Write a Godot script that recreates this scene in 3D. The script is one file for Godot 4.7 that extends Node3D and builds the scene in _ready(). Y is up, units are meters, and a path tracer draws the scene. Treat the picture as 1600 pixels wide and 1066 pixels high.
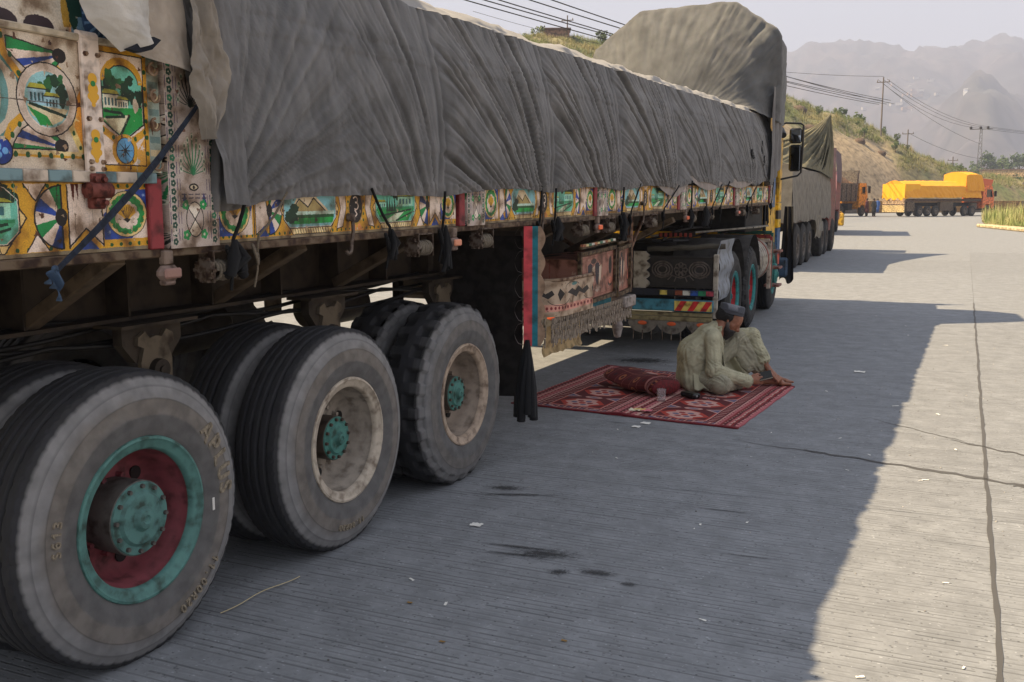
extends Node3D

class Sh:
	# collects triangles with explicit normals; faces are turned to match their normals
	var v := PackedVector3Array()
	var n := PackedVector3Array()
	var t := PackedVector2Array()
	var c := PackedColorArray()
	var ix := PackedInt32Array()
	var col := Color.WHITE
	func add(p: Vector3, nn: Vector3, uv := Vector2.ZERO) -> int:
		v.append(p); n.append(nn); t.append(uv); c.append(col)
		return v.size() - 1
	func tri(a: int, b: int, d: int) -> void:
		var g := (v[b] - v[a]).cross(v[d] - v[a])
		ix.append(a)
		if g.dot(n[a] + n[b] + n[d]) > 0.0:
			ix.append(d); ix.append(b)
		else:
			ix.append(b); ix.append(d)
	func poly(ps: Array, inside: Vector3, uvs := []) -> void:
		var g: Vector3 = (ps[1] - ps[0]).cross(ps[2] - ps[0]).normalized()
		var mid := Vector3.ZERO
		for p in ps: mid += p
		mid /= ps.size()
		if g.dot(mid - inside) < 0.0: g = -g
		var f := v.size()
		for k in ps.size():
			add(ps[k], g, uvs[k] if uvs.size() else Vector2(ps[k].z, ps[k].y) if absf(g.x) > 0.6 else Vector2(ps[k].x, ps[k].y) if absf(g.z) > 0.6 else Vector2(ps[k].x, ps[k].z))
		for k in range(1, ps.size() - 1): tri(f, f + k, f + k + 1)
	func quad_uv(a: Vector3, b: Vector3, d: Vector3, e: Vector3, out: Vector3) -> void:
		# a bottom left, b bottom right, d top right, e top left
		poly([a, b, d, e], (a + d) * 0.5 - out, [Vector2(0, 1), Vector2(1, 1), Vector2(1, 0), Vector2(0, 0)])
	func box(o: Vector3, s: Vector3, bev := 0.0, b := Basis()) -> void:
		var h := s * 0.5
		bev = minf(bev, minf(h.x, minf(h.y, h.z)) * 0.9)
		for ax in 3:
			for sg in [-1.0, 1.0]:
				var ps := []
				for q in [[-1, -1], [1, -1], [1, 1], [-1, 1]]:
					var p := Vector3.ZERO
					p[ax] = sg * h[ax]
					p[(ax + 1) % 3] = q[0] * (h[(ax + 1) % 3] - bev)
					p[(ax + 2) % 3] = q[1] * (h[(ax + 2) % 3] - bev)
					ps.append(o + b * p)
				poly(ps, o)
		if bev <= 0.0: return
		for ax in 3:
			for s1 in [-1.0, 1.0]:
				for s2 in [-1.0, 1.0]:
					var ps := []
					for q in [[0, -1], [1, -1], [1, 1], [0, 1]]:
						var p := Vector3.ZERO
						var k1 := (ax + 1) % 3
						var k2 := (ax + 2) % 3
						p[ax] = q[1] * (h[ax] - bev)
						p[k1] = s1 * (h[k1] - (bev if q[0] == 1 else 0.0))
						p[k2] = s2 * (h[k2] - (0.0 if q[0] == 1 else bev))
						ps.append(o + b * p)
					poly(ps, o)
		for s0 in [-1.0, 1.0]:
			for s1 in [-1.0, 1.0]:
				for s2 in [-1.0, 1.0]:
					var sv := Vector3(s0, s1, s2)
					var ps := []
					for ax in 3:
						var p: Vector3 = sv * (h - Vector3.ONE * bev)
						p[ax] = sv[ax] * h[ax]
						ps.append(o + b * p)
					poly(ps, o)
	func bar(a: Vector3, b: Vector3, w: float, hh: float, bev := 0.0, up := Vector3.UP) -> void:
		var d := b - a
		var z := d.normalized()
		if absf(z.dot(up)) > 0.95: up = Vector3.RIGHT
		var x := up.cross(z).normalized()
		box((a + b) * 0.5, Vector3(w, hh, d.length()), bev, Basis(x, z.cross(x), z))
	func frame(z: Vector3) -> Basis:
		var u := Vector3.UP if absf(z.y) < 0.9 else Vector3.RIGHT
		var x := u.cross(z).normalized()
		return Basis(x, z.cross(x), z)
	func cyl(a: Vector3, b: Vector3, ra: float, rb: float, m := 12, caps := true) -> void:
		var pr := [Vector2(0, ra), Vector2((b - a).length(), rb)]
		if caps: pr = [Vector2(0, 0), pr[0], pr[1], Vector2(pr[1].x, 0)]
		lathe(pr, Transform3D(frame((b - a).normalized()), a), m)
	func lathe(pr: Array, xf: Transform3D, m := 24, a0 := 0.0, a1 := TAU, crease := 0.75) -> void:
		# profile of (along the axis, radius); the axis is the transform's z
		var sn := []
		for k in pr.size() - 1:
			var d: Vector2 = pr[k + 1] - pr[k]
			sn.append(Vector2(-d.y, d.x).normalized())
		var q := xf.basis.orthonormalized()
		for k in pr.size() - 1:
			if (pr[k + 1] - pr[k]).length() < 1e-7: continue
			var n0: Vector2 = sn[k]
			var n1: Vector2 = sn[k]
			if k > 0 and sn[k - 1].dot(sn[k]) > crease: n0 = (sn[k - 1] + sn[k]).normalized()
			if k < sn.size() - 1 and sn[k + 1].dot(sn[k]) > crease: n1 = (sn[k + 1] + sn[k]).normalized()
			var f := v.size()
			for j in m + 1:
				var an := a0 + (a1 - a0) * j / m
				var e := Vector2(cos(an), sin(an))
				for s in 2:
					var p: Vector2 = pr[k + s]
					var nn := n0 if s == 0 else n1
					add(xf * Vector3(e.x * p.y, e.y * p.y, p.x), q * Vector3(e.x * nn.y, e.y * nn.y, nn.x), Vector2(an * 0.3, p.x + p.y))
			for j in m:
				var o := f + j * 2
				if pr[k].y > 1e-6: tri(o, o + 2, o + 1)
				if pr[k + 1].y > 1e-6: tri(o + 1, o + 2, o + 3)
	func tube(ps: Array, r: float, m := 8, rf = null) -> void:
		var pz := Vector3.ZERO
		var fr := Basis()
		var f := v.size()
		for k in ps.size():
			var d: Vector3 = (ps[mini(k + 1, ps.size() - 1)] - ps[maxi(k - 1, 0)]).normalized()
			if k == 0: fr = frame(d)
			else:
				var ax := pz.cross(d)
				if ax.length() > 1e-5: fr = Basis(ax.normalized(), pz.angle_to(d)) * fr
			pz = d
			var rr := r if rf == null else r * float(rf.call(float(k) / (ps.size() - 1)))
			for j in m:
				var an := TAU * j / m
				var e := fr.x * cos(an) + fr.y * sin(an)
				add(ps[k] + e * rr, e, Vector2(float(j) / m, k * 0.1))
		for k in ps.size() - 1:
			for j in m:
				var a := f + k * m + j
				var b := f + k * m + (j + 1) % m
				tri(a, b, a + m)
				tri(b, b + m, a + m)
		for e in [0, ps.size() - 1]:
			var nn: Vector3 = (ps[0] - ps[1]).normalized() if e == 0 else (ps[e] - ps[e - 1]).normalized()
			var g := v.size()
			for j in m: add(v[f + e * m + j], nn)
			for j in range(1, m - 1): tri(g, g + j, g + j + 1)
	func grid(nu: int, nv: int, fn: Callable, flip := false, uvs := Vector2.ONE, cf = null) -> void:
		var f := v.size()
		for j in nv:
			for i in nu:
				if cf != null: col = cf.call(i, j)
				add(fn.call(i, j), Vector3.UP, Vector2(float(i) / (nu - 1), float(j) / (nv - 1)) * uvs)
		for j in nv:
			for i in nu:
				var du := v[f + j * nu + mini(i + 1, nu - 1)] - v[f + j * nu + maxi(i - 1, 0)]
				var dv := v[f + mini(j + 1, nv - 1) * nu + i] - v[f + maxi(j - 1, 0) * nu + i]
				var g := du.cross(dv).normalized()
				if g.length_squared() < 0.5: g = Vector3.UP
				n[f + j * nu + i] = -g if flip else g
		for j in nv - 1:
			for i in nu - 1:
				var a := f + j * nu + i
				tri(a, a + 1, a + nu)
				tri(a + 1, a + nu + 1, a + nu)
	func prism(pg: PackedVector2Array, xf: Transform3D, depth: float, holes := 0) -> void:
		# outline in the transform's xy, thickness along its z
		var id := Geometry2D.triangulate_polygon(pg)
		for s in [-0.5, 0.5]:
			var f := v.size()
			for p in pg: add(xf * Vector3(p.x, p.y, s * depth), xf.basis.z.normalized() * signf(s), p)
			for k in range(0, id.size(), 3): tri(f + id[k], f + id[k + 1], f + id[k + 2])
		var cw := 1.0 if Geometry2D.is_polygon_clockwise(pg) else -1.0
		for k in pg.size():
			var a := pg[k]
			var b := pg[(k + 1) % pg.size()]
			var d := (b - a).normalized()
			var nn := xf.basis.orthonormalized() * Vector3(-d.y * cw, d.x * cw, 0)
			var f := add(xf * Vector3(a.x, a.y, -depth / 2), nn, Vector2(0, 0))
			add(xf * Vector3(b.x, b.y, -depth / 2), nn, Vector2(d.length(), 0))
			add(xf * Vector3(b.x, b.y, depth / 2), nn, Vector2(1, 1))
			add(xf * Vector3(a.x, a.y, depth / 2), nn, Vector2(0, 1))
			tri(f, f + 1, f + 2); tri(f, f + 2, f + 3)
	func sphere(o: Vector3, r: Vector3, m := 12) -> void:
		var f := v.size()
		for j in m + 1:
			for i in m * 2 + 1:
				var th := PI * j / m
				var ph := PI * i / m
				var d := Vector3(sin(th) * cos(ph), cos(th), sin(th) * sin(ph))
				add(o + d * r, (d / r).normalized(), Vector2(ph, th))
		var w := m * 2 + 1
		for j in m:
			for i in m * 2:
				var a := f + j * w + i
				if j > 0: tri(a, a + 1, a + w)
				if j < m - 1: tri(a + 1, a + w + 1, a + w)
	func join(o: Sh, xf := Transform3D()) -> void:
		var f := v.size()
		for k in o.v.size():
			v.append(xf * o.v[k]); n.append((xf.basis * o.n[k]).normalized()); t.append(o.t[k]); c.append(o.c[k])
		for k in range(0, o.ix.size(), 3):
			tri(f + o.ix[k], f + o.ix[k + 1], f + o.ix[k + 2])
	func mesh() -> ArrayMesh:
		var a := []
		a.resize(Mesh.ARRAY_MAX)
		a[Mesh.ARRAY_VERTEX] = v; a[Mesh.ARRAY_NORMAL] = n; a[Mesh.ARRAY_TEX_UV] = t; a[Mesh.ARRAY_COLOR] = c; a[Mesh.ARRAY_INDEX] = ix
		var m := ArrayMesh.new()
		m.add_surface_from_arrays(Mesh.PRIMITIVE_TRIANGLES, a)
		return m

class Paint:
	# fills polygons into an image; used for the flat paint on the boards and for woven patterns
	var im: Image
	var w: int
	var h: int
	var ox := 0.0
	var oy := 0.0
	var sx := 1.0
	var sy := 1.0
	func _init(ww: int, hh: int, c: Color) -> void:
		w = ww; h = hh
		im = Image.create(ww, hh, false, Image.FORMAT_RGB8)
		im.fill(c)
	func view(x: float, y: float, kx := 1.0, ky := 1.0) -> void:
		ox = x; oy = y; sx = kx; sy = ky
	func fill(pg: Array, c: Color) -> void:
		var ps := PackedVector2Array()
		var lo := 1e9
		var hi := -1e9
		for p in pg:
			var q := Vector2(ox + p.x * sx, oy + p.y * sy)
			ps.append(q)
			lo = minf(lo, q.y); hi = maxf(hi, q.y)
		for y in range(maxi(0, int(lo)), mini(h - 1, int(hi)) + 1):
			var xs := PackedFloat32Array()
			var yc := y + 0.5
			for k in ps.size():
				var a := ps[k]
				var b := ps[(k + 1) % ps.size()]
				if (a.y <= yc) != (b.y <= yc):
					xs.append(a.x + (yc - a.y) / (b.y - a.y) * (b.x - a.x))
			xs.sort()
			for k in range(0, xs.size() - 1, 2):
				var x0 := maxi(0, roundi(xs[k]))
				var x1 := mini(w, roundi(xs[k + 1]))
				if x1 > x0: im.fill_rect(Rect2i(x0, y, x1 - x0, 1), c)
	func rect(x: float, y: float, ww: float, hh: float, c: Color) -> void:
		fill([Vector2(x, y), Vector2(x + ww, y), Vector2(x + ww, y + hh), Vector2(x, y + hh)], c)
	func ell(x: float, y: float, rx: float, ry: float, c: Color, m := 28) -> void:
		var pg := []
		for k in m: pg.append(Vector2(x + cos(TAU * k / m) * rx, y + sin(TAU * k / m) * ry))
		fill(pg, c)
	func star(x: float, y: float, r0: float, r1: float, m: int, c: Color, ph := 0.0) -> void:
		var pg := []
		for k in m * 2: pg.append(Vector2(x, y) + Vector2.from_angle(ph + PI * k / m) * (r0 if k % 2 == 0 else r1))
		fill(pg, c)
	func flower(x: float, y: float, r: float, k: int, c: Color) -> void:
		for j in k: ell(x + cos(TAU * j / k) * r * 0.6, y + sin(TAU * j / k) * r * 0.6, r * 0.45, r * 0.45, c, 10)
	func line(ps: Array, wd: float, c: Color, closed := false) -> void:
		var m := ps.size() if closed else ps.size() - 1
		for k in m:
			var a: Vector2 = ps[k]
			var b: Vector2 = ps[(k + 1) % ps.size()]
			var d := (b - a).normalized() * wd * 0.5
			var e := Vector2(-d.y, d.x)
			fill([a - d * 0.5 + e, b + d * 0.5 + e, b + d * 0.5 - e, a - d * 0.5 - e], c)
	func eline(x: float, y: float, rx: float, ry: float, wd: float, c: Color, a0 := 0.0, a1 := TAU) -> void:
		var ps := []
		for k in 29: ps.append(Vector2(x + cos(a0 + (a1 - a0) * k / 28.0) * rx, y + sin(a0 + (a1 - a0) * k / 28.0) * ry))
		line(ps, wd, c)
	func blob(x: float, y: float, rx: float, ry: float, c: Color, rng: RandomNumberGenerator, rough := 0.35) -> void:
		var pg := []
		var ph := rng.randf() * TAU
		for k in 16:
			var r := 1.0 + rough * (sin(3.0 * TAU * k / 16 + ph) * 0.5 + rng.randf_range(-0.7, 0.7))
			pg.append(Vector2(x + cos(TAU * k / 16) * rx * r, y + sin(TAU * k / 16) * ry * r))
		fill(pg, c)
	func wear(rng: RandomNumberGenerator, count: int, cols: Array, smin: float, smax: float) -> void:
		view(0, 0)
		for k in count:
			var s := lerpf(smin, smax, pow(rng.randf(), 3.0))
			blob(rng.randf() * w, rng.randf() * h, s * rng.randf_range(0.4, 1.4), s * rng.randf_range(0.5, 1.6), cols[rng.randi() % cols.size()], rng, 0.6)
	func brushed(n: FastNoiseLite, amp: float) -> void:
		# hand painted edges: every stroke wavers a little and the paint lies unevenly
		var src := im.get_data()
		var dst := src.duplicate()
		n.frequency = 0.045
		n.fractal_octaves = 2
		var a := n.get_image(w, h).get_data()
		n.offset = Vector3(900, 300, 0)
		var b := n.get_image(w, h).get_data()
		n.frequency = 0.16
		var c := n.get_image(w, h).get_data()
		n.offset = Vector3.ZERO
		for y in h:
			var r := y * w
			for x in w:
				var k := r + x
				var sx := clampi(x + int((a[k] - 127) * amp), 0, w - 1)
				var sy := clampi(y + int((b[k] - 127) * amp), 0, h - 1)
				var o := (sy * w + sx) * 3
				var f := 0.90 + c[k] * 0.0008
				k *= 3
				dst[k] = mini(255, int(src[o] * f)); dst[k + 1] = mini(255, int(src[o + 1] * f)); dst[k + 2] = mini(255, int(src[o + 2] * f))
		n.frequency = 1.0
		im = Image.create_from_data(w, h, false, Image.FORMAT_RGB8, dst)
	func tex() -> ImageTexture:
		im.generate_mipmaps()
		return ImageTexture.create_from_image(im)

var used := {}
var mats := {}
var N := FastNoiseLite.new()
var R := RandomNumberGenerator.new()

func numbered(called: String) -> String:
	used[called] = used.get(called, -1) + 1
	return called if used[called] == 0 else "%s_%03d" % [called, used[called]]
func tag(o: Node3D, label: String, category: String, group := "") -> Node3D:
	o.set_meta("label", label)
	if category: o.set_meta("category", category)
	if group: o.set_meta("group", group)
	return o
func thing(called: String, label: String, category: String, at := Vector3.ZERO, turn := 0.0, group := "") -> Node3D:
	var o := Node3D.new()
	o.name = numbered(called)
	add_child(o)
	o.position = at
	o.rotation.y = turn
	return tag(o, label, category, group)
func part(par: Node, called: String, m, mat: Material, at := Vector3.ZERO, turn := Vector3.ZERO) -> MeshInstance3D:
	var o := MeshInstance3D.new()
	o.name = called if par != self else numbered(called)
	o.mesh = m.mesh() if m is Sh else m
	o.material_override = mat
	o.position = at
	o.rotation = turn
	par.add_child(o, true)
	return o
func struct(called: String, m, mat: Material, par: Node = self) -> MeshInstance3D:
	var o := part(par, called, m, mat)
	if par == self: o.set_meta("kind", "structure")
	return o
func again(src: Node3D, label: String, at: Vector3, turn := 0.0) -> Node3D:
	var o: Node3D = src.duplicate()
	o.name = numbered(str(src.name).rstrip("0123456789").trim_suffix("_"))
	add_child(o)
	o.position = at
	o.rotation.y = turn
	o.set_meta("label", label)
	return o
func noise_tex(freq: float, cols: Array, size := 512, oct := 5, kind := FastNoiseLite.TYPE_SIMPLEX_SMOOTH, sd := 1, normal := 0.0) -> NoiseTexture2D:
	var f := FastNoiseLite.new()
	f.seed = sd
	f.noise_type = kind
	f.frequency = freq
	f.fractal_octaves = oct
	var t := NoiseTexture2D.new()
	t.width = size; t.height = size
	t.seamless = true
	t.noise = f
	if normal > 0.0:
		t.as_normal_map = true
		t.bump_strength = normal
	if cols.size():
		var g := Gradient.new()
		g.offsets = PackedFloat32Array()
		var of := PackedFloat32Array()
		var cc := PackedColorArray()
		for e in cols:
			of.append(e[0]); cc.append(e[1])
		g.offsets = of
		g.colors = cc
		t.color_ramp = g
	return t
func mt(key: String, c: Color, rough := 0.8, tex: Texture2D = null, scale := 1.0, metal := 0.0, nm: Texture2D = null, nstr := 1.0) -> StandardMaterial3D:
	if mats.has(key): return mats[key]
	var m := StandardMaterial3D.new()
	m.resource_name = key
	m.albedo_color = c
	m.roughness = rough
	m.metallic = metal
	m.vertex_color_use_as_albedo = true
	if tex:
		m.albedo_texture = tex
		m.uv1_triplanar = true
		m.uv1_scale = Vector3.ONE * scale
	if nm:
		m.normal_enabled = true
		m.normal_texture = nm
		m.normal_scale = nstr
		if not tex:
			m.uv1_triplanar = true
			m.uv1_scale = Vector3.ONE * scale
	mats[key] = m
	return m
func painted(key: String, tex: Texture2D, rough := 0.6) -> StandardMaterial3D:
	# paint on a flat board: the picture runs once over its face
	var m := StandardMaterial3D.new()
	m.resource_name = key
	m.albedo_texture = tex
	m.roughness = rough
	m.texture_repeat = true
	# grime, rubbed in everywhere at its own scale
	if T.has("grime") and key.contains("paint"):
		m.detail_enabled = true
		m.detail_albedo = T.grime
		m.detail_blend_mode = BaseMaterial3D.BLEND_MODE_MUL
		m.detail_uv_layer = BaseMaterial3D.DETAIL_UV_2
		m.uv2_triplanar = true
		m.uv2_scale = Vector3.ONE * 1.7
	mats[key] = m
	return m
func g(v: float) -> Color: return Color(v, v, v)
func arc(o: Vector3, ax: Vector3, ay: Vector3, a0: float, a1: float, m: int) -> Array:
	var ps := []
	for k in m + 1:
		var a := lerpf(a0, a1, float(k) / m)
		ps.append(o + ax * cos(a) + ay * sin(a))
	return ps

var T := {}
var toe := [Vector4(-13, 40, 14, 50), Vector4(-13, -20, 20, 50), Vector4(-15, -60, 19.5, 50), Vector4(-19, -105, 21.5, 52), Vector4(-15, -132, 24.5, 42), Vector4(-4, -148, 16.5, 34), Vector4(6, -160, 7.0, 32), Vector4(20, -178, 2.2, 30), Vector4(60, -205, 1, 30), Vector4(140, -230, 1, 40)]

func _ready() -> void:
	var cam := Camera3D.new()
	cam.name = "camera"
	add_child(cam)
	cam.position = Vector3(0, 1.67, 0)
	cam.rotation = Vector3(deg_to_rad(-8.11), deg_to_rad(24.39), 0)
	cam.fov = rad_to_deg(2.0 * atan(533.0 / 1550.0))
	cam.near = 0.05
	cam.far = 9000.0
	cam.current = true
	var we := WorldEnvironment.new()
	we.name = "world_environment"
	var e := Environment.new()
	var sm := ProceduralSkyMaterial.new()
	sm.sky_top_color = Color(0.82, 0.845, 0.90)
	sm.sky_horizon_color = Color(0.875, 0.88, 0.91)
	sm.sky_curve = 0.13
	sm.ground_horizon_color = Color(0.60, 0.58, 0.55)
	sm.ground_bottom_color = Color(0.42, 0.40, 0.37)
	sm.sun_angle_max = 20.0
	e.background_mode = Environment.BG_SKY
	e.sky = Sky.new()
	e.sky.sky_material = sm
	e.tonemap_mode = Environment.TONE_MAPPER_LINEAR
	e.tonemap_exposure = 2.5
	e.background_energy_multiplier = 0.455
	e.sdfgi_enabled = true
	e.ssao_enabled = true
	e.ssil_enabled = true
	e.fog_enabled = true
	e.fog_density = 0.0006
	e.fog_light_color = Color(0.75, 0.79, 0.90)
	we.environment = e
	add_child(we)
	var sun := DirectionalLight3D.new()
	sun.name = "sun"
	sun.light_energy = 1.6
	sun.light_color = Color(1.0, 0.90, 0.74)
	sun.light_angular_distance = 0.5
	sun.shadow_enabled = true
	add_child(sun)
	var el := deg_to_rad(48.5)
	var az := deg_to_rad(17.0)
	sun.look_at_from_position(Vector3.ZERO, Vector3(cos(el) * cos(az), -sin(el), -cos(el) * sin(az)))
	R.seed = 7
	N.seed = 3
	N.frequency = 1.0
	textures()
	land()
	road()
	far_side()
	trailer()
	tarp()
	tractor()
	queue()
	rug_and_person()
	litter()

func textures() -> void:
	T.grain = noise_tex(0.03, [[0.0, g(0.55)], [0.5, g(0.85)], [1.0, g(1.0)]], 512, 6)
	T.dust = noise_tex(0.012, [[0.25, g(0.62)], [0.5, g(0.86)], [0.8, g(1.0)]], 512, 7, FastNoiseLite.TYPE_SIMPLEX_SMOOTH, 9)
	T.rust = noise_tex(0.015, [[0.22, Color(0.42, 0.30, 0.23)], [0.45, Color(0.72, 0.64, 0.57)], [0.62, Color(0.94, 0.92, 0.89)], [1.0, g(1.0)]], 512, 8, FastNoiseLite.TYPE_SIMPLEX_SMOOTH, 4)
	T.cloth = noise_tex(0.02, [[0.2, g(0.66)], [0.55, g(0.9)], [0.8, g(1.0)]], 512, 6, FastNoiseLite.TYPE_SIMPLEX_SMOOTH, 12)
	T.bumpy = noise_tex(0.03, [], 512, 5, FastNoiseLite.TYPE_SIMPLEX_SMOOTH, 5, 6.0)
	T.grime = noise_tex(0.008, [[0.12, Color(0.55, 0.48, 0.41)], [0.34, Color(0.82, 0.78, 0.73)], [0.55, Color(0.97, 0.955, 0.93)], [1.0, g(1.0)]], 512, 9, FastNoiseLite.TYPE_SIMPLEX_SMOOTH, 44)
	T.weave = noise_tex(0.16, [], 512, 3, FastNoiseLite.TYPE_SIMPLEX, 6, 2.0)

func toe_at(x: float, z: float) -> Vector3:
	# (how far up the hill's side from its foot, the crest's height, the width of its flank)
	var best := 1e9
	var out := Vector3.ZERO
	for k in toe.size() - 1:
		var a: Vector4 = toe[k]
		var b: Vector4 = toe[k + 1]
		var d := Vector2(b.x - a.x, b.y - a.y)
		var s := clampf(((x - a.x) * d.x + (z - a.y) * d.y) / d.length_squared(), 0, 1)
		var q := Vector2(x - a.x - d.x * s, z - a.y - d.y * s)
		if q.length() < best:
			best = q.length()
			out = Vector3(best if d.x * q.y - d.y * q.x < 0.0 else -best, lerpf(a.z, b.z, s), lerpf(a.w, b.w, s))
	return out
func land_h(x: float, z: float) -> float:
	var h := 0.0
	var k := toe_at(x, z)
	if k.x > 0.0:
		var q := minf(k.x / k.z, 1.0)
		h = k.y * (1.0 - (1.0 - q) * (1.0 - q))
		# a steep cut bank of bare earth by the road
		h += 2.2 * smoothstep(0.0, 5.0, k.x) * (1.0 - smoothstep(8.0, 26.0, k.x)) * smoothstep(-60.0, -110.0, z)
		h += (N.get_noise_2d(x * 0.08, z * 0.08) * 1.3 + N.get_noise_2d(x * 0.31, z * 0.31) * 0.5 + N.get_noise_2d(x * 0.9, z * 0.9) * 0.18) * smoothstep(0.0, 10.0, k.x)
	var r := Vector2(x, z).length()
	h += 6.0 * smoothstep(250.0, 330.0, r) * (1.0 if z < 0.0 else 0.0) * smoothstep(-20.0, 10.0, x) * (1.0 + 0.4 * N.get_noise_2d(x * 0.02, z * 0.02))
	return h - 0.05
func mountain_h(a: float, r: float) -> float:
	var sk := [-60.0, 0.12, -45.0, 0.14, -30.0, 0.11, -20.0, 0.13, -14.0, 0.10, -11.0, 0.112, -9.3, 0.1285, -8.0, 0.139, -5.0, 0.1385, -3.0, 0.133, -1.0, 0.131, 0.3, 0.131, 1.1, 0.139, 1.9, 0.137, 2.8, 0.126, 6.0, 0.135, 15.0, 0.11, 40.0, 0.13]
	var s := 0.12
	for k in range(0, sk.size() - 2, 2):
		if a >= sk[k] and a <= sk[k + 2]: s = lerpf(sk[k + 1], sk[k + 3], smoothstep(0, 1, (a - sk[k]) / (sk[k + 2] - sk[k])))
	var x := sin(deg_to_rad(a)) * r
	var z := -cos(deg_to_rad(a)) * r
	var rid := 1.0 - absf(N.get_noise_2d(x * 0.0022, z * 0.0022)) * 2.0
	var rid2 := 1.0 - absf(N.get_noise_2d(x * 0.007 + 40.0, z * 0.007)) * 2.0
	var q := smoothstep(900.0, 2700.0, r)
	var h := s * 2700.0 * pow(q, 1.3) * (1.0 - 0.45 * smoothstep(2750.0, 3500.0, r))
	h += (rid * 55.0 + rid2 * 13.0 - 45.0) * smoothstep(900.0, 1700.0, r) * (1.0 - 0.65 * smoothstep(2300.0, 2700.0, r))
	h += N.get_noise_2d(x * 0.02, z * 0.02) * 7.0 * q + N.get_noise_2d(x * 0.06, z * 0.06) * 3.0 * q
	# a darker spur in front of the range
	var sp := Vector2((a - 0.1) * 24.0, (r - 1480.0) * 0.55)
	sp += Vector2(14.0 * N.get_noise_2d(x * 0.006, z * 0.006), 40.0 * N.get_noise_2d(x * 0.005 + 7.0, z * 0.005))
	h += 92.0 * exp(-(sp.x * sp.x / 1700.0 + sp.y * sp.y / 22000.0)) * (1.0 + 0.22 * N.get_noise_2d(x * 0.014, z * 0.014)) + 40.0 * exp(-(pow((a - 3.6) * 24.0, 2) / 2600.0 + sp.y * sp.y / 22000.0))
	return h

func land() -> void:
	var earth := mt("earth", Color(1, 1, 1), 1.0, noise_tex(0.02, [[0.2, g(0.6)], [0.5, g(0.9)], [0.8, g(1.0)]], 512, 7, FastNoiseLite.TYPE_SIMPLEX_SMOOTH, 21), 0.13)
	earth.uv1_world_triplanar = true
	var zs := []
	var xs := []
	var q := 45.0
	while q > -700.0:
		zs.append(q)
		q -= 1.6 if q < -85.0 and q > -190.0 else 4.0 if q > -230.0 else 12.0
	q = -160.0
	while q < 330.0:
		xs.append(q)
		q += 1.4 if q > -66.0 and q < 26.0 else 6.0
	var s := Sh.new()
	s.grid(xs.size(), zs.size(), func(i: int, j: int): return Vector3(xs[i], land_h(xs[i], zs[j]), zs[j]), true, Vector2.ONE, func(i: int, j: int):
		var x: float = xs[i]
		var z: float = zs[j]
		var k := toe_at(x, z)
		var bare := Color(0.46, 0.355, 0.22)
		var dry := Color(0.27, 0.235, 0.115)
		var green := Color(0.15, 0.19, 0.058)
		var m := N.get_noise_2d(x * 0.07 + 9.0, z * 0.07) + 0.5 * N.get_noise_2d(x * 0.33, z * 0.33)
		var c := dry.lerp(green, smoothstep(-0.1, 0.45, m))
		c = c.lerp(Color(0.23, 0.16, 0.10), smoothstep(0.3, 0.55, N.get_noise_2d(x * 0.2 + 70.0, z * 0.2)) * 0.7)
		var lim := lerpf(0.3, 7.5, smoothstep(-6.0, -13.0, x))
		var cut := (1.0 - smoothstep(lim, lim + 3.5, k.x + 4.0 * N.get_noise_2d(x * 0.15, z * 0.15))) * smoothstep(-70.0, -100.0, z) * smoothstep(6.0, -6.0, x)
		if k.x < 0.5: cut = 1.0
		c = c.lerp(bare, cut)
		return c)
	struct("ground", s, earth)
	var mm := mt("mountain_rock", Color(1, 1, 1), 1.0, T.dust, 0.004)
	mm.uv1_world_triplanar = true
	s = Sh.new()
	var na := 420
	var nr := 90
	s.grid(na, nr, func(i: int, j: int):
		var a := lerpf(-62.0, 42.0, float(i) / (na - 1)) if i < 60 or i > 340 else lerpf(-62.0, 42.0, float(i) / (na - 1))
		var r := 640.0 + 2900.0 * pow(float(j) / (nr - 1), 1.15)
		return Vector3(sin(deg_to_rad(a)) * r, mountain_h(a, r) - 2.0 * (1.0 - smoothstep(640.0, 760.0, r)), -cos(deg_to_rad(a)) * r), false, Vector2.ONE, func(i: int, j: int):
		var a := lerpf(-62.0, 42.0, float(i) / (na - 1))
		var r := 640.0 + 2900.0 * pow(float(j) / (nr - 1), 1.15)
		var x := sin(deg_to_rad(a)) * r
		var z := -cos(deg_to_rad(a)) * r
		var m := N.get_noise_2d(x * 0.006, z * 0.006) + 0.6 * N.get_noise_2d(x * 0.03, z * 0.03)
		var c := Color(0.10, 0.085, 0.085).lerp(Color(0.05, 0.05, 0.052), smoothstep(-0.2, 0.4, m))
		return c.lerp(Color(0.06, 0.065, 0.05), 0.7 * exp(-(pow((a - 0.5) * 24.0, 2) / 900.0 + pow(r - 1450.0, 2) / 30000.0))))
	struct("mountain_range", s, mm)

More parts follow.
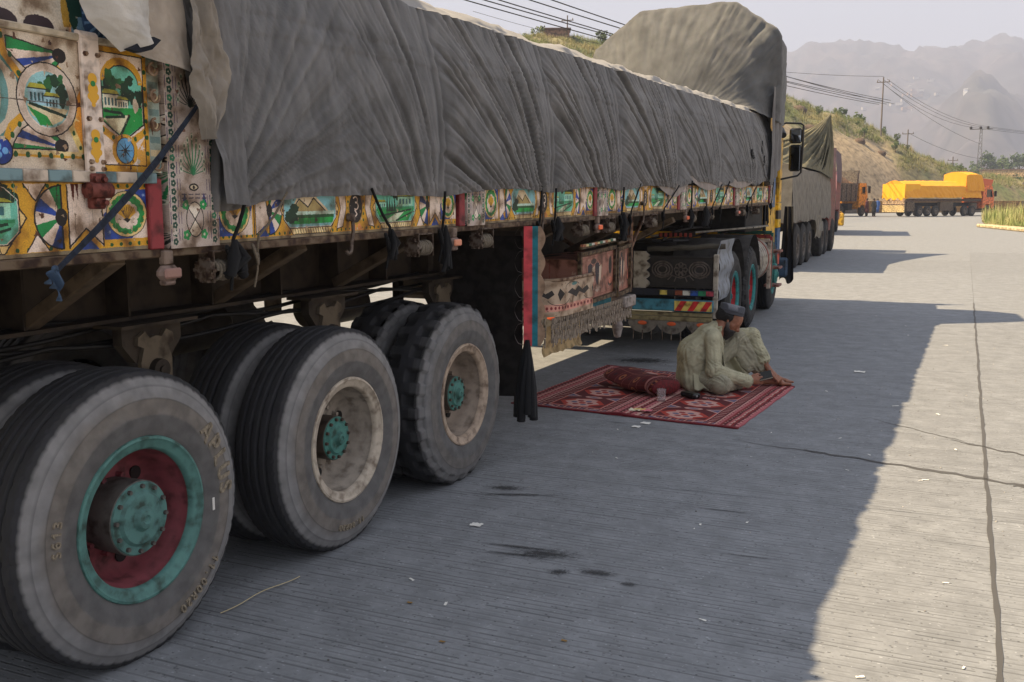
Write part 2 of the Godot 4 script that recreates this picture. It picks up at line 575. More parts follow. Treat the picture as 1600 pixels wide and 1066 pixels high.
func road_image() -> Array:
	var im := Image.create(2048, 2048, false, Image.FORMAT_RGB8)
	var f := FastNoiseLite.new()
	f.seed = 5
	f.frequency = 0.012
	f.fractal_octaves = 8
	f.fractal_gain = 0.78
	var base := f.get_image(2048, 2048)
	base.convert(Image.FORMAT_RGB8)
	base.adjust_bcs(1.0, 0.15, 0.0)
	im.copy_from(base)
	im.adjust_bcs(1.5, 1.0, 0.0)
	var hm := Image.create(2048, 2048, false, Image.FORMAT_L8)
	hm.fill(g(0.8))
	var rg := RandomNumberGenerator.new()
	rg.seed = 11
	var row := 0.0
	while row < 2048.0:
		# tined grooves across the lane: dark dirt in broken lines
		var x := 0
		var y := row
		while x < 2048:
			var l := rg.randi_range(12, 160)
			if rg.randf() < 0.86:
				var yy := int(y + rg.randf_range(-1.1, 1.1))
				var d := rg.randf_range(0.08, 0.38)
				hm.fill_rect(Rect2i(x, yy, l, 2), g(0.8 - d))
				var under := im.get_pixel(mini(2047, x + l / 2), clampi(yy, 0, 2047))
				im.fill_rect(Rect2i(x, yy, l, 2 if rg.randf() < 0.75 else 3), under * (1.0 - d * 0.6))
				im.fill_rect(Rect2i(x, yy + 4, l, 1), (under * 1.07).clamp())
			x += l + rg.randi_range(0, 16)
		row += rg.randf_range(9.0, 13.5)
	for k in 36000:
		var p := Vector2i(rg.randi() % 2046, rg.randi() % 2046)
		var b := rg.randf()
		var sz := Vector2i(rg.randi_range(1, 3), rg.randi_range(1, 2))
		var under := im.get_pixel(p.x, p.y)
		if b < 0.6:
			im.fill_rect(Rect2i(p, sz), under * rg.randf_range(0.6, 0.85))
			hm.fill_rect(Rect2i(p, sz), g(rg.randf_range(0.2, 0.6)))
		else:
			im.fill_rect(Rect2i(p, sz), (under * rg.randf_range(1.08, 1.28)).clamp())
			hm.fill_rect(Rect2i(p, sz), g(0.95))
	im.generate_mipmaps()
	return [ImageTexture.create_from_image(im), ImageTexture.create_from_image(hm)]

func road() -> void:
	var tx := road_image()
	var m := StandardMaterial3D.new()
	m.resource_name = "grooved_concrete"
	m.albedo_color = Color(0.672, 0.685, 0.70)
	m.albedo_texture = tx[0]
	m.vertex_color_use_as_albedo = true
	m.roughness = 0.85
	m.heightmap_enabled = true
	m.heightmap_texture = tx[1]
	m.heightmap_scale = 0.5
	mats.road = m
	var rd := Node3D.new()
	rd.name = "road"
	rd.set_meta("kind", "structure")
	add_child(rd)
	# concrete slabs with open joints, skewed a little as they were poured
	var lanes := [-10.9, -7.2, -3.5, 0.21, 3.92, 7.6]
	var zj := [9.5, 4.6, -0.6, -5.5, -10.4, -15.3, -20.2, -25.1, -30.0, -34.9]
	for a in lanes.size() - 1:
		for b in zj.size() - 1:
			var s := Sh.new()
			var x0: float = lanes[a] + 0.0025
			var x1: float = lanes[a + 1] - 0.0025
			var z0: float = zj[b] - 0.003
			var z1: float = zj[b + 1] + 0.003
			var sk := -0.16
			var off := Vector2(R.randf() * 7.0, R.randf() * 7.0)
			var tone := R.randf_range(0.9, 1.0)
			s.col = Color(tone, tone, tone)
			var ps := [Vector3(x0, 0, z0 + sk * (x0 + 1.3) * 0.5), Vector3(x1, 0, z0 + sk * (x1 + 1.3) * 0.5), Vector3(x1, 0, z1 + sk * (x1 + 1.3) * 0.5), Vector3(x0, 0, z1 + sk * (x0 + 1.3) * 0.5)]
			var uv := []
			for p in ps: uv.append((Vector2(p.x, p.z) + off) / 7.17)
			s.poly(ps, Vector3(0, -5, ps[0].z), uv)
			for k in 4:
				var p: Vector3 = ps[k]
				var p2: Vector3 = ps[(k + 1) % 4]
				s.poly([p, p2, p2 - Vector3(0, 0.03, 0), p - Vector3(0, 0.03, 0)], Vector3((x0 + x1) / 2, 0, (z0 + z1) / 2))
			part(rd, "slab", s, m)
	var far := Sh.new()
	var edge := PackedVector2Array()
	for p in [[7.6, -35.7], [7.6, -50], [12, -56], [30, -62], [60, -75], [120, -110], [120, -150], [60, -178], [20, -163], [6, -152], [-4, -141], [-12, -133], [-15, -122], [-16, -105], [-12.5, -70], [-10.9, -34.2], [-1.3, -34.9]]: edge.append(Vector2(p[0], p[1]))
	far.v = PackedVector3Array()
	var tri := Geometry2D.triangulate_polygon(edge)
	for p in edge: far.add(Vector3(p.x, -0.002, p.y), Vector3.UP, p / 7.17)
	for k in range(0, tri.size(), 3): far.tri(tri[k], tri[k + 1], tri[k + 2])
	struct("far_pavement", far, m, rd)
	var low := Sh.new()
	low.poly([Vector3(-11.1, -0.0045, 10), Vector3(7.8, -0.0045, 10), Vector3(7.8, -0.0045, -36), Vector3(-11.1, -0.0045, -36)], Vector3(0, -9, 0))
	struct("joint_filler", low, mt("joint_dirt", Color(0.46, 0.45, 0.435), 1.0), rd)
	# tarred cracks and oil marks lying on the slabs
	var tar := StandardMaterial3D.new()
	tar.albedo_color = Color(0.29, 0.285, 0.28)
	tar.roughness = 0.75
	for c in [[Vector2(-1.4, -6.82), Vector2(0.2, -6.5), 0.018], [Vector2(-0.9, -6.75), Vector2(0.9, -6.28), 0.05], [Vector2(-0.6, -7.98), Vector2(0.2, -7.35), 0.016], [Vector2(0.0, -7.45), Vector2(0.9, -6.95), 0.045], [Vector2(0.35, -6.38), Vector2(1.3, -6.1), 0.12]]:
		var s := Sh.new()
		var m2 := 40
		var f := 0
		for k in m2 + 1:
			var q := float(k) / m2
			var p: Vector2 = c[0].lerp(c[1], q)
			p.y += 0.04 * N.get_noise_2d(p.x * 6.0, 3.0) + 0.012 * N.get_noise_2d(p.x * 40.0, 9.0)
			var w: float = c[2] * (0.25 + 0.75 * sin(q * PI)) * (0.7 + 0.8 * absf(N.get_noise_2d(p.x * 25.0, 30.0)))
			s.add(Vector3(p.x, 0.0025, p.y - w / 2), Vector3.UP)
			s.add(Vector3(p.x, 0.0025, p.y + w / 2), Vector3.UP)
			if k: 
				s.tri(k * 2 - 2, k * 2 - 1, k * 2); s.tri(k * 2 - 1, k * 2 + 1, k * 2)
		part(rd, "tar_seam", s, tar)
	var jn := Sh.new()
	for k in 141:
		var z := -1.0 - 0.12 * k
		var w := 0.011 + 0.006 * N.get_noise_1d(z * 5.0) + 0.004 * N.get_noise_1d(z * 23.0)
		var x := 0.21 + 0.012 * N.get_noise_1d(z * 1.3)
		jn.add(Vector3(x - w, 0.0025, z), Vector3.UP)
		jn.add(Vector3(x + w, 0.0025, z), Vector3.UP)
		if k:
			jn.tri(k * 2 - 2, k * 2 - 1, k * 2); jn.tri(k * 2 - 1, k * 2 + 1, k * 2)
	part(rd, "tar_seam", jn, tar)
	var pt := Image.create(128, 128, false, Image.FORMAT_RGBA8)
	for y in 128:
		for x in 128:
			var d := Vector2(x - 64, y - 64).length() / 64.0
			var nz := N.get_noise_2d(x * 0.09, y * 0.09) * 0.55 + N.get_noise_2d(x * 0.4, y * 0.3) * 0.45
			pt.set_pixel(x, y, Color(0.05, 0.048, 0.045, clampf((0.75 - d + nz * 0.9) * 2.2, 0, 1) * 0.62))
	var oil := StandardMaterial3D.new()
	oil.albedo_texture = ImageTexture.create_from_image(pt)
	oil.transparency = BaseMaterial3D.TRANSPARENCY_ALPHA
	oil.roughness = 0.6
	for o in [[-1.72, -4.19, 0.42, 0.22, 0.3], [-1.88, -4.22, 0.55, 0.05, 0.1], [-1.86, -4.12, 0.5, 0.04, 0.16], [-1.42, -4.06, 0.26, 0.1, 0.1], [-1.25, -3.99, 0.12, 0.07, 0.0], [-1.58, -4.0, 0.14, 0.1, 0.5], [-2.25, -5.0, 0.6, 0.07, 0.35], [-2.35, -5.1, 0.3, 0.14, 0.2], [-2.3, -7.0, 0.2, 0.03, 0.0], [-1.1, -5.2, 0.5, 0.03, 0.05], [-0.85, -4.55, 0.45, 0.02, 0.1], [-3.0, -9.9, 0.8, 0.5, 0.3]]:
		var s := Sh.new()
		s.quad_uv(Vector3(-o[2] / 2, 0, o[3] / 2), Vector3(o[2] / 2, 0, o[3] / 2), Vector3(o[2] / 2, 0, -o[3] / 2), Vector3(-o[2] / 2, 0, -o[3] / 2), Vector3.UP)
		part(rd, "oil_mark", s, oil, Vector3(o[0], 0.004, o[1]), Vector3(0, o[4], 0))

const INK := Color(0.11, 0.09, 0.09)
const OCHRE := Color(0.86, 0.65, 0.17)
const IVORY := Color(0.95, 0.88, 0.83)
const LEAF := Color(0.10, 0.56, 0.29)
const BOTTLE := Color(0.12, 0.36, 0.16)
const ROYAL := Color(0.15, 0.30, 0.68)
const TEAL := Color(0.45, 0.80, 0.72)

func V(x: float, y: float) -> Vector2: return Vector2(x, y)
func dots(p: Paint, a: Vector2, b: Vector2, gap := 34.0, r := 6.0) -> void:
	var m := maxi(1, int((b - a).length() / gap))
	for k in m + 1:
		var q := a.lerp(b, float(k) / m)
		p.ell(q.x, q.y, r, r * 1.15, BOTTLE, 10)
func shell(p: Paint, x: float, y: float, s: float) -> void:
	p.rect(x - s * 1.1, y - s * 1.05, s * 2.2, s * 2.1, ROYAL)
	p.fill([V(x - s * 1.1, y - s * 1.05), V(x, y - s * 1.05), V(x - s * 1.1, y)], IVORY)
	p.fill([V(x + s * 1.1, y + s * 1.05), V(x + 0.2 * s, y + s * 1.05), V(x + s * 1.1, y - 0.1 * s)], IVORY)
	p.star(x - s * 0.85, y + s * 0.75, 9, 3, 6, Color(0.6, 0.7, 0.9))
	p.star(x + s * 0.85, y - s * 0.8, 8, 3, 6, Color(0.6, 0.7, 0.9))
	p.ell(x, y, s * 0.98, s, INK); p.ell(x, y, s * 0.95, s * 0.97, Color(0.95, 0.85, 0.6)); p.ell(x, y, s * 0.84, s * 0.86, OCHRE)
	for k in 18: p.ell(x + cos(TAU * k / 18) * s * 0.7, y + sin(TAU * k / 18) * s * 0.72, s * 0.16, s * 0.16, Color(0.1, 0.5, 0.22) if k % 2 else Color(0.13, 0.6, 0.28), 10)
	p.ell(x, y, s * 0.7, s * 0.71, Color(0.16, 0.62, 0.3))
	for k in 9: p.ell(x + cos(TAU * k / 9) * s * 0.4, y + s * 0.05 + sin(TAU * k / 9) * s * 0.42, s * 0.2, s * 0.2, IVORY, 12)
	p.ell(x, y, s * 0.45, s * 0.45, IVORY)
	var f := [V(x, y + s * 0.3)]
	for k in 9: f.append(V(x + cos(PI * (1.1 + 0.8 * k / 8.0)) * s * 0.45, y + s * 0.1 + sin(PI * (1.1 + 0.8 * k / 8.0)) * s * (0.55 if k % 2 else 0.5)))
	p.fill(f, Color(0.92, 0.72, 0.15))
	for k in 7: p.line([V(x, y + s * 0.26), V(x + (k - 3) * s * 0.12, y - s * 0.3)], 2.5, Color(0.55, 0.4, 0.1))
	p.fill([V(x - s * 0.2, y + s * 0.22), V(x, y + s * 0.17), V(x + s * 0.2, y + s * 0.22), V(x, y + s * 0.36)], INK)
func fan(p: Paint, x: float, y: float, r: float, side: float, tall := 1.0) -> void:
	var cl := [LEAF, IVORY, ROYAL, IVORY, LEAF, IVORY, ROYAL]
	for k in 7:
		var a0 := -PI / 2 + PI * k / 7.0
		var a1 := -PI / 2 + PI * (k + 1) / 7.0
		p.fill([V(x, y), V(x + side * cos(a0) * r, y + sin(a0) * r * tall), V(x + side * cos((a0 + a1) / 2) * r * 1.03, y + sin((a0 + a1) / 2) * r * tall * 1.03), V(x + side * cos(a1) * r, y + sin(a1) * r * tall)], cl[k])
	p.eline(x, y, r * side, r * tall, 5, INK, -PI / 2, PI / 2)
	p.line([V(x, y - r * tall), V(x, y + r * tall)], 5, INK)
	p.ell(x + side * r * 0.02, y, r * 0.22, r * 0.33, INK)
func house(p: Paint, x: float, y: float, w: float, h: float, c := Color(0.75, 0.9, 0.9)) -> void:
	p.rect(x, y, w, h, c)
	p.fill([V(x - w * 0.08, y), V(x + w * 0.12, y - h * 0.35), V(x + w * 0.9, y - h * 0.3), V(x + w * 1.08, y)], Color(0.72, 0.72, 0.25))
	p.line([V(x - w * 0.08, y), V(x + w * 1.08, y)], 3, INK)
	for k in 4:
		p.rect(x + w * (0.1 + 0.22 * k), y + h * 0.25, w * 0.11, h * 0.55, Color(0.25, 0.5, 0.55))
		p.rect(x + w * (0.1 + 0.22 * k), y + h * 0.25, 2.5, h * 0.55, INK)
func scene(p: Paint, kind: int, x: float, y: float, w: float, h: float) -> void:
	var cut := minf(w, h) * 0.22
	var pg := [V(x + cut, y), V(x + w - cut, y), V(x + w, y + cut), V(x + w, y + h - cut), V(x + w - cut, y + h), V(x + cut, y + h), V(x, y + h - cut), V(x, y + cut)]
	p.fill(pg, INK)
	var sh := []
	for q in pg: sh.append((q - V(x + w / 2, y + h / 2)) * V(1.0 - 10.0 / w, 1.0 - 10.0 / h) + V(x + w / 2, y + h / 2))
	p.fill(sh, Color(0.55, 0.8, 0.85) if kind == 0 else TEAL)
	var rg := RandomNumberGenerator.new()
	rg.seed = kind + 3
	if kind == 0:
		p.fill([V(x + w * 0.12, y + h * 0.62), V(x + w * 0.3, y + h * 0.12), V(x + w * 0.52, y + h * 0.12), V(x + w * 0.86, y + h * 0.62)], Color(0.92, 0.85, 0.72))
		p.fill([V(x + w * 0.14, y + h * 0.62), V(x + w * 0.3, y + h * 0.33), V(x + w * 0.45, y + h * 0.5), V(x + w * 0.56, y + h * 0.3), V(x + w * 0.8, y + h * 0.62)], Color(0.70, 0.62, 0.40))
		p.line([V(x + w * 0.14, y + h * 0.6), V(x + w * 0.29, y + h * 0.3), V(x + w * 0.45, y + h * 0.5), V(x + w * 0.56, y + h * 0.28), V(x + w * 0.8, y + h * 0.62)], 6, INK)
		p.rect(x + w * 0.04, y + h * 0.6, w * 0.92, h * 0.09, Color(0.78, 0.9, 0.85))
		p.rect(x + w * 0.05, y + h * 0.68, w * 0.9, h * 0.09, BOTTLE)
		p.rect(x + w * 0.14, y + h * 0.76, w * 0.8, h * 0.14, Color(0.12, 0.68, 0.3))
		for k in 12: p.blob(x + w * rg.randf_range(0.06, 0.26), y + h * rg.randf_range(0.5, 0.88), w * 0.06, h * 0.09, Color(0.06, 0.22, 0.13), rg)
	else:
		for k in 14: p.blob(x + w * rg.randf_range(0.42, 0.95), y + h * rg.randf_range(0.08, 0.3), w * 0.07, h * 0.1, Color(0.07, 0.2, 0.13), rg)
		house(p, x + w * 0.55, y + h * 0.28, w * 0.38, h * 0.26, Color(0.68, 0.92, 0.82))
		house(p, x + w * 0.05, y + h * 0.42, w * 0.2, h * 0.18, Color(0.68, 0.92, 0.82))
		p.rect(x + w * 0.04, y + h * 0.56, w * 0.92, h * 0.06, Color(0.2, 0.6, 0.4))
		p.fill([V(x + w * 0.02, y + h * 0.62), V(x + w * 0.97, y + h * 0.62), V(x + w * 0.8, y + h * 0.96), V(x + w * 0.16, y + h * 0.96)], Color(0.12, 0.64, 0.3) if kind == 1 else Color(0.35, 0.75, 0.58))
		p.fill([V(x + w * 0.2, y + h * 0.95), V(x + w * 0.62, y + h * 0.66), V(x + w * 0.74, y + h * 0.66), V(x + w * 0.5, y + h * 0.95)], Color(0.85, 0.9, 0.8))
		p.line([V(x + w * 0.1, y + h * 0.8), V(x + w * 0.5, y + h * 0.72), V(x + w * 0.9, y + h * 0.64)], 9, Color(0.05, 0.22, 0.14))
		p.line([V(x + w * 0.5, y + h * 0.94), V(x + w * 0.92, y + h * 0.72)], 8, Color(0.05, 0.22, 0.14))
		for k in 4: p.fill([V(x + w * (0.26 + 0.06 * k), y + h * 0.68), V(x + w * (0.285 + 0.06 * k), y + h * (0.2 + 0.07 * (k % 3))), V(x + w * (0.32 + 0.06 * k), y + h * 0.68)], Color(0.04, 0.25, 0.17))
	p.line(sh, 3, IVORY, true)
func drips(p: Paint, x: float, w: float, h: float, rg: RandomNumberGenerator) -> void:
	p.rect(x, 16, w, h - 34, IVORY)
	p.line([V(x, 16), V(x, h - 18)], 5, INK); p.line([V(x + w, 16), V(x + w, h - 18)], 5, INK)
	p.fill([V(x, h - 16), V(x + w / 2, h - 78), V(x + w, h - 16)], OCHRE)
	p.line([V(x, h - 22), V(x + w / 2, h - 80), V(x + w, h - 22)], 5, INK)
	p.fill([V(x + w * 0.14, h - 12), V(x + w / 2, h - 55), V(x + w * 0.86, h - 12)], ROYAL)
	for k in 9: p.fill([V(x + w * k / 9.0, 14), V(x + w * (k + 1) / 9.0, 14), V(x + w * (k + 0.7) / 9.0, 14 + rg.randf_range(20, 90)), V(x + w * (k + 0.4) / 9.0, 14 + rg.randf_range(10, 60))], Color(0.35, 0.14, 0.1) if k % 3 else IVORY)
func board_art(seed_: int) -> Texture2D:
	var W := 1930.0
	var H := 235.0
	var p := Paint.new(2048, 256, OCHRE)
	p.view(0, 0, 2048.0 / W, 256.0 / H)
	var rg := RandomNumberGenerator.new()
	rg.seed = seed_
	p.rect(0, 0, W, 12, Color(0.6, 0.46, 0.2))
	p.rect(0, H - 12, W, 12, Color(0.55, 0.5, 0.4))
	dots(p, V(10, 20), V(W - 10, 20)); dots(p, V(10, H - 22), V(W - 10, H - 22))
	shell(p, 115, H / 2 - 4, 92)
	p.line([V(228, 10), V(228, H - 14)], 5, INK)
	p.fill([V(236, 30), V(290, 20), V(320, H - 70), V(238, H - 24)], IVORY); p.line([V(236, 30), V(290, 20), V(320, H - 70), V(238, H - 24)], 4, INK, true)
	p.fill([V(240, H - 14), V(285, H - 55), V(318, H - 14)], ROYAL)
	dots(p, V(308, 30), V(340, H - 60))
	fan(p, 322, H / 2, 82, 1.0, 1.2)
	for c in [[405.0, 0], [1105.0, 1 + seed_ % 2]]:
		var x: float = c[0]
		p.fill([V(x - 12, H / 2), V(x + 70, 12), V(x + 335, 12), V(x + 405, H / 2), V(x + 335, H - 14), V(x + 70, H - 14)], Color(0.95, 0.82, 0.55))
		p.line([V(x - 12, H / 2), V(x + 70, 12), V(x + 335, 12), V(x + 405, H / 2), V(x + 335, H - 14), V(x + 70, H - 14)], 4, INK, true)
		scene(p, c[1], x + 8, 20, 378, H - 58)
		for k in 14:
			p.fill([V(x + 70 + k * 18, H - 36), V(x + 84 + k * 18, H - 36), V(x + 90 + k * 18, H - 18), V(x + 76 + k * 18, H - 18)], Color(0.97, 0.9, 0.7))
			p.line([V(x + 84 + k * 18, H - 36), V(x + 91 + k * 18, H - 17)], 3, INK)
	for s in [[800.0, 1.0], [1095.0, -1.0]]:
		var x: float = s[0]
		var d: float = s[1]
		p.fill([V(x, 24), V(x + d * 62, 50), V(x + d * 70, H / 2), V(x + d * 40, H - 34), V(x - d * 8, H - 26), V(x + d * 26, H / 2)], IVORY)
		p.line([V(x, 24), V(x + d * 62, 50), V(x + d * 70, H / 2), V(x + d * 40, H - 34), V(x - d * 8, H - 26), V(x + d * 26, H / 2)], 4, INK, true)
		dots(p, V(x + d * 85, 60), V(x + d * 85, H - 60), 26)
	p.fill([V(890, 14), V(1010, 14), V(950, 60)], IVORY)
	p.fill([V(890, H - 14), V(945, H - 60), V(950, H - 14)], Color(0.9, 0.6, 0.35)); p.fill([V(960, H - 14), V(965, H - 60), V(1010, H - 14)], Color(0.9, 0.6, 0.35))
	p.ell(948, H / 2, 62, 78, Color(0.75, 0.58, 0.2)); p.ell(948, H / 2, 54, 70, INK)
	p.eline(945, H / 2 - 36, 18, 14, 7, IVORY, -2.6, 1.2); p.eline(950, H / 2 - 8, 18, 16, 7, IVORY, -1.8, 2.2); p.line([V(940, H / 2 + 12), V(958, H / 2 + 30), V(936, H / 2 + 44)], 7, IVORY)
	fan(p, 1620, H / 2, 86, -1.0, 1.15)
	p.fill([V(1505, H - 14), V(1540, H - 70), V(1575, H - 14)], IVORY); p.line([V(1505, H - 16), V(1540, H - 70), V(1575, H - 16)], 4, INK)
	p.fill([V(1505, 14), V(1540, 66), V(1575, 14)], IVORY); p.line([V(1505, 14), V(1540, 66), V(1575, 14)], 4, INK)
	drips(p, 1640, 116, H, rg)
	shell(p, 1845, H / 2 - 4, 78)
	p.wear(rg, 260, [Color(0.36, 0.22, 0.14), Color(0.62, 0.54, 0.44), Color(0.8, 0.74, 0.66), Color(0.45, 0.33, 0.22)], 1.0, 9.0)
	for k in 90:
		var x := rg.randi() % 2040
		p.im.fill_rect(Rect2i(x, rg.randi() % 160, rg.randi_range(1, 2), rg.randi_range(10, 90)), p.im.get_pixel(x, 120).lerp(Color(0.4, 0.33, 0.27), 0.35))
	p.brushed(FastNoiseLite.new(), 0.02)
	return p.tex()
func gate_art() -> Texture2D:
	var p := Paint.new(1536, 440, Color(0.84, 0.79, 0.72))
	p.view(0, 0, 1536.0 / 1400.0, 1.1)
	var rg := RandomNumberGenerator.new()
	rg.seed = 5
	p.rect(0, 352, 1400, 12, OCHRE)
	var oc := [V(560, 40), V(740, 40), V(835, 130), V(850, 240), V(740, 335), V(560, 335)]
	p.line(oc, 15, Color(0.33, 0.55, 0.55), true)
	p.ell(752, 188, 46, 88, Color(0.42, 0.62, 0.62)); p.ell(752, 188, 20, 62, Color(0.84, 0.79, 0.72))
	p.ell(600, 188, 46, 88, Color(0.42, 0.62, 0.62)); p.ell(600, 188, 20, 62, Color(0.84, 0.79, 0.72))
	# fans above and below the round picture
	for f in [[V(1010, 48), [V(800, 18), V(800, 55), V(830, 82), V(855, 100), V(890, 122), V(930, 138)]], [V(1000, 338), [V(905, 232), V(870, 262), V(835, 286), V(818, 308), V(806, 326), V(800, 342)]]]:
		var cl := [LEAF, IVORY, ROYAL, IVORY, LEAF]
		for k in 5: p.fill([f[0], f[1][k], f[1][k + 1]], cl[k])
		p.line([f[0]] + f[1], 4, INK, true)
		p.ell(f[0].x - 22, f[0].y + (6 if f[0].y < 100 else -10), 26, 22, INK)
	p.line([V(780, 10), V(792, 70), V(842, 128)], 22, OCHRE); p.line([V(860, 230), V(800, 280), V(770, 340)], 24, OCHRE)
	dots(p, V(785, 20), V(838, 122), 40, 8); dots(p, V(858, 238), V(775, 335), 34, 8)
	p.line([V(930, 150), V(985, 90)], 16, Color(0.9, 0.75, 0.35))
	p.fill([V(1000, 250), V(1060, 150), V(1060, 350)], Color(0.9, 0.62, 0.22)); p.star(1030, 240, 26, 9, 5, Color(0.95, 0.85, 0.6), 0.3)
	p.line([V(1000, 230), V(1054, 340)], 22, Color(0.93, 0.85, 0.55)); dots(p, V(1004, 240), V(1050, 330), 34, 6)
	p.line([V(800, 350), V(1050, 350)], 13, Color(0.93, 0.85, 0.62)); dots(p, V(560, 358), V(1060, 358), 40, 8)
	p.ell(760, 350, 42, 42, INK); p.ell(760, 350, 38, 38, Color(0.12, 0.25, 0.62)); p.flower(760, 350, 24, 3, Color(0.45, 0.7, 0.95))
	p.ell(935, 190, 112, 112, INK); p.ell(935, 190, 108, 108, Color(0.86, 0.8, 0.75))
	p.ell(935, 190, 86, 88, IVORY); p.ell(935, 190, 82, 84, Color(0.62, 0.85, 0.88))
	for k in 16: p.blob(900 + rg.randf() * 100, 125 + rg.randf() * 90, 17, 18, Color(0.08, 0.25, 0.15) if k % 3 else Color(0.16, 0.42, 0.22), rg)
	house(p, 868, 160, 62, 46, Color(0.68, 0.86, 0.95)); house(p, 925, 180, 54, 36, Color(0.68, 0.86, 0.95))
	p.fill([V(860, 206), V(1010, 216), V(985, 250), V(930, 272), V(875, 240)], Color(0.9, 0.85, 0.7)); p.fill([V(862, 214), V(930, 240), V(950, 268), V(905, 268)], Color(0.12, 0.6, 0.26)); p.line([V(870, 205), V(1000, 236)], 10, Color(0.05, 0.2, 0.12))
	p.line([V(560, 196), V(1060, 200)], 3, Color(0.35, 0.3, 0.26))
	# arched picture between the two straps
	p.rect(1125, 0, 275, 400, OCHRE)
	p.rect(1142, 18, 186, 360, IVORY)
	p.ell(1235, 112, 92, 84, OCHRE); p.ell(1235, 118, 74, 66, INK); p.ell(1235, 120, 72, 64, TEAL)
	p.fill([V(1150, 110), V(1320, 110), V(1320, 240), V(1236, 292), V(1150, 236)], TEAL)
	for k in 22: p.blob(1165 + rg.randf() * 105, 82 + rg.randf() * 80, 16, 18, Color(0.07, 0.23, 0.13) if k % 3 else Color(0.15, 0.4, 0.2), rg)
	for k in 6: p.blob(1270 + rg.randf() * 50, 140 + rg.randf() * 30, 12, 16, Color(0.07, 0.2, 0.12), rg)
	house(p, 1152, 150, 66, 46, Color(0.93, 0.93, 0.85)); house(p, 1212, 164, 46, 30, Color(0.93, 0.93, 0.85))
	p.fill([V(1150, 196), V(1320, 186), V(1320, 240), V(1236, 290), V(1150, 236)], Color(0.13, 0.62, 0.28))
	p.fill([V(1150, 230), V(1230, 212), V(1262, 216), V(1215, 276), V(1190, 262)], Color(0.9, 0.88, 0.75))
	p.line([V(1156, 205), V(1225, 208), V(1240, 218), V(1160, 226)], 9, Color(0.05, 0.2, 0.12)); p.line([V(1262, 214), V(1220, 280)], 9, Color(0.05, 0.2, 0.12))
	p.blob(1290, 180, 12, 24, Color(0.82, 0.76, 0.68), rg, 0.2)
	p.line([V(1148, 110), V(1148, 238), V(1236, 296), V(1324, 240), V(1324, 110)], 5, INK)
	p.line([V(1140, 262), V(1236, 318), V(1330, 262)], 24, OCHRE); dots(p, V(1146, 266), V(1230, 312), 34, 7); dots(p, V(1240, 312), V(1326, 266), 34, 7)
	p.ell(1236, 330, 56, 54, OCHRE); p.ell(1236, 330, 40, 44, INK); p.ell(1236, 330, 37, 41, Color(0.4, 0.66, 0.86)); p.star(1236, 330, 38, 6, 8, INK)
	p.fill([V(1288, 330), V(1328, 280), V(1328, 378), V(1290, 378)], Color(0.92, 0.68, 0.3)); p.star(1312, 318, 14, 5, 5, IVORY)
	p.line([V(1142, 18), V(1328, 18), V(1328, 378), V(1142, 378), V(1142, 18)], 4, INK)
	dots(p, V(1133, 10), V(1133, 390), 48, 7); dots(p, V(1336, 10), V(1336, 390), 48, 7)
	p.rect(1345, 0, 55, 400, Color(0.62, 0.68, 0.64))
	for k in 9: p.rect(1350, k * 46, 46, 22, Color(0.85, 0.78, 0.62) if k % 2 else Color(0.45, 0.56, 0.55))
	p.wear(rg, 330, [Color(0.36, 0.2, 0.13), Color(0.8, 0.75, 0.66), Color(0.6, 0.5, 0.4)], 1.0, 10.0)
	p.brushed(FastNoiseLite.new(), 0.02)
	return p.tex()
func upper_art() -> Texture2D:
	var p := Paint.new(1024, 320, Color(0.82, 0.79, 0.74))
	var rg := RandomNumberGenerator.new()
	rg.seed = 15
	p.view(0, 0, 1024.0 / 1400.0, 0.8)
	for q in [[760.0, 250.0], [890.0, 230.0], [640.0, 220.0]]:
		for k in 9: p.line([V(q[0], q[1]), V(q[0] + (k - 4) * 16 + 20, q[1] - 150 - 20 * (k % 3)), V(q[0] + (k - 4) * 26 + 50, q[1] - 120)], 12, Color(0.09, 0.22, 0.2))
		for k in 6: p.blob(q[0] + rg.randf_range(-60, 90), q[1] - rg.randf_range(-60, 60), 9, 20, Color(0.88, 0.5, 0.26), rg)
		p.ell(q[0] + 40, 395, 55, 32, Color(0.18, 0.12, 0.16))
	p.fill([V(1040, 240), V(1100, 300), V(1160, 400), V(1040, 400)], Color(0.93, 0.75, 0.62))
	p.rect(1050, 150, 350, 250, Color(0.4, 0.55, 0.66))
	p.ell(1200, 330, 110, 110, Color(0.2, 0.33, 0.5))
	for k in 20: p.line([V(1200, 330), V(1200 + cos(TAU * k / 20) * 100, 330 + sin(TAU * k / 20) * 100)], 8, Color(0.45, 0.62, 0.8))
	p.ell(1200, 320, 46, 46, Color(0.75, 0.7, 0.68))
	p.eline(1150, 330, 120, 150, 30, Color(0.75, 0.6, 0.25), PI * 0.9, PI * 1.6)
	p.blob(1065, 320, 30, 60, Color(0.08, 0.24, 0.2), rg)
	p.wear(rg, 120, [Color(0.36, 0.22, 0.14), Color(0.7, 0.66, 0.6)], 1.0, 8.0)
	p.brushed(FastNoiseLite.new(), 0.02)
	return p.tex()
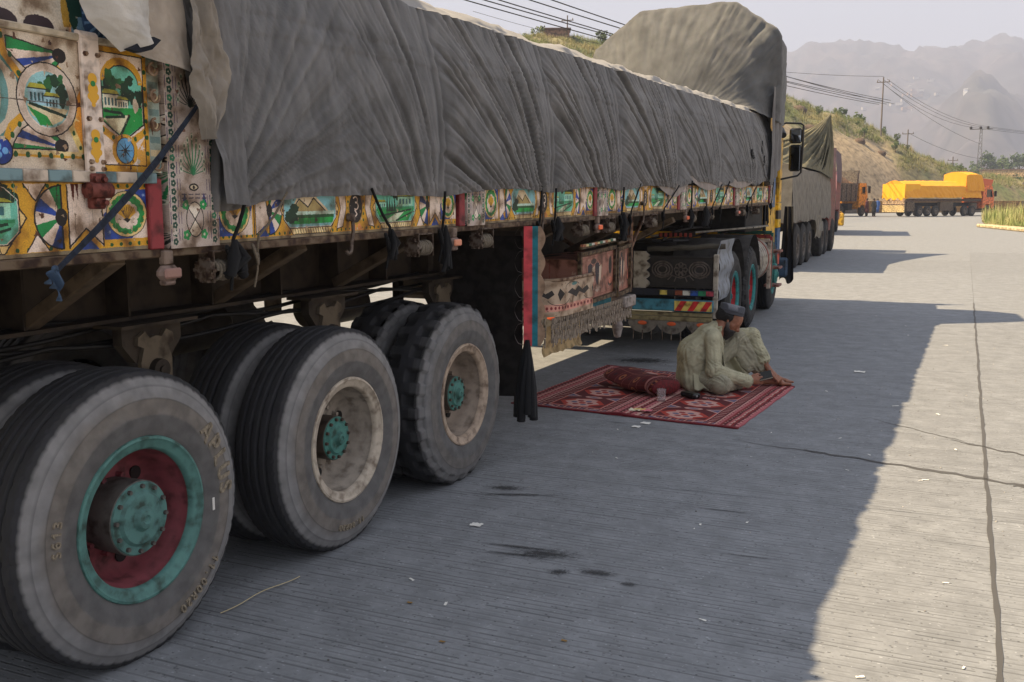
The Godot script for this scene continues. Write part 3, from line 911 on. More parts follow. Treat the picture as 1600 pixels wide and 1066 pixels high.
func post_art() -> Texture2D:
	var p := Paint.new(288, 1280, Color(0.74, 0.69, 0.66))
	p.view(0, 0, 288.0 / 260.0, 1280.0 / 1150.0)
	var rg := RandomNumberGenerator.new()
	rg.seed = 25
	for k in 38:
		for x in [26.0, 234.0]:
			p.flower(x, 16 + k * 30, 13, 5, Color(0.05, 0.26, 0.2) if rg.randf() < 0.8 else Color(0.1, 0.5, 0.36))
			p.ell(x, 16 + k * 30, 3.5, 3.5, Color(0.8, 0.75, 0.7), 8)
		if k % 2 == 0:
			for x in [46.0, 60.0, 200.0, 214.0, 6.0, 254.0]: p.line([V(x, k * 30), V(x, k * 30 + 42)], 3.5, Color(0.33, 0.28, 0.42))
	for q in [[640.0, Color(0.09, 0.09, 0.1)], [885.0, Color(0.12, 0.5, 0.3)], [400.0, Color(0.09, 0.09, 0.1)]]:
		for k in 11:
			var a := -PI / 2 + (k - 5) * 0.27
			var l := 150.0 - absf(k - 5) * 9.0
			p.line([V(130, q[0]), V(130 + cos(a) * l * 0.5, q[0] + sin(a) * l * 0.62), V(130 + cos(a) * l * 0.62, q[0] + sin(a) * l)], 6 if absf(k - 5) < 3 else 3.5, q[1].lerp(Color(0.4, 0.5, 0.42), absf(k - 5) * 0.1))
			p.ell(130 + cos(a) * l * 0.6, q[0] + sin(a) * l * 0.92, 8, 12, Color(0.8, 0.82, 0.76)); p.ell(130 + cos(a) * l * 0.6, q[0] + sin(a) * l * 0.92, 4, 6, Color(0.3, 0.42, 0.36))
	p.ell(130, 930, 26, 14, INK); p.ell(130, 930, 18, 8, Color(0.85, 0.8, 0.7)); p.ell(130, 930, 6, 7, INK)
	for x in [80.0, 182.0]: p.fill([V(x, 950), V(x + 15, 995), V(x, 1008), V(x - 15, 995)], Color(0.1, 0.16, 0.5))
	p.rect(0, 0, 260, 1, INK)
	p.line([V(64, 1000), V(196, 1000)], 3, INK)
	p.view(0, 20, 288.0 / 260.0, 1280.0 / 1150.0)
	for y in [938.0, 952.0]:
		for k in 4: p.line([V(66 + k * 35, y), V(90 + k * 35, y)], 4, Color(0.3, 0.26, 0.36))
	p.ell(130, 1030, 47, 66, INK); p.ell(130, 1030, 43, 62, Color(0.74, 0.69, 0.66))
	p.fill([V(130, 1030), V(96, 992), V(112, 974), V(130, 968), V(148, 974), V(164, 992)], Color(0.93, 0.9, 0.85)); p.fill([V(130, 1030), V(96, 1068), V(112, 1086), V(130, 1092), V(148, 1086), V(164, 1068)], Color(0.93, 0.9, 0.85))
	p.line([V(98, 990), V(162, 1070)], 4, INK); p.line([V(162, 990), V(98, 1070)], 4, INK)
	for x in [84.0, 176.0]:
		for y in [976.0, 1086.0]: p.flower(x, y, 19, 5, Color(0.1, 0.6, 0.32)); p.ell(x, y, 6, 6, Color(0.8, 0.8, 0.7), 8)
	p.wear(rg, 220, [Color(0.6, 0.53, 0.47), Color(0.5, 0.36, 0.3), Color(0.8, 0.77, 0.74)], 1.0, 9.0)
	p.brushed(FastNoiseLite.new(), 0.02)
	return p.tex()

const RX := -2.58
const RXL := -5.06
func ry(z: float) -> float: return 1.495 + 0.0107 * (-z - 2.0)
func wp(root: Node3D, called: String, s: Sh, m: Material) -> MeshInstance3D: return part(root, called, s, m, -root.position)

func tyre(lug: bool) -> Sh:
	# axis x, outer side at +x; the tyre runs from x = -0.29 to 0
	var s := Sh.new()
	var pr := [V(-0.03, 0.272), V(-0.012, 0.285), V(-0.002, 0.302), V(0.004, 0.318), V(0.0035, 0.322), V(0.008, 0.33), V(0.012, 0.352), V(0.0145, 0.375), V(0.016, 0.38), V(0.0145, 0.386), V(0.014, 0.41), V(0.010, 0.435), V(0.0125, 0.438), V(0.008, 0.443), V(0.002, 0.466), V(-0.004, 0.478), V(-0.003, 0.482), V(-0.01, 0.49), V(-0.02, 0.508), V(-0.028, 0.52), V(-0.034, 0.530)]
	var na := 288 if lug else 240
	var nt := 44
	var m := pr.size() * 2 + nt
	var dust := Color(0.28, 0.27, 0.255)
	var dark := Color(0.032, 0.032, 0.035)
	s.grid(na + 1, m, func(i: int, j: int):
		var a := TAU * i / na
		var p := Vector2.ZERO
		if j < pr.size(): p = pr[j]
		elif j >= m - pr.size():
			p = pr[m - 1 - j]
			p.x = -0.28 - p.x
		else:
			var q := float(j - pr.size()) / (nt - 1)
			p = V(lerpf(-0.036, -0.244, q), 0.534 + 0.008 * sin(q * PI))
			var k := (p.x + 0.14) / 0.104
			if lug:
				var ph := i % 12
				var onl := ph < 6 if k > 0.0 else (ph + 6) % 12 < 6
				if absf(k) > 0.22 and not onl: p.y -= 0.024 * smoothstep(0.22, 0.34, absf(k))
			else:
				var zg := 0.022 * (absf(float(i % 6) - 3.0) / 3.0 - 0.5)
				for gk in [-0.62, -0.2, 0.2, 0.62]:
					if absf(k - gk - zg) < 0.05: p.y -= 0.012
				if absf(k) > 0.93 and i % 4 == 0: p.y -= 0.006
		if not lug and j >= pr.size() - 3 and j < pr.size() and i % 4 == 0: p.y -= 0.004
		if lug and ((j >= pr.size() - 5 and j < pr.size() and i % 12 >= 6) or (j >= m - pr.size() and j < m - pr.size() + 5 and (i + 6) % 12 >= 6)): p.x -= 0.014 * signf(p.x + 0.14)
		return Vector3(p.x, p.y * sin(a), p.y * cos(a)), false, V(6, 1), func(i: int, j: int):
		var d := mini(j, m - 1 - j)
		var a := TAU * i / na
		var w := 0.5 + 0.5 * N.get_noise_3d(cos(a) * 1.3, sin(a) * 1.3, d * 0.13 + (5.0 if lug else 0.0))
		var w2 := 0.5 + 0.5 * N.get_noise_3d(cos(a) * 4.0, sin(a) * 4.0, d * 0.2)
		if d < pr.size() - 2:
			var bd := d + 3.4 * (w - 0.5) + 2.2 * (w2 - 0.5)
			var side := dust.lerp(Color(0.16, 0.145, 0.125), w * 0.45 + 0.3 * smoothstep(6.0, 8.0, bd) * smoothstep(13.0, 11.0, bd)).lerp(Color(0.31, 0.30, 0.29), w2 * 0.25)
			side = side.lerp(Color(0.115, 0.11, 0.105), 0.7 * smoothstep(9.5, 6.5, bd)).lerp(Color(0.25, 0.21, 0.165), 0.5 * smoothstep(7.0, 9.5, bd) * smoothstep(14.0, 11.5, bd))
			side = side.lerp(Color(0.35, 0.345, 0.335), 0.6 * smoothstep(11.5, 14.5, bd))
			if d == 12 or d == 16: side *= 0.7
			if lug: side = side.lerp(Color(0.15, 0.148, 0.145), 0.45)
			return side
		if lug and absf(d - pr.size() + 2.0) < 14.0 and (i if j < m / 2 else i + 6) % 12 >= 6: return Color(0.028, 0.028, 0.03)
		if lug and d < pr.size() + 9: return dark.lerp(dust, 0.05 + 0.2 * w2)
		return dark.lerp(dust, 0.09 * w2 * w))
	return s
func rim(dish: float) -> Array:
	# [ring, barrel and disc]
	var xf := Transform3D(Basis(Vector3(0, 1, 0), Vector3(0, 0, 1), Vector3(1, 0, 0)), Vector3.ZERO)
	var ring := Sh.new()
	ring.lathe([V(-0.035, 0.298), V(-0.006, 0.306), V(0.005, 0.301), V(0.007, 0.292), V(-0.002, 0.283), V(-0.004, 0.262), V(-0.012, 0.254), V(-0.03, 0.251)], xf, 64)
	var dk := Sh.new()
	dk.lathe([V(-0.03, 0.252), V(-0.07, 0.246), V(-0.074, 0.242), V(-dish + 0.03, 0.234), V(-dish, 0.205), V(-dish - 0.008, 0.18), V(-dish + 0.004, 0.14), V(-dish, 0.08)], xf, 64)
	for k in 6:
		var a := TAU * k / 6 + 0.3
		dk.col = Color(0.04, 0.04, 0.04)
		var o := Vector3(-dish - 0.004, sin(a) * 0.178, cos(a) * 0.178)
		dk.cyl(o, o + Vector3(0.008, 0, 0), 0.026, 0.026, 14)
		dk.col = Color.WHITE
	for k in 10:
		var a := TAU * k / 10
		var o := Vector3(-dish, sin(a) * 0.143, cos(a) * 0.143)
		dk.cyl(o, o + Vector3(0.03, 0, 0), 0.013, 0.011, 6)
	return [ring, dk]
func hub(len_: float, r: float) -> Array:
	var xf := Transform3D(Basis(Vector3(0, 1, 0), Vector3(0, 0, 1), Vector3(1, 0, 0)), Vector3.ZERO)
	var body := Sh.new()
	body.lathe([V(-0.26, r * 0.96), V(-0.26 + len_ * 0.85, r), V(-0.268 + len_, r), V(-0.26 + len_ - 0.006, r * 0.97)], xf, 40)
	var cap := Sh.new()
	var x0 := -0.26 + len_
	cap.lathe([V(x0 - 0.006, r * 0.975), V(x0, r * 0.95), V(x0 + 0.001, r * 0.74), V(x0 + 0.012, r * 0.66), V(x0 + 0.014, r * 0.34), V(x0 + 0.02, r * 0.3), V(x0 + 0.032, r * 0.24), V(x0 + 0.034, r * 0.12), V(x0 + 0.028, r * 0.08), V(x0 + 0.028, 0)], xf, 40)
	var bolt := Sh.new()
	bolt.cyl(Vector3(x0 - 0.002, 0, 0), Vector3(x0 + 0.012, 0, 0), 0.0095, 0.008, 6)
	return [body, cap, bolt]
var TY := {}
func wheel(root: Node3D, at: Vector3, kind: int, cols: Array, face := 1.0, spin := 0.0, hr := 0.135, hl := 0.225, bolted := false, dark := false) -> Node3D:
	# a wheel under a vehicle; cols: ring, barrel, hub side, cap
	if TY.is_empty():
		TY.rib = tyre(false).mesh(); TY.lug = tyre(true).mesh()
		var r1 := rim(0.17)
		TY.ring = r1[0].mesh(); TY.disc = r1[1].mesh()
		TY.black = mt("black_rubber", Color(0.42, 0.42, 0.43), 0.85, T.dust, 1.3)
		TY.rubber = mt("dusty_rubber", Color(0.9, 0.9, 0.91), 0.86, noise_tex(0.018, [[0.15, g(0.82)], [0.5, g(0.93)], [0.75, g(1.0)]], 512, 9, FastNoiseLite.TYPE_SIMPLEX_SMOOTH, 31), 1.1)
	var w := Node3D.new()
	w.name = "wheel"
	root.add_child(w, true)
	w.position = at - root.position
	w.rotation = Vector3(spin, 0 if face > 0 else PI, 0)
	part(w, "tyre", TY.lug if kind == 1 else TY.rib, TY.black if dark else TY.rubber)
	var pm := func(c: Color): return mt("wheel_paint_" + c.to_html(), c, 0.7, T.worn, 2.5)
	part(w, "rim_ring", TY.ring, pm.call(cols[0]))
	part(w, "rim", TY.disc, pm.call(cols[1]))
	var key := "hub%0.3f%0.3f" % [hr, hl]
	if not TY.has(key):
		var h := hub(hl, hr)
		TY[key] = [h[0].mesh(), h[1].mesh(), h[2].mesh()]
	part(w, "hub", TY[key][0], pm.call(cols[2]))
	part(w, "hub_cap", TY[key][1], pm.call(cols[3]))
	if bolted:
		for k in 12: part(w, "hub_bolt", TY[key][2], pm.call(cols[2]), Vector3(0, sin(TAU * k / 12 + 0.1), cos(TAU * k / 12 + 0.1)) * hr * 0.86)
	return w
func letters(par: Node3D, text: String, r: float, mid: float, size: float, slant := 0.0) -> void:
	# raised letters round a tyre's side wall; mid is the angle of their middle, clockwise from the top
	var fnt := SystemFont.new()
	fnt.font_names = PackedStringArray(["Droid Sans"])
	fnt.font_weight = 700
	var m := mt("raised_letters", Color(0.62, 0.57, 0.49), 0.9, T.grain, 3.0)
	for k in text.length():
		if text[k] == " ": continue
		var tm := TextMesh.new()
		tm.text = text[k]
		tm.font = fnt
		tm.font_size = 32
		tm.pixel_size = size / 24.0
		tm.depth = 0.008
		var a := mid + (k - (text.length() - 1) * 0.5) * size * 0.92 / r
		var o := part(par, "letter", tm, m)
		# upright direction points outwards from the hub, seen from +x
		var up := Vector3(0, cos(a), -sin(a))
		var x := up.cross(Vector3(1, 0, 0))
		o.transform = Transform3D(Basis(x + up * slant, up, Vector3(1, 0, 0)), Vector3(0.0155, 0, 0) + up * r)

func trailer() -> void:
	T.worn = noise_tex(0.009, [[0.12, Color(0.55, 0.5, 0.46)], [0.38, g(0.82)], [0.6, g(0.98)], [1.0, g(1.0)]], 512, 8, FastNoiseLite.TYPE_SIMPLEX_SMOOTH, 17)
	var root := thing("semi_trailer", "long semi trailer with hand painted yellow side boards and three axles, nearest the camera", "trailer", Vector3(-3.82, 0, -3.83))
	var art := [board_art(1), board_art(2)]
	var bays := [[-0.35, -2.64], [-2.97, -4.93], [-5.27, -7.2], [-7.5, -9.62], [-9.95, -12.2], [-12.5, -14.55]]
	var bm := [painted("board_paint", art[0]), painted("board_paint_b", art[1])]
	var steel := mt("chassis_steel", Color(0.23, 0.19, 0.15), 0.8, T.worn, 1.4)
	var rusty := mt("rusty_steel", Color(0.62, 0.54, 0.46), 0.85, T.rust, 1.6)
	var wood := mt("old_plank", Color(0.45, 0.36, 0.27), 0.9, T.grain, 1.5)
	for k in bays.size():
		var z0: float = bays[k][0]
		var z1: float = bays[k][1]
		var s := Sh.new()
		var a := Vector3(RX, ry(z0), z0)
		var b := Vector3(RX, ry(z1), z1)
		var top := 0.235 if k == 0 else 0.33
		var up := Vector3(0, 0.235, 0)
		s.quad_uv(a, b, b + up, a + up, Vector3.RIGHT)
		s.poly([a + up, b + up, b + up - Vector3(0.05, 0, 0), a + up - Vector3(0.05, 0, 0)], a)
		s.poly([a, b, b - Vector3(0.05, 0, 0), a - Vector3(0.05, 0, 0)], a + up)
		s.poly([a, a + up, a + up - Vector3(0.05, 0, 0), a - Vector3(0.05, 0, 0)], b)
		s.poly([b, b + up, b + up - Vector3(0.05, 0, 0), b - Vector3(0.05, 0, 0)], a)
		wp(root, "side_board", s, bm[k % 2])
		# the same board on the far side
		s = Sh.new()
		s.bar(Vector3(RXL, ry(z0) + 0.12, z0), Vector3(RXL, ry(z1) + 0.12, z1), 0.05, 0.235)
		wp(root, "side_board", s, mt("far_board", Color(0.62, 0.48, 0.24), 0.7, T.worn, 1.5))
	# upright stakes: painted faces and their red strips
	var pa := post_art()
	var pm := painted("stake_paint", pa)
	for k in 6:
		var z: float = [-2.715, -5.03, -7.25, -9.68, -12.26, -14.64][k]
		var zb: float = z - [0.255, 0.23, 0.22, 0.24, 0.22, 0.2][k]
		var s := Sh.new()
		var tp := 2.48 if k == 0 else ry(z) + 0.36
		s.quad_uv(Vector3(RX + 0.022, ry(z) - 0.005, z), Vector3(RX + 0.022, ry(zb) - 0.005, zb), Vector3(RX + 0.022, tp, zb), Vector3(RX + 0.022, tp, z), Vector3.RIGHT)
		for e in [[z, zb], [zb, z]]:
			s.poly([Vector3(RX + 0.022, ry(e[0]) - 0.005, e[0]), Vector3(RX + 0.022, tp, e[0]), Vector3(RX - 0.08, tp, e[0]), Vector3(RX - 0.08, ry(e[0]) - 0.005, e[0])], Vector3(RX, 2, e[1]))
		if k > 0:
			# only the lower part of the painted pattern fits the short stakes
			for e in 4: s.t[e].y = 1.0 - (1.0 - s.t[e].y) * 0.32
		else:
			for e in 4: s.t[e].y = 1.0 - (1.0 - s.t[e].y) * 0.868
		wp(root, "stake", s, pm)
		s = Sh.new()
		s.box(Vector3(RX - 0.012, ry(z) + 0.118, z + 0.045 + (0.0 if k else 0.01)), Vector3(0.055, 0.245, 0.065), 0.004)
		wp(root, "red_strip", s, mt("red_paint", Color(0.56, 0.19, 0.21), 0.65, T.worn, 2.0))
	# the rear gate above the lower board
	var gs := Sh.new()
	gs.quad_uv(Vector3(RX + 0.012, 1.762, -1.3), Vector3(RX + 0.012, 1.762, -2.70), Vector3(RX + 0.012, 2.162, -2.70), Vector3(RX + 0.012, 2.162, -1.3), Vector3.RIGHT)
	gs.box(Vector3(RX - 0.025, 1.962, -2.0), Vector3(0.07, 0.398, 1.398))
	wp(root, "gate_panel", gs, painted("gate_paint", gate_art()))
	gs = Sh.new()
	gs.quad_uv(Vector3(RX + 0.002, 2.185, -1.3), Vector3(RX + 0.002, 2.185, -2.70), Vector3(RX + 0.002, 2.585, -2.70), Vector3(RX + 0.002, 2.585, -1.3), Vector3.RIGHT)
	gs.box(Vector3(RX - 0.03, 2.385, -2.0), Vector3(0.06, 0.398, 1.398))
	wp(root, "upper_panel", gs, painted("upper_paint", upper_art()))
	gs = Sh.new()
	gs.box(Vector3(RX - 0.02, 2.174, -2.0), Vector3(0.085, 0.022, 1.40), 0.004)
	wp(root, "gate_rail", gs, mt("gate_rail_paint", Color(0.78, 0.72, 0.62), 0.7, T.worn, 2.0))
	for k in 15:
		gs = Sh.new()
		gs.box(Vector3(RX + 0.002, 1.743, -1.35 - 0.09 * k), Vector3(0.06, 0.036, 0.0895), 0.003)
		wp(root, "rail_block", gs, mt("block_pale", Color(0.82, 0.76, 0.69), 0.7, T.worn, 2.2) if k % 2 else mt("block_blue", Color(0.47, 0.58, 0.60), 0.7, T.worn, 2.2))
	# hinge strap with its bolts, its painted flowers and the rusty hinge under it
	var st := Sh.new()
	st.box(Vector3(RX + 0.022, 1.96, -2.395), Vector3(0.018, 0.43, 0.072), 0.004)
	st.cyl(Vector3(RX + 0.01, 2.178, -2.36), Vector3(RX + 0.01, 2.178, -2.43), 0.02, 0.02, 12)
	var strap := wp(root, "hinge_strap", st, mt("strap_paint", Color(0.93, 0.86, 0.80), 0.65, T.worn, 2.6))
	for y in [2.125, 1.925, 1.79, 1.768]:
		for dz in [-0.024, 0.024]:
			var b := Sh.new()
			b.cyl(Vector3(RX + 0.03, y, -2.395 + dz), Vector3(RX + 0.041, y, -2.395 + dz), 0.009, 0.007, 6)
			part(strap, "bolt", b, rusty)
	for y in [2.03, 1.855]:
		var fl := Sh.new()
		for q in [[0.0, 0.02, 0.018], [0.0, -0.012, 0.02], [0.0, -0.042, 0.015], [-0.012, -0.035, 0.011], [0.012, -0.035, 0.011], [0.0, -0.06, 0.008]]:
			fl.cyl(Vector3(RX + 0.03, y + q[1], -2.395 + q[0]), Vector3(RX + 0.0318 + q[2] * 0.02, y + q[1], -2.395 + q[0]), q[2], q[2], 16)
		part(strap, "painted_flower", fl, mt("flower_ochre", OCHRE, 0.6))
		fl = Sh.new()
		fl.cyl(Vector3(RX + 0.031, y + 0.005, -2.395), Vector3(RX + 0.034, y + 0.005, -2.395), 0.009, 0.009, 12)
		part(strap, "painted_leaf", fl, mt("flower_green", Color(0.13, 0.5, 0.24), 0.6))
	var hg := Sh.new()
	hg.cyl(Vector3(RX + 0.03, 1.70, -2.35), Vector3(RX + 0.03, 1.70, -2.44), 0.026, 0.026, 14)
	hg.box(Vector3(RX + 0.022, 1.73, -2.395), Vector3(0.03, 0.05, 0.07), 0.006)
	hg.box(Vector3(RX + 0.02, 1.675, -2.395), Vector3(0.026, 0.07, 0.062), 0.006)
	for q in [[1.665, -2.375], [1.66, -2.412], [1.735, -2.378], [1.735, -2.412]]:
		hg.cyl(Vector3(RX + 0.03, q[0], q[1]), Vector3(RX + 0.048, q[0], q[1]), 0.012, 0.01, 6)
	wp(root, "hinge", hg, mt("hinge_rust", Color(0.5, 0.27, 0.24), 0.85, T.rust, 3.0))
	for q in [[2.11, -2.655], [1.925, -2.655], [2.02, -2.66], [1.79, -2.66]]:
		var lt := Sh.new()
		lt.cyl(Vector3(RX + 0.012, q[0], q[1]), Vector3(RX + 0.03, q[0], q[1]), 0.012, 0.012, 10)
		lt.tube(arc(Vector3(RX + 0.035, q[0], q[1]), Vector3(0, 0.02, 0), Vector3(0, 0, 0.02), 0, TAU * 0.8, 10), 0.005, 6)
		wp(root, "latch_ring", lt, rusty)
	# a dark recess behind the post where the load shows, and the deck
	var dk := Sh.new()
	dk.bar(Vector3(-3.82, 1.56, -0.3), Vector3(-3.82, 1.70, -14.8), 2.4, 0.07)
	wp(root, "deck", dk, wood)
	var sill := Sh.new()
	sill.bar(Vector3(RX - 0.035, ry(-0.3) - 0.018, -0.3), Vector3(RX - 0.035, ry(-14.8) - 0.018, -14.8), 0.085, 0.032, 0.004)
	wp(root, "sill_rail", sill, mt("sill", Color(0.42, 0.36, 0.29), 0.8, T.rust, 1.3))
	sill = Sh.new()
	sill.bar(Vector3(RXL + 0.035, ry(-0.3) - 0.018, -0.3), Vector3(RXL + 0.035, ry(-14.8) - 0.018, -14.8), 0.085, 0.032, 0.004)
	wp(root, "sill_rail", sill, steel)
	# chassis: two deep beams with flanges, web stiffeners, cross members and braces
	for sd in [-1.0, 1.0]:
		var x: float = -3.82 + sd * 0.47
		var b := Sh.new()
		b.bar(Vector3(x, 1.32, -0.4), Vector3(x, 1.345, -9.4), 0.016, 0.31)
		b.bar(Vector3(x + sd * 0.05, 1.163, -0.4), Vector3(x + sd * 0.05, 1.185, -9.4), 0.2, 0.016)
		b.bar(Vector3(x, 1.475, -0.4), Vector3(x, 1.50, -9.4), 0.16, 0.014)
		b.bar(Vector3(x, 1.44, -9.3), Vector3(x, 1.53, -14.4), 0.14, 0.15)
		wp(root, "chassis_beam", b, steel)
		for k in 13:
			var z := -0.55 - 0.52 * k
			var s := Sh.new()
			s.box(Vector3(x + sd * 0.07, 1.325, z), Vector3(0.13, 0.295, 0.012))
			wp(root, "web_stiffener", s, steel)
	for k in 18:
		var z := -0.7 - 0.8 * k
		var s := Sh.new()
		s.bar(Vector3(RXL + 0.06, ry(z) + 0.01, z), Vector3(RX - 0.06, ry(z) + 0.01, z), 0.06, 0.07)
		wp(root, "cross_member", s, steel)
	for q in [[-1.95, -2.55, 1.0], [-3.02, -3.6, 1.0], [-4.05, -4.6, 1.0], [-6.1, -6.6, 1.0], [-7.6, -8.2, 1.0], [-9.3, -9.75, 1.0], [-2.3, -2.9, -1.0], [-5.0, -5.6, -1.0]]:
		var s := Sh.new()
		s.bar(Vector3(-3.82 + q[2] * 0.58, 1.20, q[1] - 0.12), Vector3(-3.82 + q[2] * 1.17, 1.475, q[1]), 0.06, 0.055, 0.004)
		wp(root, "brace", s, mt("brace_steel", Color(0.40, 0.34, 0.27), 0.8, T.worn, 1.8))
	# spring hangers with their bushes and ears
	for z in [-3.19, -4.48, -1.9, -5.78]:
		for sd in [-1.0, 1.0]:
			var x: float = -3.82 + sd * 0.66
			var s := Sh.new()
			s.prism(PackedVector2Array([V(-0.17, 0.17), V(0.17, 0.17), V(0.17, 0.08), V(0.10, 0.0), V(-0.10, 0.0), V(-0.17, 0.08)]), Transform3D(Basis(Vector3(0, 0, -1), Vector3(0, 1, 0), Vector3(1, 0, 0)), Vector3(x, 0.99, z)), 0.05)
			s.box(Vector3(x, 1.152, z), Vector3(0.16, 0.014, 0.44))
			var hgp := wp(root, "spring_hanger", s, mt("hanger_steel", Color(0.27, 0.23, 0.185), 0.85, T.worn, 1.2))
			s = Sh.new()
			s.prism(PackedVector2Array([V(-0.085, -0.13), V(0.085, -0.13), V(0.09, 0.0), V(0.07, 0.06), V(0.105, 0.075), V(0.10, 0.11), V(0.06, 0.13), V(0.035, 0.10), V(0.0, 0.108), V(-0.035, 0.10), V(-0.06, 0.13), V(-0.10, 0.11), V(-0.105, 0.075), V(-0.07, 0.06), V(-0.09, 0.0)]), Transform3D(Basis(Vector3(0, 0, -1), Vector3(0, 1, 0), Vector3(1, 0, 0)), Vector3(x + sd * 0.036, 0.99, z)), 0.02)
			part(hgp, "eared_plate", s, mt("plate_steel", Color(0.44, 0.39, 0.32), 0.85, T.worn, 1.5))
			s = Sh.new()
			s.cyl(Vector3(x + sd * 0.04, 0.95, z), Vector3(x + sd * 0.075, 0.95, z), 0.05, 0.047, 20)
			s.cyl(Vector3(x + sd * 0.07, 0.95, z), Vector3(x + sd * 0.085, 0.95, z), 0.02, 0.018, 10)
			part(hgp, "bush", s, steel)
	var WZ := [-2.60, -3.915, -5.145]
	for k in 3:
		var z: float = WZ[k]
		var s := Sh.new()
		s.cyl(Vector3(-4.9, 0.53, z), Vector3(-2.75, 0.53, z), 0.07, 0.07, 14)
		wp(root, "axle", s, steel)
		for sd in [-1.0, 1.0]:
			s = Sh.new()
			for l in 5:
				var hl := 0.52 - l * 0.085
				s.tube([Vector3(-3.82 + sd * 0.62, 0.80 - l * 0.026, z + hl), Vector3(-3.82 + sd * 0.62, 0.73 - l * 0.02, z), Vector3(-3.82 + sd * 0.62, 0.80 - l * 0.026, z - hl)], 0.022, 4)
			s.box(Vector3(-3.82 + sd * 0.62, 0.62, z), Vector3(0.12, 0.26, 0.16), 0.01)
			wp(root, "leaf_spring", s, steel)
			s = Sh.new()
			s.cyl(Vector3(-3.82 + sd * 0.74, 0.53, z), Vector3(-3.82 + sd * 0.82, 0.53, z), 0.2, 0.2, 20)
			wp(root, "brake_drum", s, steel)
	var green := Color(0.10, 0.42, 0.37)
	var sets := [[0, [Color(0.33, 0.51, 0.48), Color(0.50, 0.235, 0.26), Color(0.36, 0.345, 0.325), Color(0.33, 0.50, 0.475)], 0.138, 0.24], [0, [Color(0.74, 0.69, 0.62), Color(0.60, 0.56, 0.51), Color(0.30, 0.25, 0.21), Color(0.27, 0.49, 0.45)], 0.108, 0.19], [1, [Color(0.70, 0.62, 0.54), Color(0.58, 0.52, 0.46), Color(0.34, 0.32, 0.28), Color(0.28, 0.49, 0.45)], 0.105, 0.2]]
	for k in 3:
		var q: Array = sets[k]
		var w := wheel(root, Vector3(-2.635, 0.528, WZ[k]), q[0], q[1], 1.0, 0.0 if k == 0 else 0.7 * k, q[2], q[3], true)
		if k == 0:
			letters(w, "APLUS", 0.412, 1.22, 0.072, -0.25)
			letters(w, "11.00R20", 0.425, 2.5, 0.036)
			letters(w, "S613", 0.40, -1.45, 0.036)
			var tg := Sh.new()
			tg.box(Vector3(0.013, -0.04, -0.345), Vector3(0.004, 0.05, 0.012), 0.001)
			part(w, "side_tag", tg, mt("tag_white", Color(0.85, 0.83, 0.8), 0.5))
		if k == 1: letters(w, "11.00R20", 0.42, -2.4, 0.03)
		wheel(root, Vector3(-2.635 - 0.335, 0.528, WZ[k]), q[0], [Color(0.3, 0.27, 0.24), Color(0.2, 0.18, 0.16), Color(0.2, 0.18, 0.16), Color(0.2, 0.18, 0.16)], 1.0, 1.1 * k + 0.4, 0.1, 0.1)
		wheel(root, Vector3(-5.0, 0.528, WZ[k]), q[0], [Color(0.5, 0.45, 0.38), Color(0.3, 0.27, 0.24), Color(0.3, 0.27, 0.24), Color(0.15, 0.4, 0.36)], -1.0, 0.3 * k, 0.105, 0.2)
		wheel(root, Vector3(-4.665, 0.528, WZ[k]), q[0], [Color(0.3, 0.27, 0.24), Color(0.2, 0.18, 0.16), Color(0.2, 0.18, 0.16), Color(0.2, 0.18, 0.16)], -1.0, 0.5 * k, 0.1, 0.1)
	# rope winches, lamps and hooks along the sill
	var iron := mt("winch_iron", Color(0.42, 0.38, 0.35), 0.6, T.rust, 3.0, 0.3)
	var rope := mt("dirty_rope", Color(0.52, 0.48, 0.42), 0.95, T.grain, 8.0)
	for z in [-3.0, -4.54, -5.28, -6.95, -7.55, -8.75, -10.2, -11.0, -12.75, -13.7]:
		var y: float = ry(z) - 0.085
		var s := Sh.new()
		for dz in [-0.075, 0.075]:
			s.box(Vector3(RX - 0.005, y, z + dz), Vector3(0.075, 0.12, 0.006), 0.002)
		s.box(Vector3(RX - 0.005, y + 0.057, z), Vector3(0.07, 0.006, 0.15))
		s.cyl(Vector3(RX, y - 0.012, z - 0.1), Vector3(RX, y - 0.012, z + 0.1), 0.017, 0.017, 10)
		s.cyl(Vector3(RX, y - 0.012, z + 0.082), Vector3(RX, y - 0.012, z + 0.105), 0.042, 0.042, 10)
		for k in 10:
			var a := TAU * k / 10
			s.box(Vector3(RX + cos(a) * 0.042, y - 0.012 + sin(a) * 0.042, z + 0.094), Vector3(0.012, 0.012, 0.02))
		var wn := wp(root, "rope_winch", s, iron)
		s = Sh.new()
		var ps := []
		var turns := 7
		for k in turns * 12 + 1:
			var a := TAU * k / 12.0
			var rr := 0.034 + 0.008 * N.get_noise_2d(k * 0.13, z)
			ps.append(Vector3(RX + cos(a) * rr, y - 0.016 + sin(a) * rr, z + 0.06 - 0.12 * k / (turns * 12.0) + 0.006 * N.get_noise_2d(k * 0.4, z + 9.0)))
		s.tube(ps, 0.0075, 6)
		part(wn, "rope_coil", s, rope)
	for q in [[-2.70, Color(0.58, 0.44, 0.40)], [-4.88, Color(0.85, 0.55, 0.42)], [-7.25, Color(0.95, 0.42, 0.2)], [-9.9, Color(0.9, 0.45, 0.3)], [-12.4, Color(0.9, 0.5, 0.4)]]:
		var z: float = q[0]
		var y: float = ry(z) - 0.055
		var s := Sh.new()
		s.box(Vector3(RX + 0.01, y + 0.02, z), Vector3(0.03, 0.05, 0.045), 0.004)
		var lm := wp(root, "marker_lamp_bracket", s, mt("lamp_bracket", Color(0.5, 0.43, 0.38), 0.75, T.worn, 3.0))
		s = Sh.new()
		s.box(Vector3(RX + 0.015, y - 0.035, z), Vector3(0.05, 0.055, 0.1), 0.02)
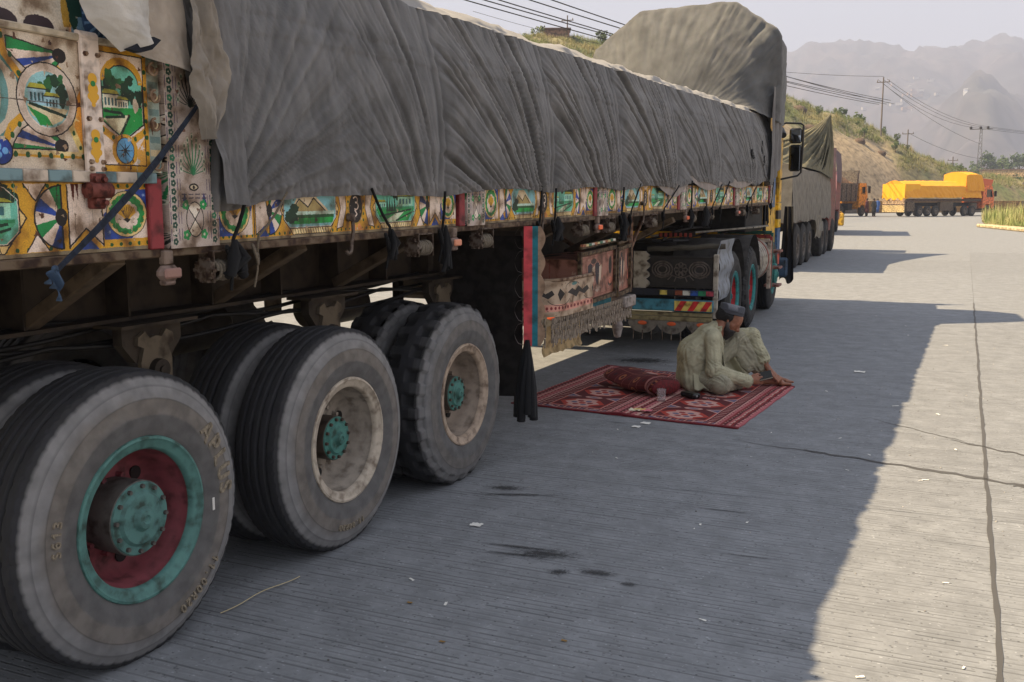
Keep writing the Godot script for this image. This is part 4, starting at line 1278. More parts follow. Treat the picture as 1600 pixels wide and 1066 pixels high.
		s.box(Vector3(RX + 0.012, y - 0.068, z), Vector3(0.03, 0.02, 0.06), 0.006)
		part(lm, "lamp_body", s, mt("lamp_body", Color(0.52, 0.44, 0.40), 0.75, T.worn, 3.0))
		s = Sh.new()
		s.box(Vector3(RX + 0.039, y - 0.035, z), Vector3(0.014, 0.036, 0.082), 0.012)
		part(lm, "lamp_lens", s, mt("lens" + q[1].to_html(), q[1], 0.45))
	for z in [-3.86, -6.12, -8.4, -10.7, -13.2]:
		var y: float = ry(z)
		var s := Sh.new()
		var ps := [Vector3(RX + 0.03, y + 0.06, z), Vector3(RX + 0.035, y + 0.01, z + 0.005), Vector3(RX + 0.035, y - 0.04, z + 0.02)]
		ps.append_array(arc(Vector3(RX + 0.035, y - 0.062, z + 0.045), Vector3(0, 0, -0.022), Vector3(0, -0.026, 0), 0, 2.6, 8))
		s.tube(ps, 0.009, 8)
		s.box(Vector3(RX + 0.02, y + 0.075, z), Vector3(0.03, 0.035, 0.04), 0.005)
		wp(root, "rope_hook", s, iron)
	# rubber flap behind the wheels
	var fl := Sh.new()
	fl.grid(14, 20, func(i: int, j: int): return Vector3(lerpf(-3.26, -2.645, i / 13.0), lerpf(0.36, 1.44, j / 19.0), -5.98 + 0.03 * sin(i * 0.7 + 1.0) * (1.0 - j / 19.0) + 0.012 * N.get_noise_2d(i * 0.5, j * 0.4)), true)
	fl.grid(14, 20, func(i: int, j: int): return Vector3(lerpf(-3.26, -2.645, i / 13.0), lerpf(0.36, 1.44, j / 19.0), -5.99 + 0.03 * sin(i * 0.7 + 1.0) * (1.0 - j / 19.0)), false)
	wp(root, "mud_flap", fl, mt("flap_rubber", Color(0.16, 0.15, 0.14), 0.85, T.rust, 1.2))
	fl = Sh.new()
	fl.bar(Vector3(-3.3, 1.45, -5.985), Vector3(-2.64, 1.45, -5.985), 0.05, 0.03)
	fl.bar(Vector3(-3.24, 1.44, -5.94), Vector3(-3.24, 0.95, -5.94), 0.06, 0.05)
	fl.bar(Vector3(-3.42, 1.45, -5.7), Vector3(-3.42, 0.9, -5.7), 0.06, 0.05)
	wp(root, "flap_bracket", fl, steel)
	# the carved upright with its red, blue and cream stripes
	for q in [[-0.075, -0.03, Color(0.50, 0.44, 0.41), 1, "carved_edge"], [-0.03, 0.025, Color(0.85, 0.30, 0.33), 0, "red_stripe"], [0.025, 0.062, Color(0.08, 0.48, 0.54), 0, "blue_stripe"], [0.062, 0.092, Color(0.66, 0.54, 0.44), 2, "cream_edge"]]:
		var pg := PackedVector2Array()
		var top := 1.5
		var bot := 0.72
		var m := 56
		for k in m + 1:
			var t: float = float(k) / m
			var sc: float = absf(sin(t * 5.0 * PI)) * 0.034 - (0.03 if fmod(t * 5.0 + 0.04, 1.0) < 0.08 else 0.0)
			pg.append(V(q[0] - (sc - 0.02 if q[3] == 1 else 0.0), lerpf(bot, top, t)))
		for k in m + 1:
			var t: float = 1.0 - float(k) / m
			var sc: float = absf(sin(t * 5.0 * PI)) * 0.03
			pg.append(V(q[1] + (sc - 0.012 if q[3] == 2 else 0.0), lerpf(bot, top, t)))
		var s := Sh.new()
		# facing the rear and a little outwards
		var yaw := 0.42
		s.prism(pg, Transform3D(Basis(Vector3(cos(yaw), 0, -sin(yaw)), Vector3.UP, Vector3(sin(yaw), 0, cos(yaw))), Vector3(-2.572, 0, -5.93)), 0.05 if q[3] == 1 else 0.06 if q[3] == 0 else 0.054)
		wp(root, q[4], s, mt("paint_" + q[4], q[2], 0.7, T.worn, 1.8))
	# painted skirt boxes under the frame ahead of the wheels
	var sk := Paint.new(1024, 256, Color(0.74, 0.66, 0.58))
	var rg := RandomNumberGenerator.new()
	rg.seed = 4
	sk.rect(0, 170, 1024, 50, Color(0.86, 0.62, 0.56))
	for k in 30: sk.ell(18 + k * 34, 196, 10, 12, Color(0.5, 0.14, 0.14), 10)
	for k in 3:
		var x := 150.0 + k * 360
		sk.fill([V(x - 110, 95), V(x - 60, 70), V(x - 30, 90), V(x, 60), V(x + 40, 95), V(x + 90, 70), V(x + 110, 100), V(x + 60, 130), V(x + 10, 105), V(x - 20, 140), V(x - 60, 115)], INK)
		sk.fill([V(x + 160, 60), V(x + 215, 100), V(x + 160, 150), V(x + 140, 100)], INK)
		sk.eline(x + 165, 130, 110, 50, 4, INK, 0.2, 2.9); sk.eline(x - 60, 60, 70, 34, 4, INK, 2.8, 6.0)
		sk.ell(x - 40, 40, 26, 12, Color(0.3, 0.5, 0.5))
	sk.wear(rg, 140, [Color(0.5, 0.4, 0.33), Color(0.72, 0.64, 0.56)], 1, 7)
	var skm := painted("skirt_paint", sk.tex())
	# a rounded corner box standing a little proud
	var cb := Sh.new()
	cb.grid(24, 5, func(i: int, j: int):
		var a := i / 23.0
		var p := V(lerpf(-3.35, -2.92, minf(a * 2.2, 1.0)), -6.55) if a < 0.35 else V(-2.92, -6.85) + Vector2.from_angle(lerpf(PI / 2, 0, clampf((a - 0.35) / 0.4, 0, 1))) * V(0.27, 0.30) - V(0, maxf(0, a - 0.75) * 2.2)
		return Vector3(p.x, lerpf(0.82, 1.09, j / 4.0), p.y), true, V(1, -1))
	wp(root, "rounded_skirt", cb, skm)
	cb = Sh.new()
	cb.tube([Vector3(-3.35, 1.09, -6.55), Vector3(-2.95, 1.09, -6.55), Vector3(-2.78, 1.09, -6.6), Vector3(-2.67, 1.09, -6.72), Vector3(-2.645, 1.09, -6.85), Vector3(-2.645, 1.09, -7.4)], 0.014, 6)
	wp(root, "skirt_rim", cb, rusty)
	var pk := Paint.new(640, 384, Color(0.64, 0.45, 0.39))
	for q in [[40.0, 30.0, 470.0], [520.0, 20.0, 100.0]]:
		pk.line([V(q[0], 20), V(q[0] + q[2], 20), V(q[0] + q[2], 364), V(q[0], 364), V(q[0], 20)], 6, Color(0.6, 0.33, 0.28))
	for x in [200.0, 330.0]:
		pk.fill([V(x - 45, 90), V(x, 70), V(x + 40, 95), V(x + 30, 190), V(x, 300), V(x - 35, 230)], Color(0.13, 0.11, 0.17))
		pk.fill([V(x + 30, 120), V(x + 80, 100), V(x + 60, 240), V(x + 25, 300)], Color(0.80, 0.74, 0.66))
		pk.fill([V(x - 70, 310), V(x, 280), V(x + 70, 310), V(x, 345)], Color(0.7, 0.62, 0.58))
	pk.ell(260, 60, 50, 24, Color(0.25, 0.18, 0.16)); pk.ell(570, 130, 30, 80, INK); pk.ell(570, 285, 40, 36, INK); pk.ell(575, 270, 34, 34, Color(0.8, 0.5, 0.42))
	pk.wear(rg, 200, [Color(0.6, 0.42, 0.36), Color(0.75, 0.62, 0.55), Color(0.4, 0.27, 0.22)], 1, 9)
	var pkm := painted("pink_paint", pk.tex())
	for q in [[-7.18, -8.02, 0.84, 1.225, 1.25, "tool_box"], [-8.09, -8.44, 0.84, 1.25, 1.265, "small_tool_box"]]:
		var s := Sh.new()
		s.quad_uv(Vector3(-2.69, q[2] + 0.04, q[0]), Vector3(-2.69, q[2] + 0.06, q[1]), Vector3(-2.69, q[4], q[1]), Vector3(-2.69, q[3], q[0]), Vector3.RIGHT)
		s.box(Vector3(-2.95, 1.04, (q[0] + q[1]) / 2), Vector3(0.50, 0.34, q[0] - q[1] - 0.02))
		wp(root, q[5], s, pkm)
		s = Sh.new()
		for e in [[q[0], q[0]], [q[1], q[1]]]: s.bar(Vector3(-2.68, 0.86, e[0]), Vector3(-2.68, 1.27, e[1]), 0.03, 0.03)
		s.bar(Vector3(-2.68, 1.25, q[0]), Vector3(-2.68, 1.275, q[1]), 0.03, 0.03)
		s.bar(Vector3(-2.68, 1.30, q[0]), Vector3(-2.68, 1.33, q[1]), 0.02, 0.02)
		s.bar(Vector3(-2.68, 0.86, q[0]), Vector3(-2.68, 0.88, q[1]), 0.03, 0.03)
		wp(root, "box_frame", s, mt("box_frame", Color(0.42, 0.36, 0.27), 0.8, T.rust, 2.0))
	var lb := Sh.new()
	for k in 12:
		lb.col = [Color(0.75, 0.3, 0.16), Color(0.7, 0.6, 0.3), Color(0.1, 0.3, 0.2), Color(0.8, 0.75, 0.65)][k % 4]
		lb.box(Vector3(-2.67, 1.318 + k * 0.002, -7.22 - k * 0.065), Vector3(0.025, 0.018, 0.06))
	wp(root, "painted_rail", lb, mt("rail_paint", Color(1, 1, 1), 0.7, T.worn, 2.0))
	# chain fringe: short chains with leaf shaped drops
	var ch := Sh.new()
	for k in 96:
		var t := k / 95.0
		var p := Vector3(-3.3 + 0.6 * t / 0.28, 0, -6.56) if t < 0.28 else Vector3(-2.68, 0, -6.6 - (t - 0.28) / 0.72 * 1.9)
		var l := 0.14 + 0.05 * R.randf()
		for q in 4: ch.box(p + Vector3(R.randf_range(-0.004, 0.004), 0.82 - l * (q + 0.5) / 4.0, R.randf_range(-0.004, 0.004)), Vector3(0.009, l / 4.4, 0.014))
		ch.box(p + Vector3(0, 0.81 - l, 0), Vector3(0.006, 0.03, 0.02), 0.004)
	var chm := wp(root, "chain_fringe", ch, mt("chain_metal", Color(0.60, 0.55, 0.49), 0.6, T.worn, 4.0, 0.2))
	chm.set_meta("kind", "stuff")
	# landing leg and its pale foot
	var lg := Sh.new()
	lg.bar(Vector3(-2.72, 1.54, -8.52), Vector3(-2.72, 0.86, -8.52), 0.07, 0.06, 0.006)
	lg.bar(Vector3(-2.72, 0.95, -8.5), Vector3(-3.4, 1.35, -8.5), 0.035, 0.035)
	lg.bar(Vector3(-2.72, 1.2, -8.52), Vector3(-2.72, 1.52, -8.95), 0.03, 0.03)
	wp(root, "landing_leg", lg, mt("leg_paint", Color(0.52, 0.40, 0.32), 0.8, T.rust, 1.6))
	lg = Sh.new()
	lg.lathe([V(0, 0.0), V(0.01, 0.03), V(0.1, 0.05), V(0.16, 0.036), V(0.2, 0.06), V(0.3, 0.066), V(0.34, 0.045)], Transform3D(Basis(Vector3.RIGHT, Vector3(0, 0, -1), Vector3.UP), Vector3(-2.74, 0.46, -8.3)), 12)
	lg.box(Vector3(-2.72, 0.78, -8.4), Vector3(0.14, 0.1, 0.3), 0.01)
	wp(root, "foot_drop", lg, mt("drop_metal", Color(0.62, 0.58, 0.55), 0.6, T.worn, 2.5))
	# a curled cream plate hung under the boxes and the spare wheel carrier
	var pl := Sh.new()
	pl.grid(16, 8, func(i: int, j: int): return Vector3(-3.05 - 0.02 * sin(j), 0.40 + 0.24 * j / 7.0 + 0.03 * N.get_noise_1d(i * 0.8) * (1.0 if j == 0 else 0.0), -7.35 - 0.9 * i / 15.0), false)
	wp(root, "cream_plate", pl, mt("cream_sheet", Color(0.86, 0.76, 0.56), 0.8, T.worn, 2.0))
	var tk := Sh.new()
	tk.box(Vector3(-3.75, 1.15, -7.4), Vector3(0.7, 0.5, 1.3), 0.03)
	wp(root, "carrier_box", tk, steel)
	# air tanks, brake chambers and lines under the beams
	for z in [-5.75, -4.35]:
		var s := Sh.new()
		s.lathe([V(0, 0), V(0.02, 0.09), V(0.06, 0.12), V(0.6, 0.12), V(0.64, 0.09), V(0.66, 0)], Transform3D(Basis(), Vector3(-3.75, 0.98, z)), 20)
		wp(root, "air_tank", s, mt("tank_dull", Color(0.30, 0.27, 0.23), 0.6, T.worn, 1.8))
	for z in WZ:
		for x in [-3.35, -4.3]:
			var s := Sh.new()
			s.lathe([V(0, 0.0), V(0.0, 0.06), V(0.05, 0.08), V(0.07, 0.088), V(0.08, 0.08), V(0.16, 0.06), V(0.16, 0)], Transform3D(Basis(), Vector3(x, 0.72, z + 0.12)), 16)
			wp(root, "brake_chamber", s, mt("chamber_dull", Color(0.24, 0.21, 0.18), 0.6, T.worn, 2.0))
	for k in 4:
		var s := Sh.new()
		var ps := []
		for j in 40: ps.append(Vector3(-3.2 - 0.03 * k, 1.10 + 0.03 * k - 0.05 * absf(sin(j * 0.4 + k)), lerpf(-1.2, -8.6, j / 39.0)))
		s.tube(ps, 0.011, 5)
		wp(root, "brake_line", s, mt("line_black", Color(0.07, 0.065, 0.06), 0.6))
	# head board of the trailer over the coupling
	var hb := Sh.new()
	hb.box(Vector3(-3.82, 1.42, -13.9), Vector3(2.36, 0.36, 1.2), 0.01)
	wp(root, "kingpin_frame", hb, mt("dark_frame", Color(0.14, 0.125, 0.11), 0.85, T.worn, 1.5))

func rope_line(label: String, pts: Array, r: float, c: Color, knot := true) -> void:
	var s := Sh.new()
	var ps := []
	var m := 14
	for k in pts.size() - 1:
		for j in m:
			var t := float(j) / m
			var p: Vector3 = pts[k].lerp(pts[k + 1], t)
			p += Vector3(0.0, -0.012 * sin(t * PI) * (1.0 if absf(pts[k].y - pts[k + 1].y) < 0.2 else 0.2), 0.004 * N.get_noise_1d(j * 0.9 + pts[k].z * 20.0))
			ps.append(p)
	ps.append(pts[-1])
	s.tube(ps, r, 6)
	var o := part(self, "lashing_rope", s, mt("rope" + c.to_html(), c, 0.95, T.grain, 9.0))
	tag(o, label, "rope", "ropes lashing the tarpaulin to the trailer")
	if knot:
		var kn := Sh.new()
		var e: Vector3 = pts[-1]
		for k in 3:
			kn.tube(arc(e + Vector3(0.006, 0.012 * k - 0.01, 0.006 * k), Vector3(0, 0.022 + 0.006 * k, 0.008 * k), Vector3(0.016, 0.003, 0.024), 0.5 * k, TAU + 0.5 * k, 14), r * 1.1, 6)
		kn.tube([e, e + Vector3(0.012, -0.05, 0.01), e + Vector3(0.004, -0.12, 0.02 + 0.01 * sin(e.z * 9.0))], r * 0.9, 6)
		part(o, "knot", kn, mt("rope" + c.to_html(), c, 0.95, T.grain, 9.0))

var seams := [-2.96, -4.72, -6.27, -7.72, -9.45, -11.3, -13.45, -14.75]
func hem_y(z: float) -> float:
	var h := 1.655 + 0.0185 * (-z - 3.1)
	for k in seams.size() - 1:
		if z <= seams[k] and z >= seams[k + 1]:
			var t: float = (z - seams[k]) / (seams[k + 1] - seams[k])
			h += (0.035 if k > 0 else 0.02) * sin(t * PI) + (0.03 if k > 3 else 0.0) * sin(t * PI)
	if z > -3.3: h += -0.03 * smoothstep(-3.3, -3.0, z)
	return h + 0.006 * N.get_noise_1d(z * 5.0)
func top_y(z: float) -> float: return 2.66 + 0.0175 * (-z - 4.5) + 0.012 * N.get_noise_1d(z * 1.3)
func fold(z: float, v: float) -> float:
	# how far the side cloth stands out at a place along the load and a height 0..1
	var k := 0
	while k < seams.size() - 2 and z < seams[k + 1]: k += 1
	var a: float = seams[k]
	var b: float = seams[k + 1]
	var w: float = a - b
	var t: float = (a - z) / w
	var fade := smoothstep(0.0, 0.1, t) * smoothstep(1.0, 0.93, t)
	var d := 0.0
	# folds that fan out from under the far seam
	var ph := atan2((1.0 - t) * w + 0.12, v + 0.55)
	var amp := 0.027 if k > 0 else 0.016 * smoothstep(0.3, 0.9, t)
	if k > 3: amp *= 0.62
	var n1 := N.get_noise_2d(ph * 11.0 + k * 31.0, v * 0.35)
	var n2 := N.get_noise_2d(ph * 27.0 + k * 17.0, v * 0.4 + 4.0)
	d += amp * (1.5 * n1 + 0.8 * (1.0 - 2.6 * absf(n1)) + 0.22 * (1.0 - 2.2 * absf(n2))) * smoothstep(0.1, 0.35, ph)
	# folds out of the near lower corner of the first cloth
	if k == 0:
		var p2 := atan2(t * w + 0.02, v + 0.06)
		d += 0.020 * N.get_noise_2d(p2 * 9.0, 8.0) * (1.0 - smoothstep(0.35, 0.8, t))
		d += 0.016 * N.get_noise_2d(z * 3.6 - v * 0.8, v * 0.35)
	d += 0.010 * N.get_noise_2d(z * 1.7, v * 1.5) + 0.0015 * N.get_noise_2d(z * 6.0, v * 4.0)
	# bunched seam with small ladder gathers
	var q: float = minf(t, 1.0 - t) * w
	d = d * (0.25 + 0.75 * fade) - 0.02 * exp(-q * q / 0.004) + 0.016 * exp(-q * q / 0.00025)
	# hem band and two sewn joins across the cloth
	d += 0.012 * smoothstep(0.075, 0.055, v) * (0.5 + 0.5 * sin(z * 120.0 + 3.0 * N.get_noise_1d(z * 7.0))) * 0.7
	for sv in [0.24, 0.68, 0.76]:
		var wv: float = v + 0.02 * N.get_noise_1d(z * 0.9 + sv * 9.0)
		d += 0.005 * smoothstep(sv - 0.012, sv + 0.004, wv) * (1.0 - smoothstep(sv + 0.03, sv + 0.09, wv))
	# gathered little pleats under the top edge
	d += 0.008 * smoothstep(0.86, 1.0, v) * (1.0 - 2.0 * absf(N.get_noise_2d(z * 9.0, 77.0)))
	# belly
	return d + 0.035 * sin(clampf(v, 0, 1) * PI)
func tarp() -> void:
	T.canvas = noise_tex(0.008, [[0.2, g(0.84)], [0.5, g(0.94)], [0.8, g(1.0)]], 512, 9, FastNoiseLite.TYPE_SIMPLEX_SMOOTH, 14)
	var cv := mt("grey_canvas", Color(1, 1, 1), 0.93, T.canvas, 0.9, 0.0, T.weave, 0.25)
	cv.rim_enabled = true
	cv.rim = 0.25
	var nz := 760
	var nv := 96
	var z0 := -2.93
	var z1 := -14.82
	var s := Sh.new()
	var zf := func(i: int): return lerpf(z0, z1, pow(float(i) / (nz - 1), 1.18))
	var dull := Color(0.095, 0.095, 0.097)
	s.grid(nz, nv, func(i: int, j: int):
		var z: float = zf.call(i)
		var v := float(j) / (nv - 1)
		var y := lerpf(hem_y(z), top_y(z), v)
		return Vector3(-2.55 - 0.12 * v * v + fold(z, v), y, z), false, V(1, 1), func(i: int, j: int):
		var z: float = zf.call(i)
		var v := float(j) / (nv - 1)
		var rg := fold(z, v) - fold(z - 0.03, v) * 0.5 - fold(z + 0.03, v) * 0.5  # fold shading painted into the colour: ridges paler, valleys darker; the noise is dust
		var dust_and_shade := clampf(rg * 22.0, -0.25, 0.5) + 0.22 * N.get_noise_2d(z * 0.8, v * 2.0) + 0.16 * N.get_noise_2d(z * 6.0 + v * 2.5, v * 1.2) + 0.14 * N.get_noise_2d(z * 26.0, v * 4.0)
		if z < -14.0: dust_and_shade -= 0.15
		return dull.lerp(Color(0.275, 0.27, 0.265), clampf(0.25 + dust_and_shade, 0, 1)).lerp(Color(0.20, 0.18, 0.16), 0.3 * smoothstep(0.1, 0.0, v)))
	var root := thing("tarpaulin", "weathered grey canvas tarpaulin with diagonal folds over the nearest trailer's long load", "tarpaulin", Vector3(-3.82, 1.6, -8.8))
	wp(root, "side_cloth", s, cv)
	# the sunlit top, a low ridge over the load, and the far side
	s = Sh.new()
	var xs := [-2.672, -2.74, -2.9, -3.2, -3.5, -3.82, -4.2, -4.6, -4.9, -4.98, -5.08, -5.1]
	var hs := [0.0, 0.055, 0.10, 0.16, 0.21, 0.25, 0.22, 0.13, 0.03, -0.05, -0.55, -1.0]
	s.grid(260, xs.size() * 3 - 2, func(i: int, j: int):
		var z := lerpf(-0.5, -14.9, i / 259.0)
		var q := j / 3.0
		var k := mini(int(q), xs.size() - 2)
		var lump := 0.05 * N.get_noise_2d(z * 0.9, q * 0.8) + 0.016 * N.get_noise_2d(z * 4.0, q * 2.0)
		var edge := fold(z, 1.0) if j == 0 and z < z0 else 0.0
		return Vector3(lerpf(xs[k], xs[k + 1], q - k) + edge, top_y(z) + lerpf(hs[k], hs[k + 1], q - k) + (lump if q > 0.5 and q < 9.0 else 0.0) * (1.0 + 0.0 * q), z), true, V(1, 1), func(i: int, j: int):
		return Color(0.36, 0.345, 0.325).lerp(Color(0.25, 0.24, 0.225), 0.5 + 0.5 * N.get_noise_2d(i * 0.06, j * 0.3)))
	wp(root, "top_cloth", s, cv)
	# torn patch near the front
	for q in [[-13.0, 0.42, 0.16, 0.10], [-13.06, 0.36, 0.2, 0.06], [-13.72, 0.46, 0.10, 0.30], [-13.78, 0.32, 0.08, 0.14]]:
		s = Sh.new()
		var z: float = q[0]
		var pg := PackedVector2Array()
		for k in 11:
			var rr := 1.0 if k % 2 == 0 else R.randf_range(0.3, 0.6)
			pg.append(V(cos(TAU * k / 11) * q[2] * 0.5 * rr, sin(TAU * k / 11) * q[3] * 0.5 * rr))
		s.prism(pg, Transform3D(Basis(Vector3(0, 0, -1), Vector3.UP, Vector3.RIGHT), Vector3(-2.548 - 0.12 * q[1] * q[1] + fold(z, q[1]), lerpf(hem_y(z), top_y(z), q[1]), z)), 0.012)
		wp(root, "torn_hole", s, mt("torn_dark", Color(0.07, 0.068, 0.065), 1.0))
	# pale scallops of an under sheet showing below the hem
	for q in [[-8.6, -10.0], [-9.9, -11.4], [-11.45, -13.3]]:
		s = Sh.new()
		s.grid(26, 5, func(i: int, j: int):
			var t := i / 25.0
			var z: float = lerpf(q[0], q[1], t)
			return Vector3(-2.535 - 0.004 * j, hem_y(z) + 0.05 - (0.13 + 0.0 * t) * sin(t * PI) * (1.0 - j / 4.0) + 0.02 * (j / 4.0), z), true)
		wp(root, "under_sheet", s, mt("pale_sheet", Color(0.60, 0.56, 0.53), 0.9, T.canvas, 1.2))
	# the near end: the side cloth's edge hangs in heavy folds
	var strip := func(ls: Array, rs: Array, x: float, ripple: float, seed_: float, bulge: float):
		var q := Sh.new()
		q.grid(34, 60, func(i: int, j: int):
			var t := i / 33.0
			var v := j / 59.0 * (ls.size() - 1)
			var k := mini(int(v), ls.size() - 2)
			var l: Vector2 = ls[k].lerp(ls[k + 1], v - k)
			var r: Vector2 = rs[k].lerp(rs[k + 1], v - k)
			var p := l.lerp(r, t)
			var f := ripple * sin(t * 8.0 + seed_ + v * 0.7 + 1.4 * N.get_noise_2d(t * 2.0 + seed_, v * 0.6)) + ripple * 0.8 * N.get_noise_2d(t * 5.0 + seed_, v * 0.8 + t * 1.5)
			return Vector3(x + f + bulge * sin(t * PI), p.y, p.x), true)
		return q
	var fc := mt("fold_canvas", Color(0.46, 0.46, 0.465), 0.93, T.canvas, 1.0, 0.0, T.weave, 0.25)
	wp(root, "hanging_fold", strip.call([V(-2.955, 1.656), V(-2.926, 1.814), V(-2.884, 1.972), V(-2.854, 2.126), V(-2.805, 2.272), V(-2.772, 2.437), V(-2.77, 2.45)], [V(-3.075, 1.648), V(-3.073, 1.819), V(-3.079, 1.986), V(-3.090, 2.176), V(-3.100, 2.340), V(-3.107, 2.45), V(-3.108, 2.46)], -2.515, 0.018, 1.0, 0.03), fc)
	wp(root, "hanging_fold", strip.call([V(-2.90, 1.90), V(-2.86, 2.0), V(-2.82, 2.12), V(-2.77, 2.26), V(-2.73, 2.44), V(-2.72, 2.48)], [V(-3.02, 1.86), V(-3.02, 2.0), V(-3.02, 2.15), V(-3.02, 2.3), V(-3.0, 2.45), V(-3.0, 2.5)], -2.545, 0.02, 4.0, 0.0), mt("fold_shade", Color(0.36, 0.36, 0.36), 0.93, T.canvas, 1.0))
	s = Sh.new()
	s.bar(Vector3(-3.2, 2.2, -0.6), Vector3(-3.2, 2.2, -14.5), 1.0, 0.9)
	s.bar(Vector3(-4.4, 2.2, -0.6), Vector3(-4.4, 2.2, -14.5), 1.1, 0.9)
	var ld := part(self, "cargo_load", s, mt("load_dark", Color(0.18, 0.17, 0.16), 1.0, T.canvas, 0.8))
	tag(ld, "dark packed load hidden under the long grey tarpaulin", "cargo")
	# the pale sheet thrown over the gate's corner, with its rolled end
	var pale := mt("pale_canvas", Color(0.70, 0.655, 0.60), 0.92, T.canvas, 1.1, 0.0, T.weave, 0.25)
	root = thing("folded_sheet", "pale beige canvas sheet folded over the rear gate corner beside the grey tarpaulin", "sheet", Vector3(-2.6, 2.1, -2.7))
	wp(root, "sheet", strip.call([V(-2.536, 2.142), V(-2.512, 2.187), V(-2.493, 2.224), V(-2.477, 2.300), V(-2.470, 2.377), V(-2.465, 2.42)], [V(-2.800, 2.112), V(-2.794, 2.173), V(-2.786, 2.247), V(-2.774, 2.352), V(-2.767, 2.436), V(-2.76, 2.47)], -2.505, 0.006, 2.0, 0.01), pale)
	wp(root, "rolled_end", strip.call([V(-2.445, 2.135), V(-2.388, 2.174), V(-2.321, 2.217), V(-2.295, 2.265), V(-2.291, 2.338), V(-2.285, 2.38)], [V(-2.584, 2.188), V(-2.581, 2.224), V(-2.578, 2.264), V(-2.576, 2.314), V(-2.576, 2.393), V(-2.57, 2.42)], -2.475, 0.004, 3.0, 0.055), mt("roll_canvas", Color(0.80, 0.785, 0.755), 0.9, T.canvas, 1.3, 0.0, T.weave, 0.25))
	wp(root, "rolled_back", strip.call([V(-2.44, 2.16), V(-2.40, 2.19), V(-2.33, 2.23), V(-2.30, 2.28), V(-2.29, 2.35)], [V(-2.58, 2.20), V(-2.58, 2.24), V(-2.58, 2.28), V(-2.57, 2.33), V(-2.57, 2.40)], -2.49, 0.004, 3.0, -0.012), mt("navy_cloth", Color(0.06, 0.08, 0.13), 0.9))
	s = Sh.new()
	s.prism(PackedVector2Array([V(2.447, 2.139), V(2.49, 2.134), V(2.54, 2.150), V(2.583, 2.186), V(2.55, 2.192), V(2.50, 2.178)]), Transform3D(Basis(Vector3(0, 0, -1), Vector3.UP, Vector3.RIGHT), Vector3(-2.448, 0.002, 0)), 0.03)
	wp(root, "roll_lining", s, mt("navy_cloth", Color(0.06, 0.08, 0.13), 0.9))
	wp(root, "crumpled_corner", strip.call([V(-2.818, 1.881), V(-2.780, 1.996), V(-2.754, 2.091), V(-2.751, 2.145), V(-2.753, 2.262), V(-2.749, 2.388), V(-2.745, 2.44)], [V(-2.838, 1.887), V(-2.905, 1.990), V(-2.938, 2.088), V(-2.930, 2.178), V(-2.886, 2.282), V(-2.861, 2.409), V(-2.85, 2.45)], -2.47, 0.022, 5.0, 0.02), mt("crumple_canvas", Color(0.58, 0.55, 0.51), 0.92, T.canvas, 1.2, 0.0, T.weave, 0.25))
	# blue strap drawn down across the gate
	s = Sh.new()
	var sp := []
	for k in 21:
		var t := k / 20.0
		sp.append(Vector3(-2.525 + 0.012 * sin(t * PI), lerpf(2.02, 1.455, t) - 0.02 * sin(t * PI), lerpf(-2.86, -2.19, t)))
	for k in 20: s.bar(sp[k], sp[k + 1] + (sp[k + 1] - sp[k]) * 0.03, 0.006, lerpf(0.016, 0.026, sin(k / 20.0 * PI)), 0.002)
	var st := part(self, "cloth_strap", s, mt("blue_cloth", Color(0.14, 0.18, 0.25), 0.9, T.cloth, 2.0))
	tag(st, "dark blue cloth strap drawn tight across the painted rear gate", "strap")
	s = Sh.new()
	for q in [[0.0, -0.06, 0.012], [-0.008, -0.10, 0.0], [0.01, -0.045, 0.02]]:
		s.grid(6, 12, func(i: int, j: int):
			var t := i / 5.0 - 0.5
			var v := j / 11.0
			return Vector3(-2.53 + 0.012 * sin(v * 9.0 + t * 4.0 + q[0] * 60.0), 1.46 + q[1] * v, -2.19 + q[0] + q[2] * v + t * (0.008 + 0.018 * sin(v * PI))), true)
	s.sphere(Vector3(-2.525, 1.462, -2.185), Vector3(0.008, 0.010, 0.012), 7)
	part(st, "knotted_tail", s, mt("blue_tail", Color(0.27, 0.36, 0.47), 0.9, T.cloth, 2.0))
	# lashing ropes
	var black := Color(0.06, 0.06, 0.065)
	var tan_ := Color(0.5, 0.45, 0.38)
	for q in [[-3.08, -3.02, black, "first black lashing rope, hanging from the tarpaulin's near corner"], [-3.34, -3.17, tan_, "thin brown lashing rope just right of the near corner winch"], [-3.98, -4.16, black, "black lashing rope slanting past the painted mountain picture's right end"], [-4.70, -4.70, black, "black lashing rope under the tarpaulin's second seam"], [-6.03, -6.04, black, "black lashing rope above the carved red and blue upright"], [-6.28, -6.30, black, "black lashing rope ending in a dark bundle right of the carved upright"], [-7.75, -7.75, black, "black lashing rope above the rounded painted skirt"], [-8.2, -8.0, black, "black lashing rope above the pink tool box"], [-9.45, -9.0, black, "black lashing rope slanting ahead of the landing leg"], [-9.95, -10.0, black, "black lashing rope above the tractor's tail panel"], [-11.3, -10.95, black, "black lashing rope slanting above the tractor's mudguard"], [-11.7, -11.35, black, "black lashing rope at the tractor's rear wheels"], [-13.45, -12.9, black, "black lashing rope near the torn tarpaulin patch"], [-14.6, -14.6, black, "last black lashing rope, nearest the trailer's front"]]:
		rope_line(q[3], [Vector3(RX + 0.06, hem_y(q[0]) + 0.03, q[0]), Vector3(RX + 0.045, ry(q[1]) + 0.02, q[1]), Vector3(RX + 0.03, ry(q[1]) - 0.06, q[1])], 0.0075 if q[2] == black else 0.005, q[2])
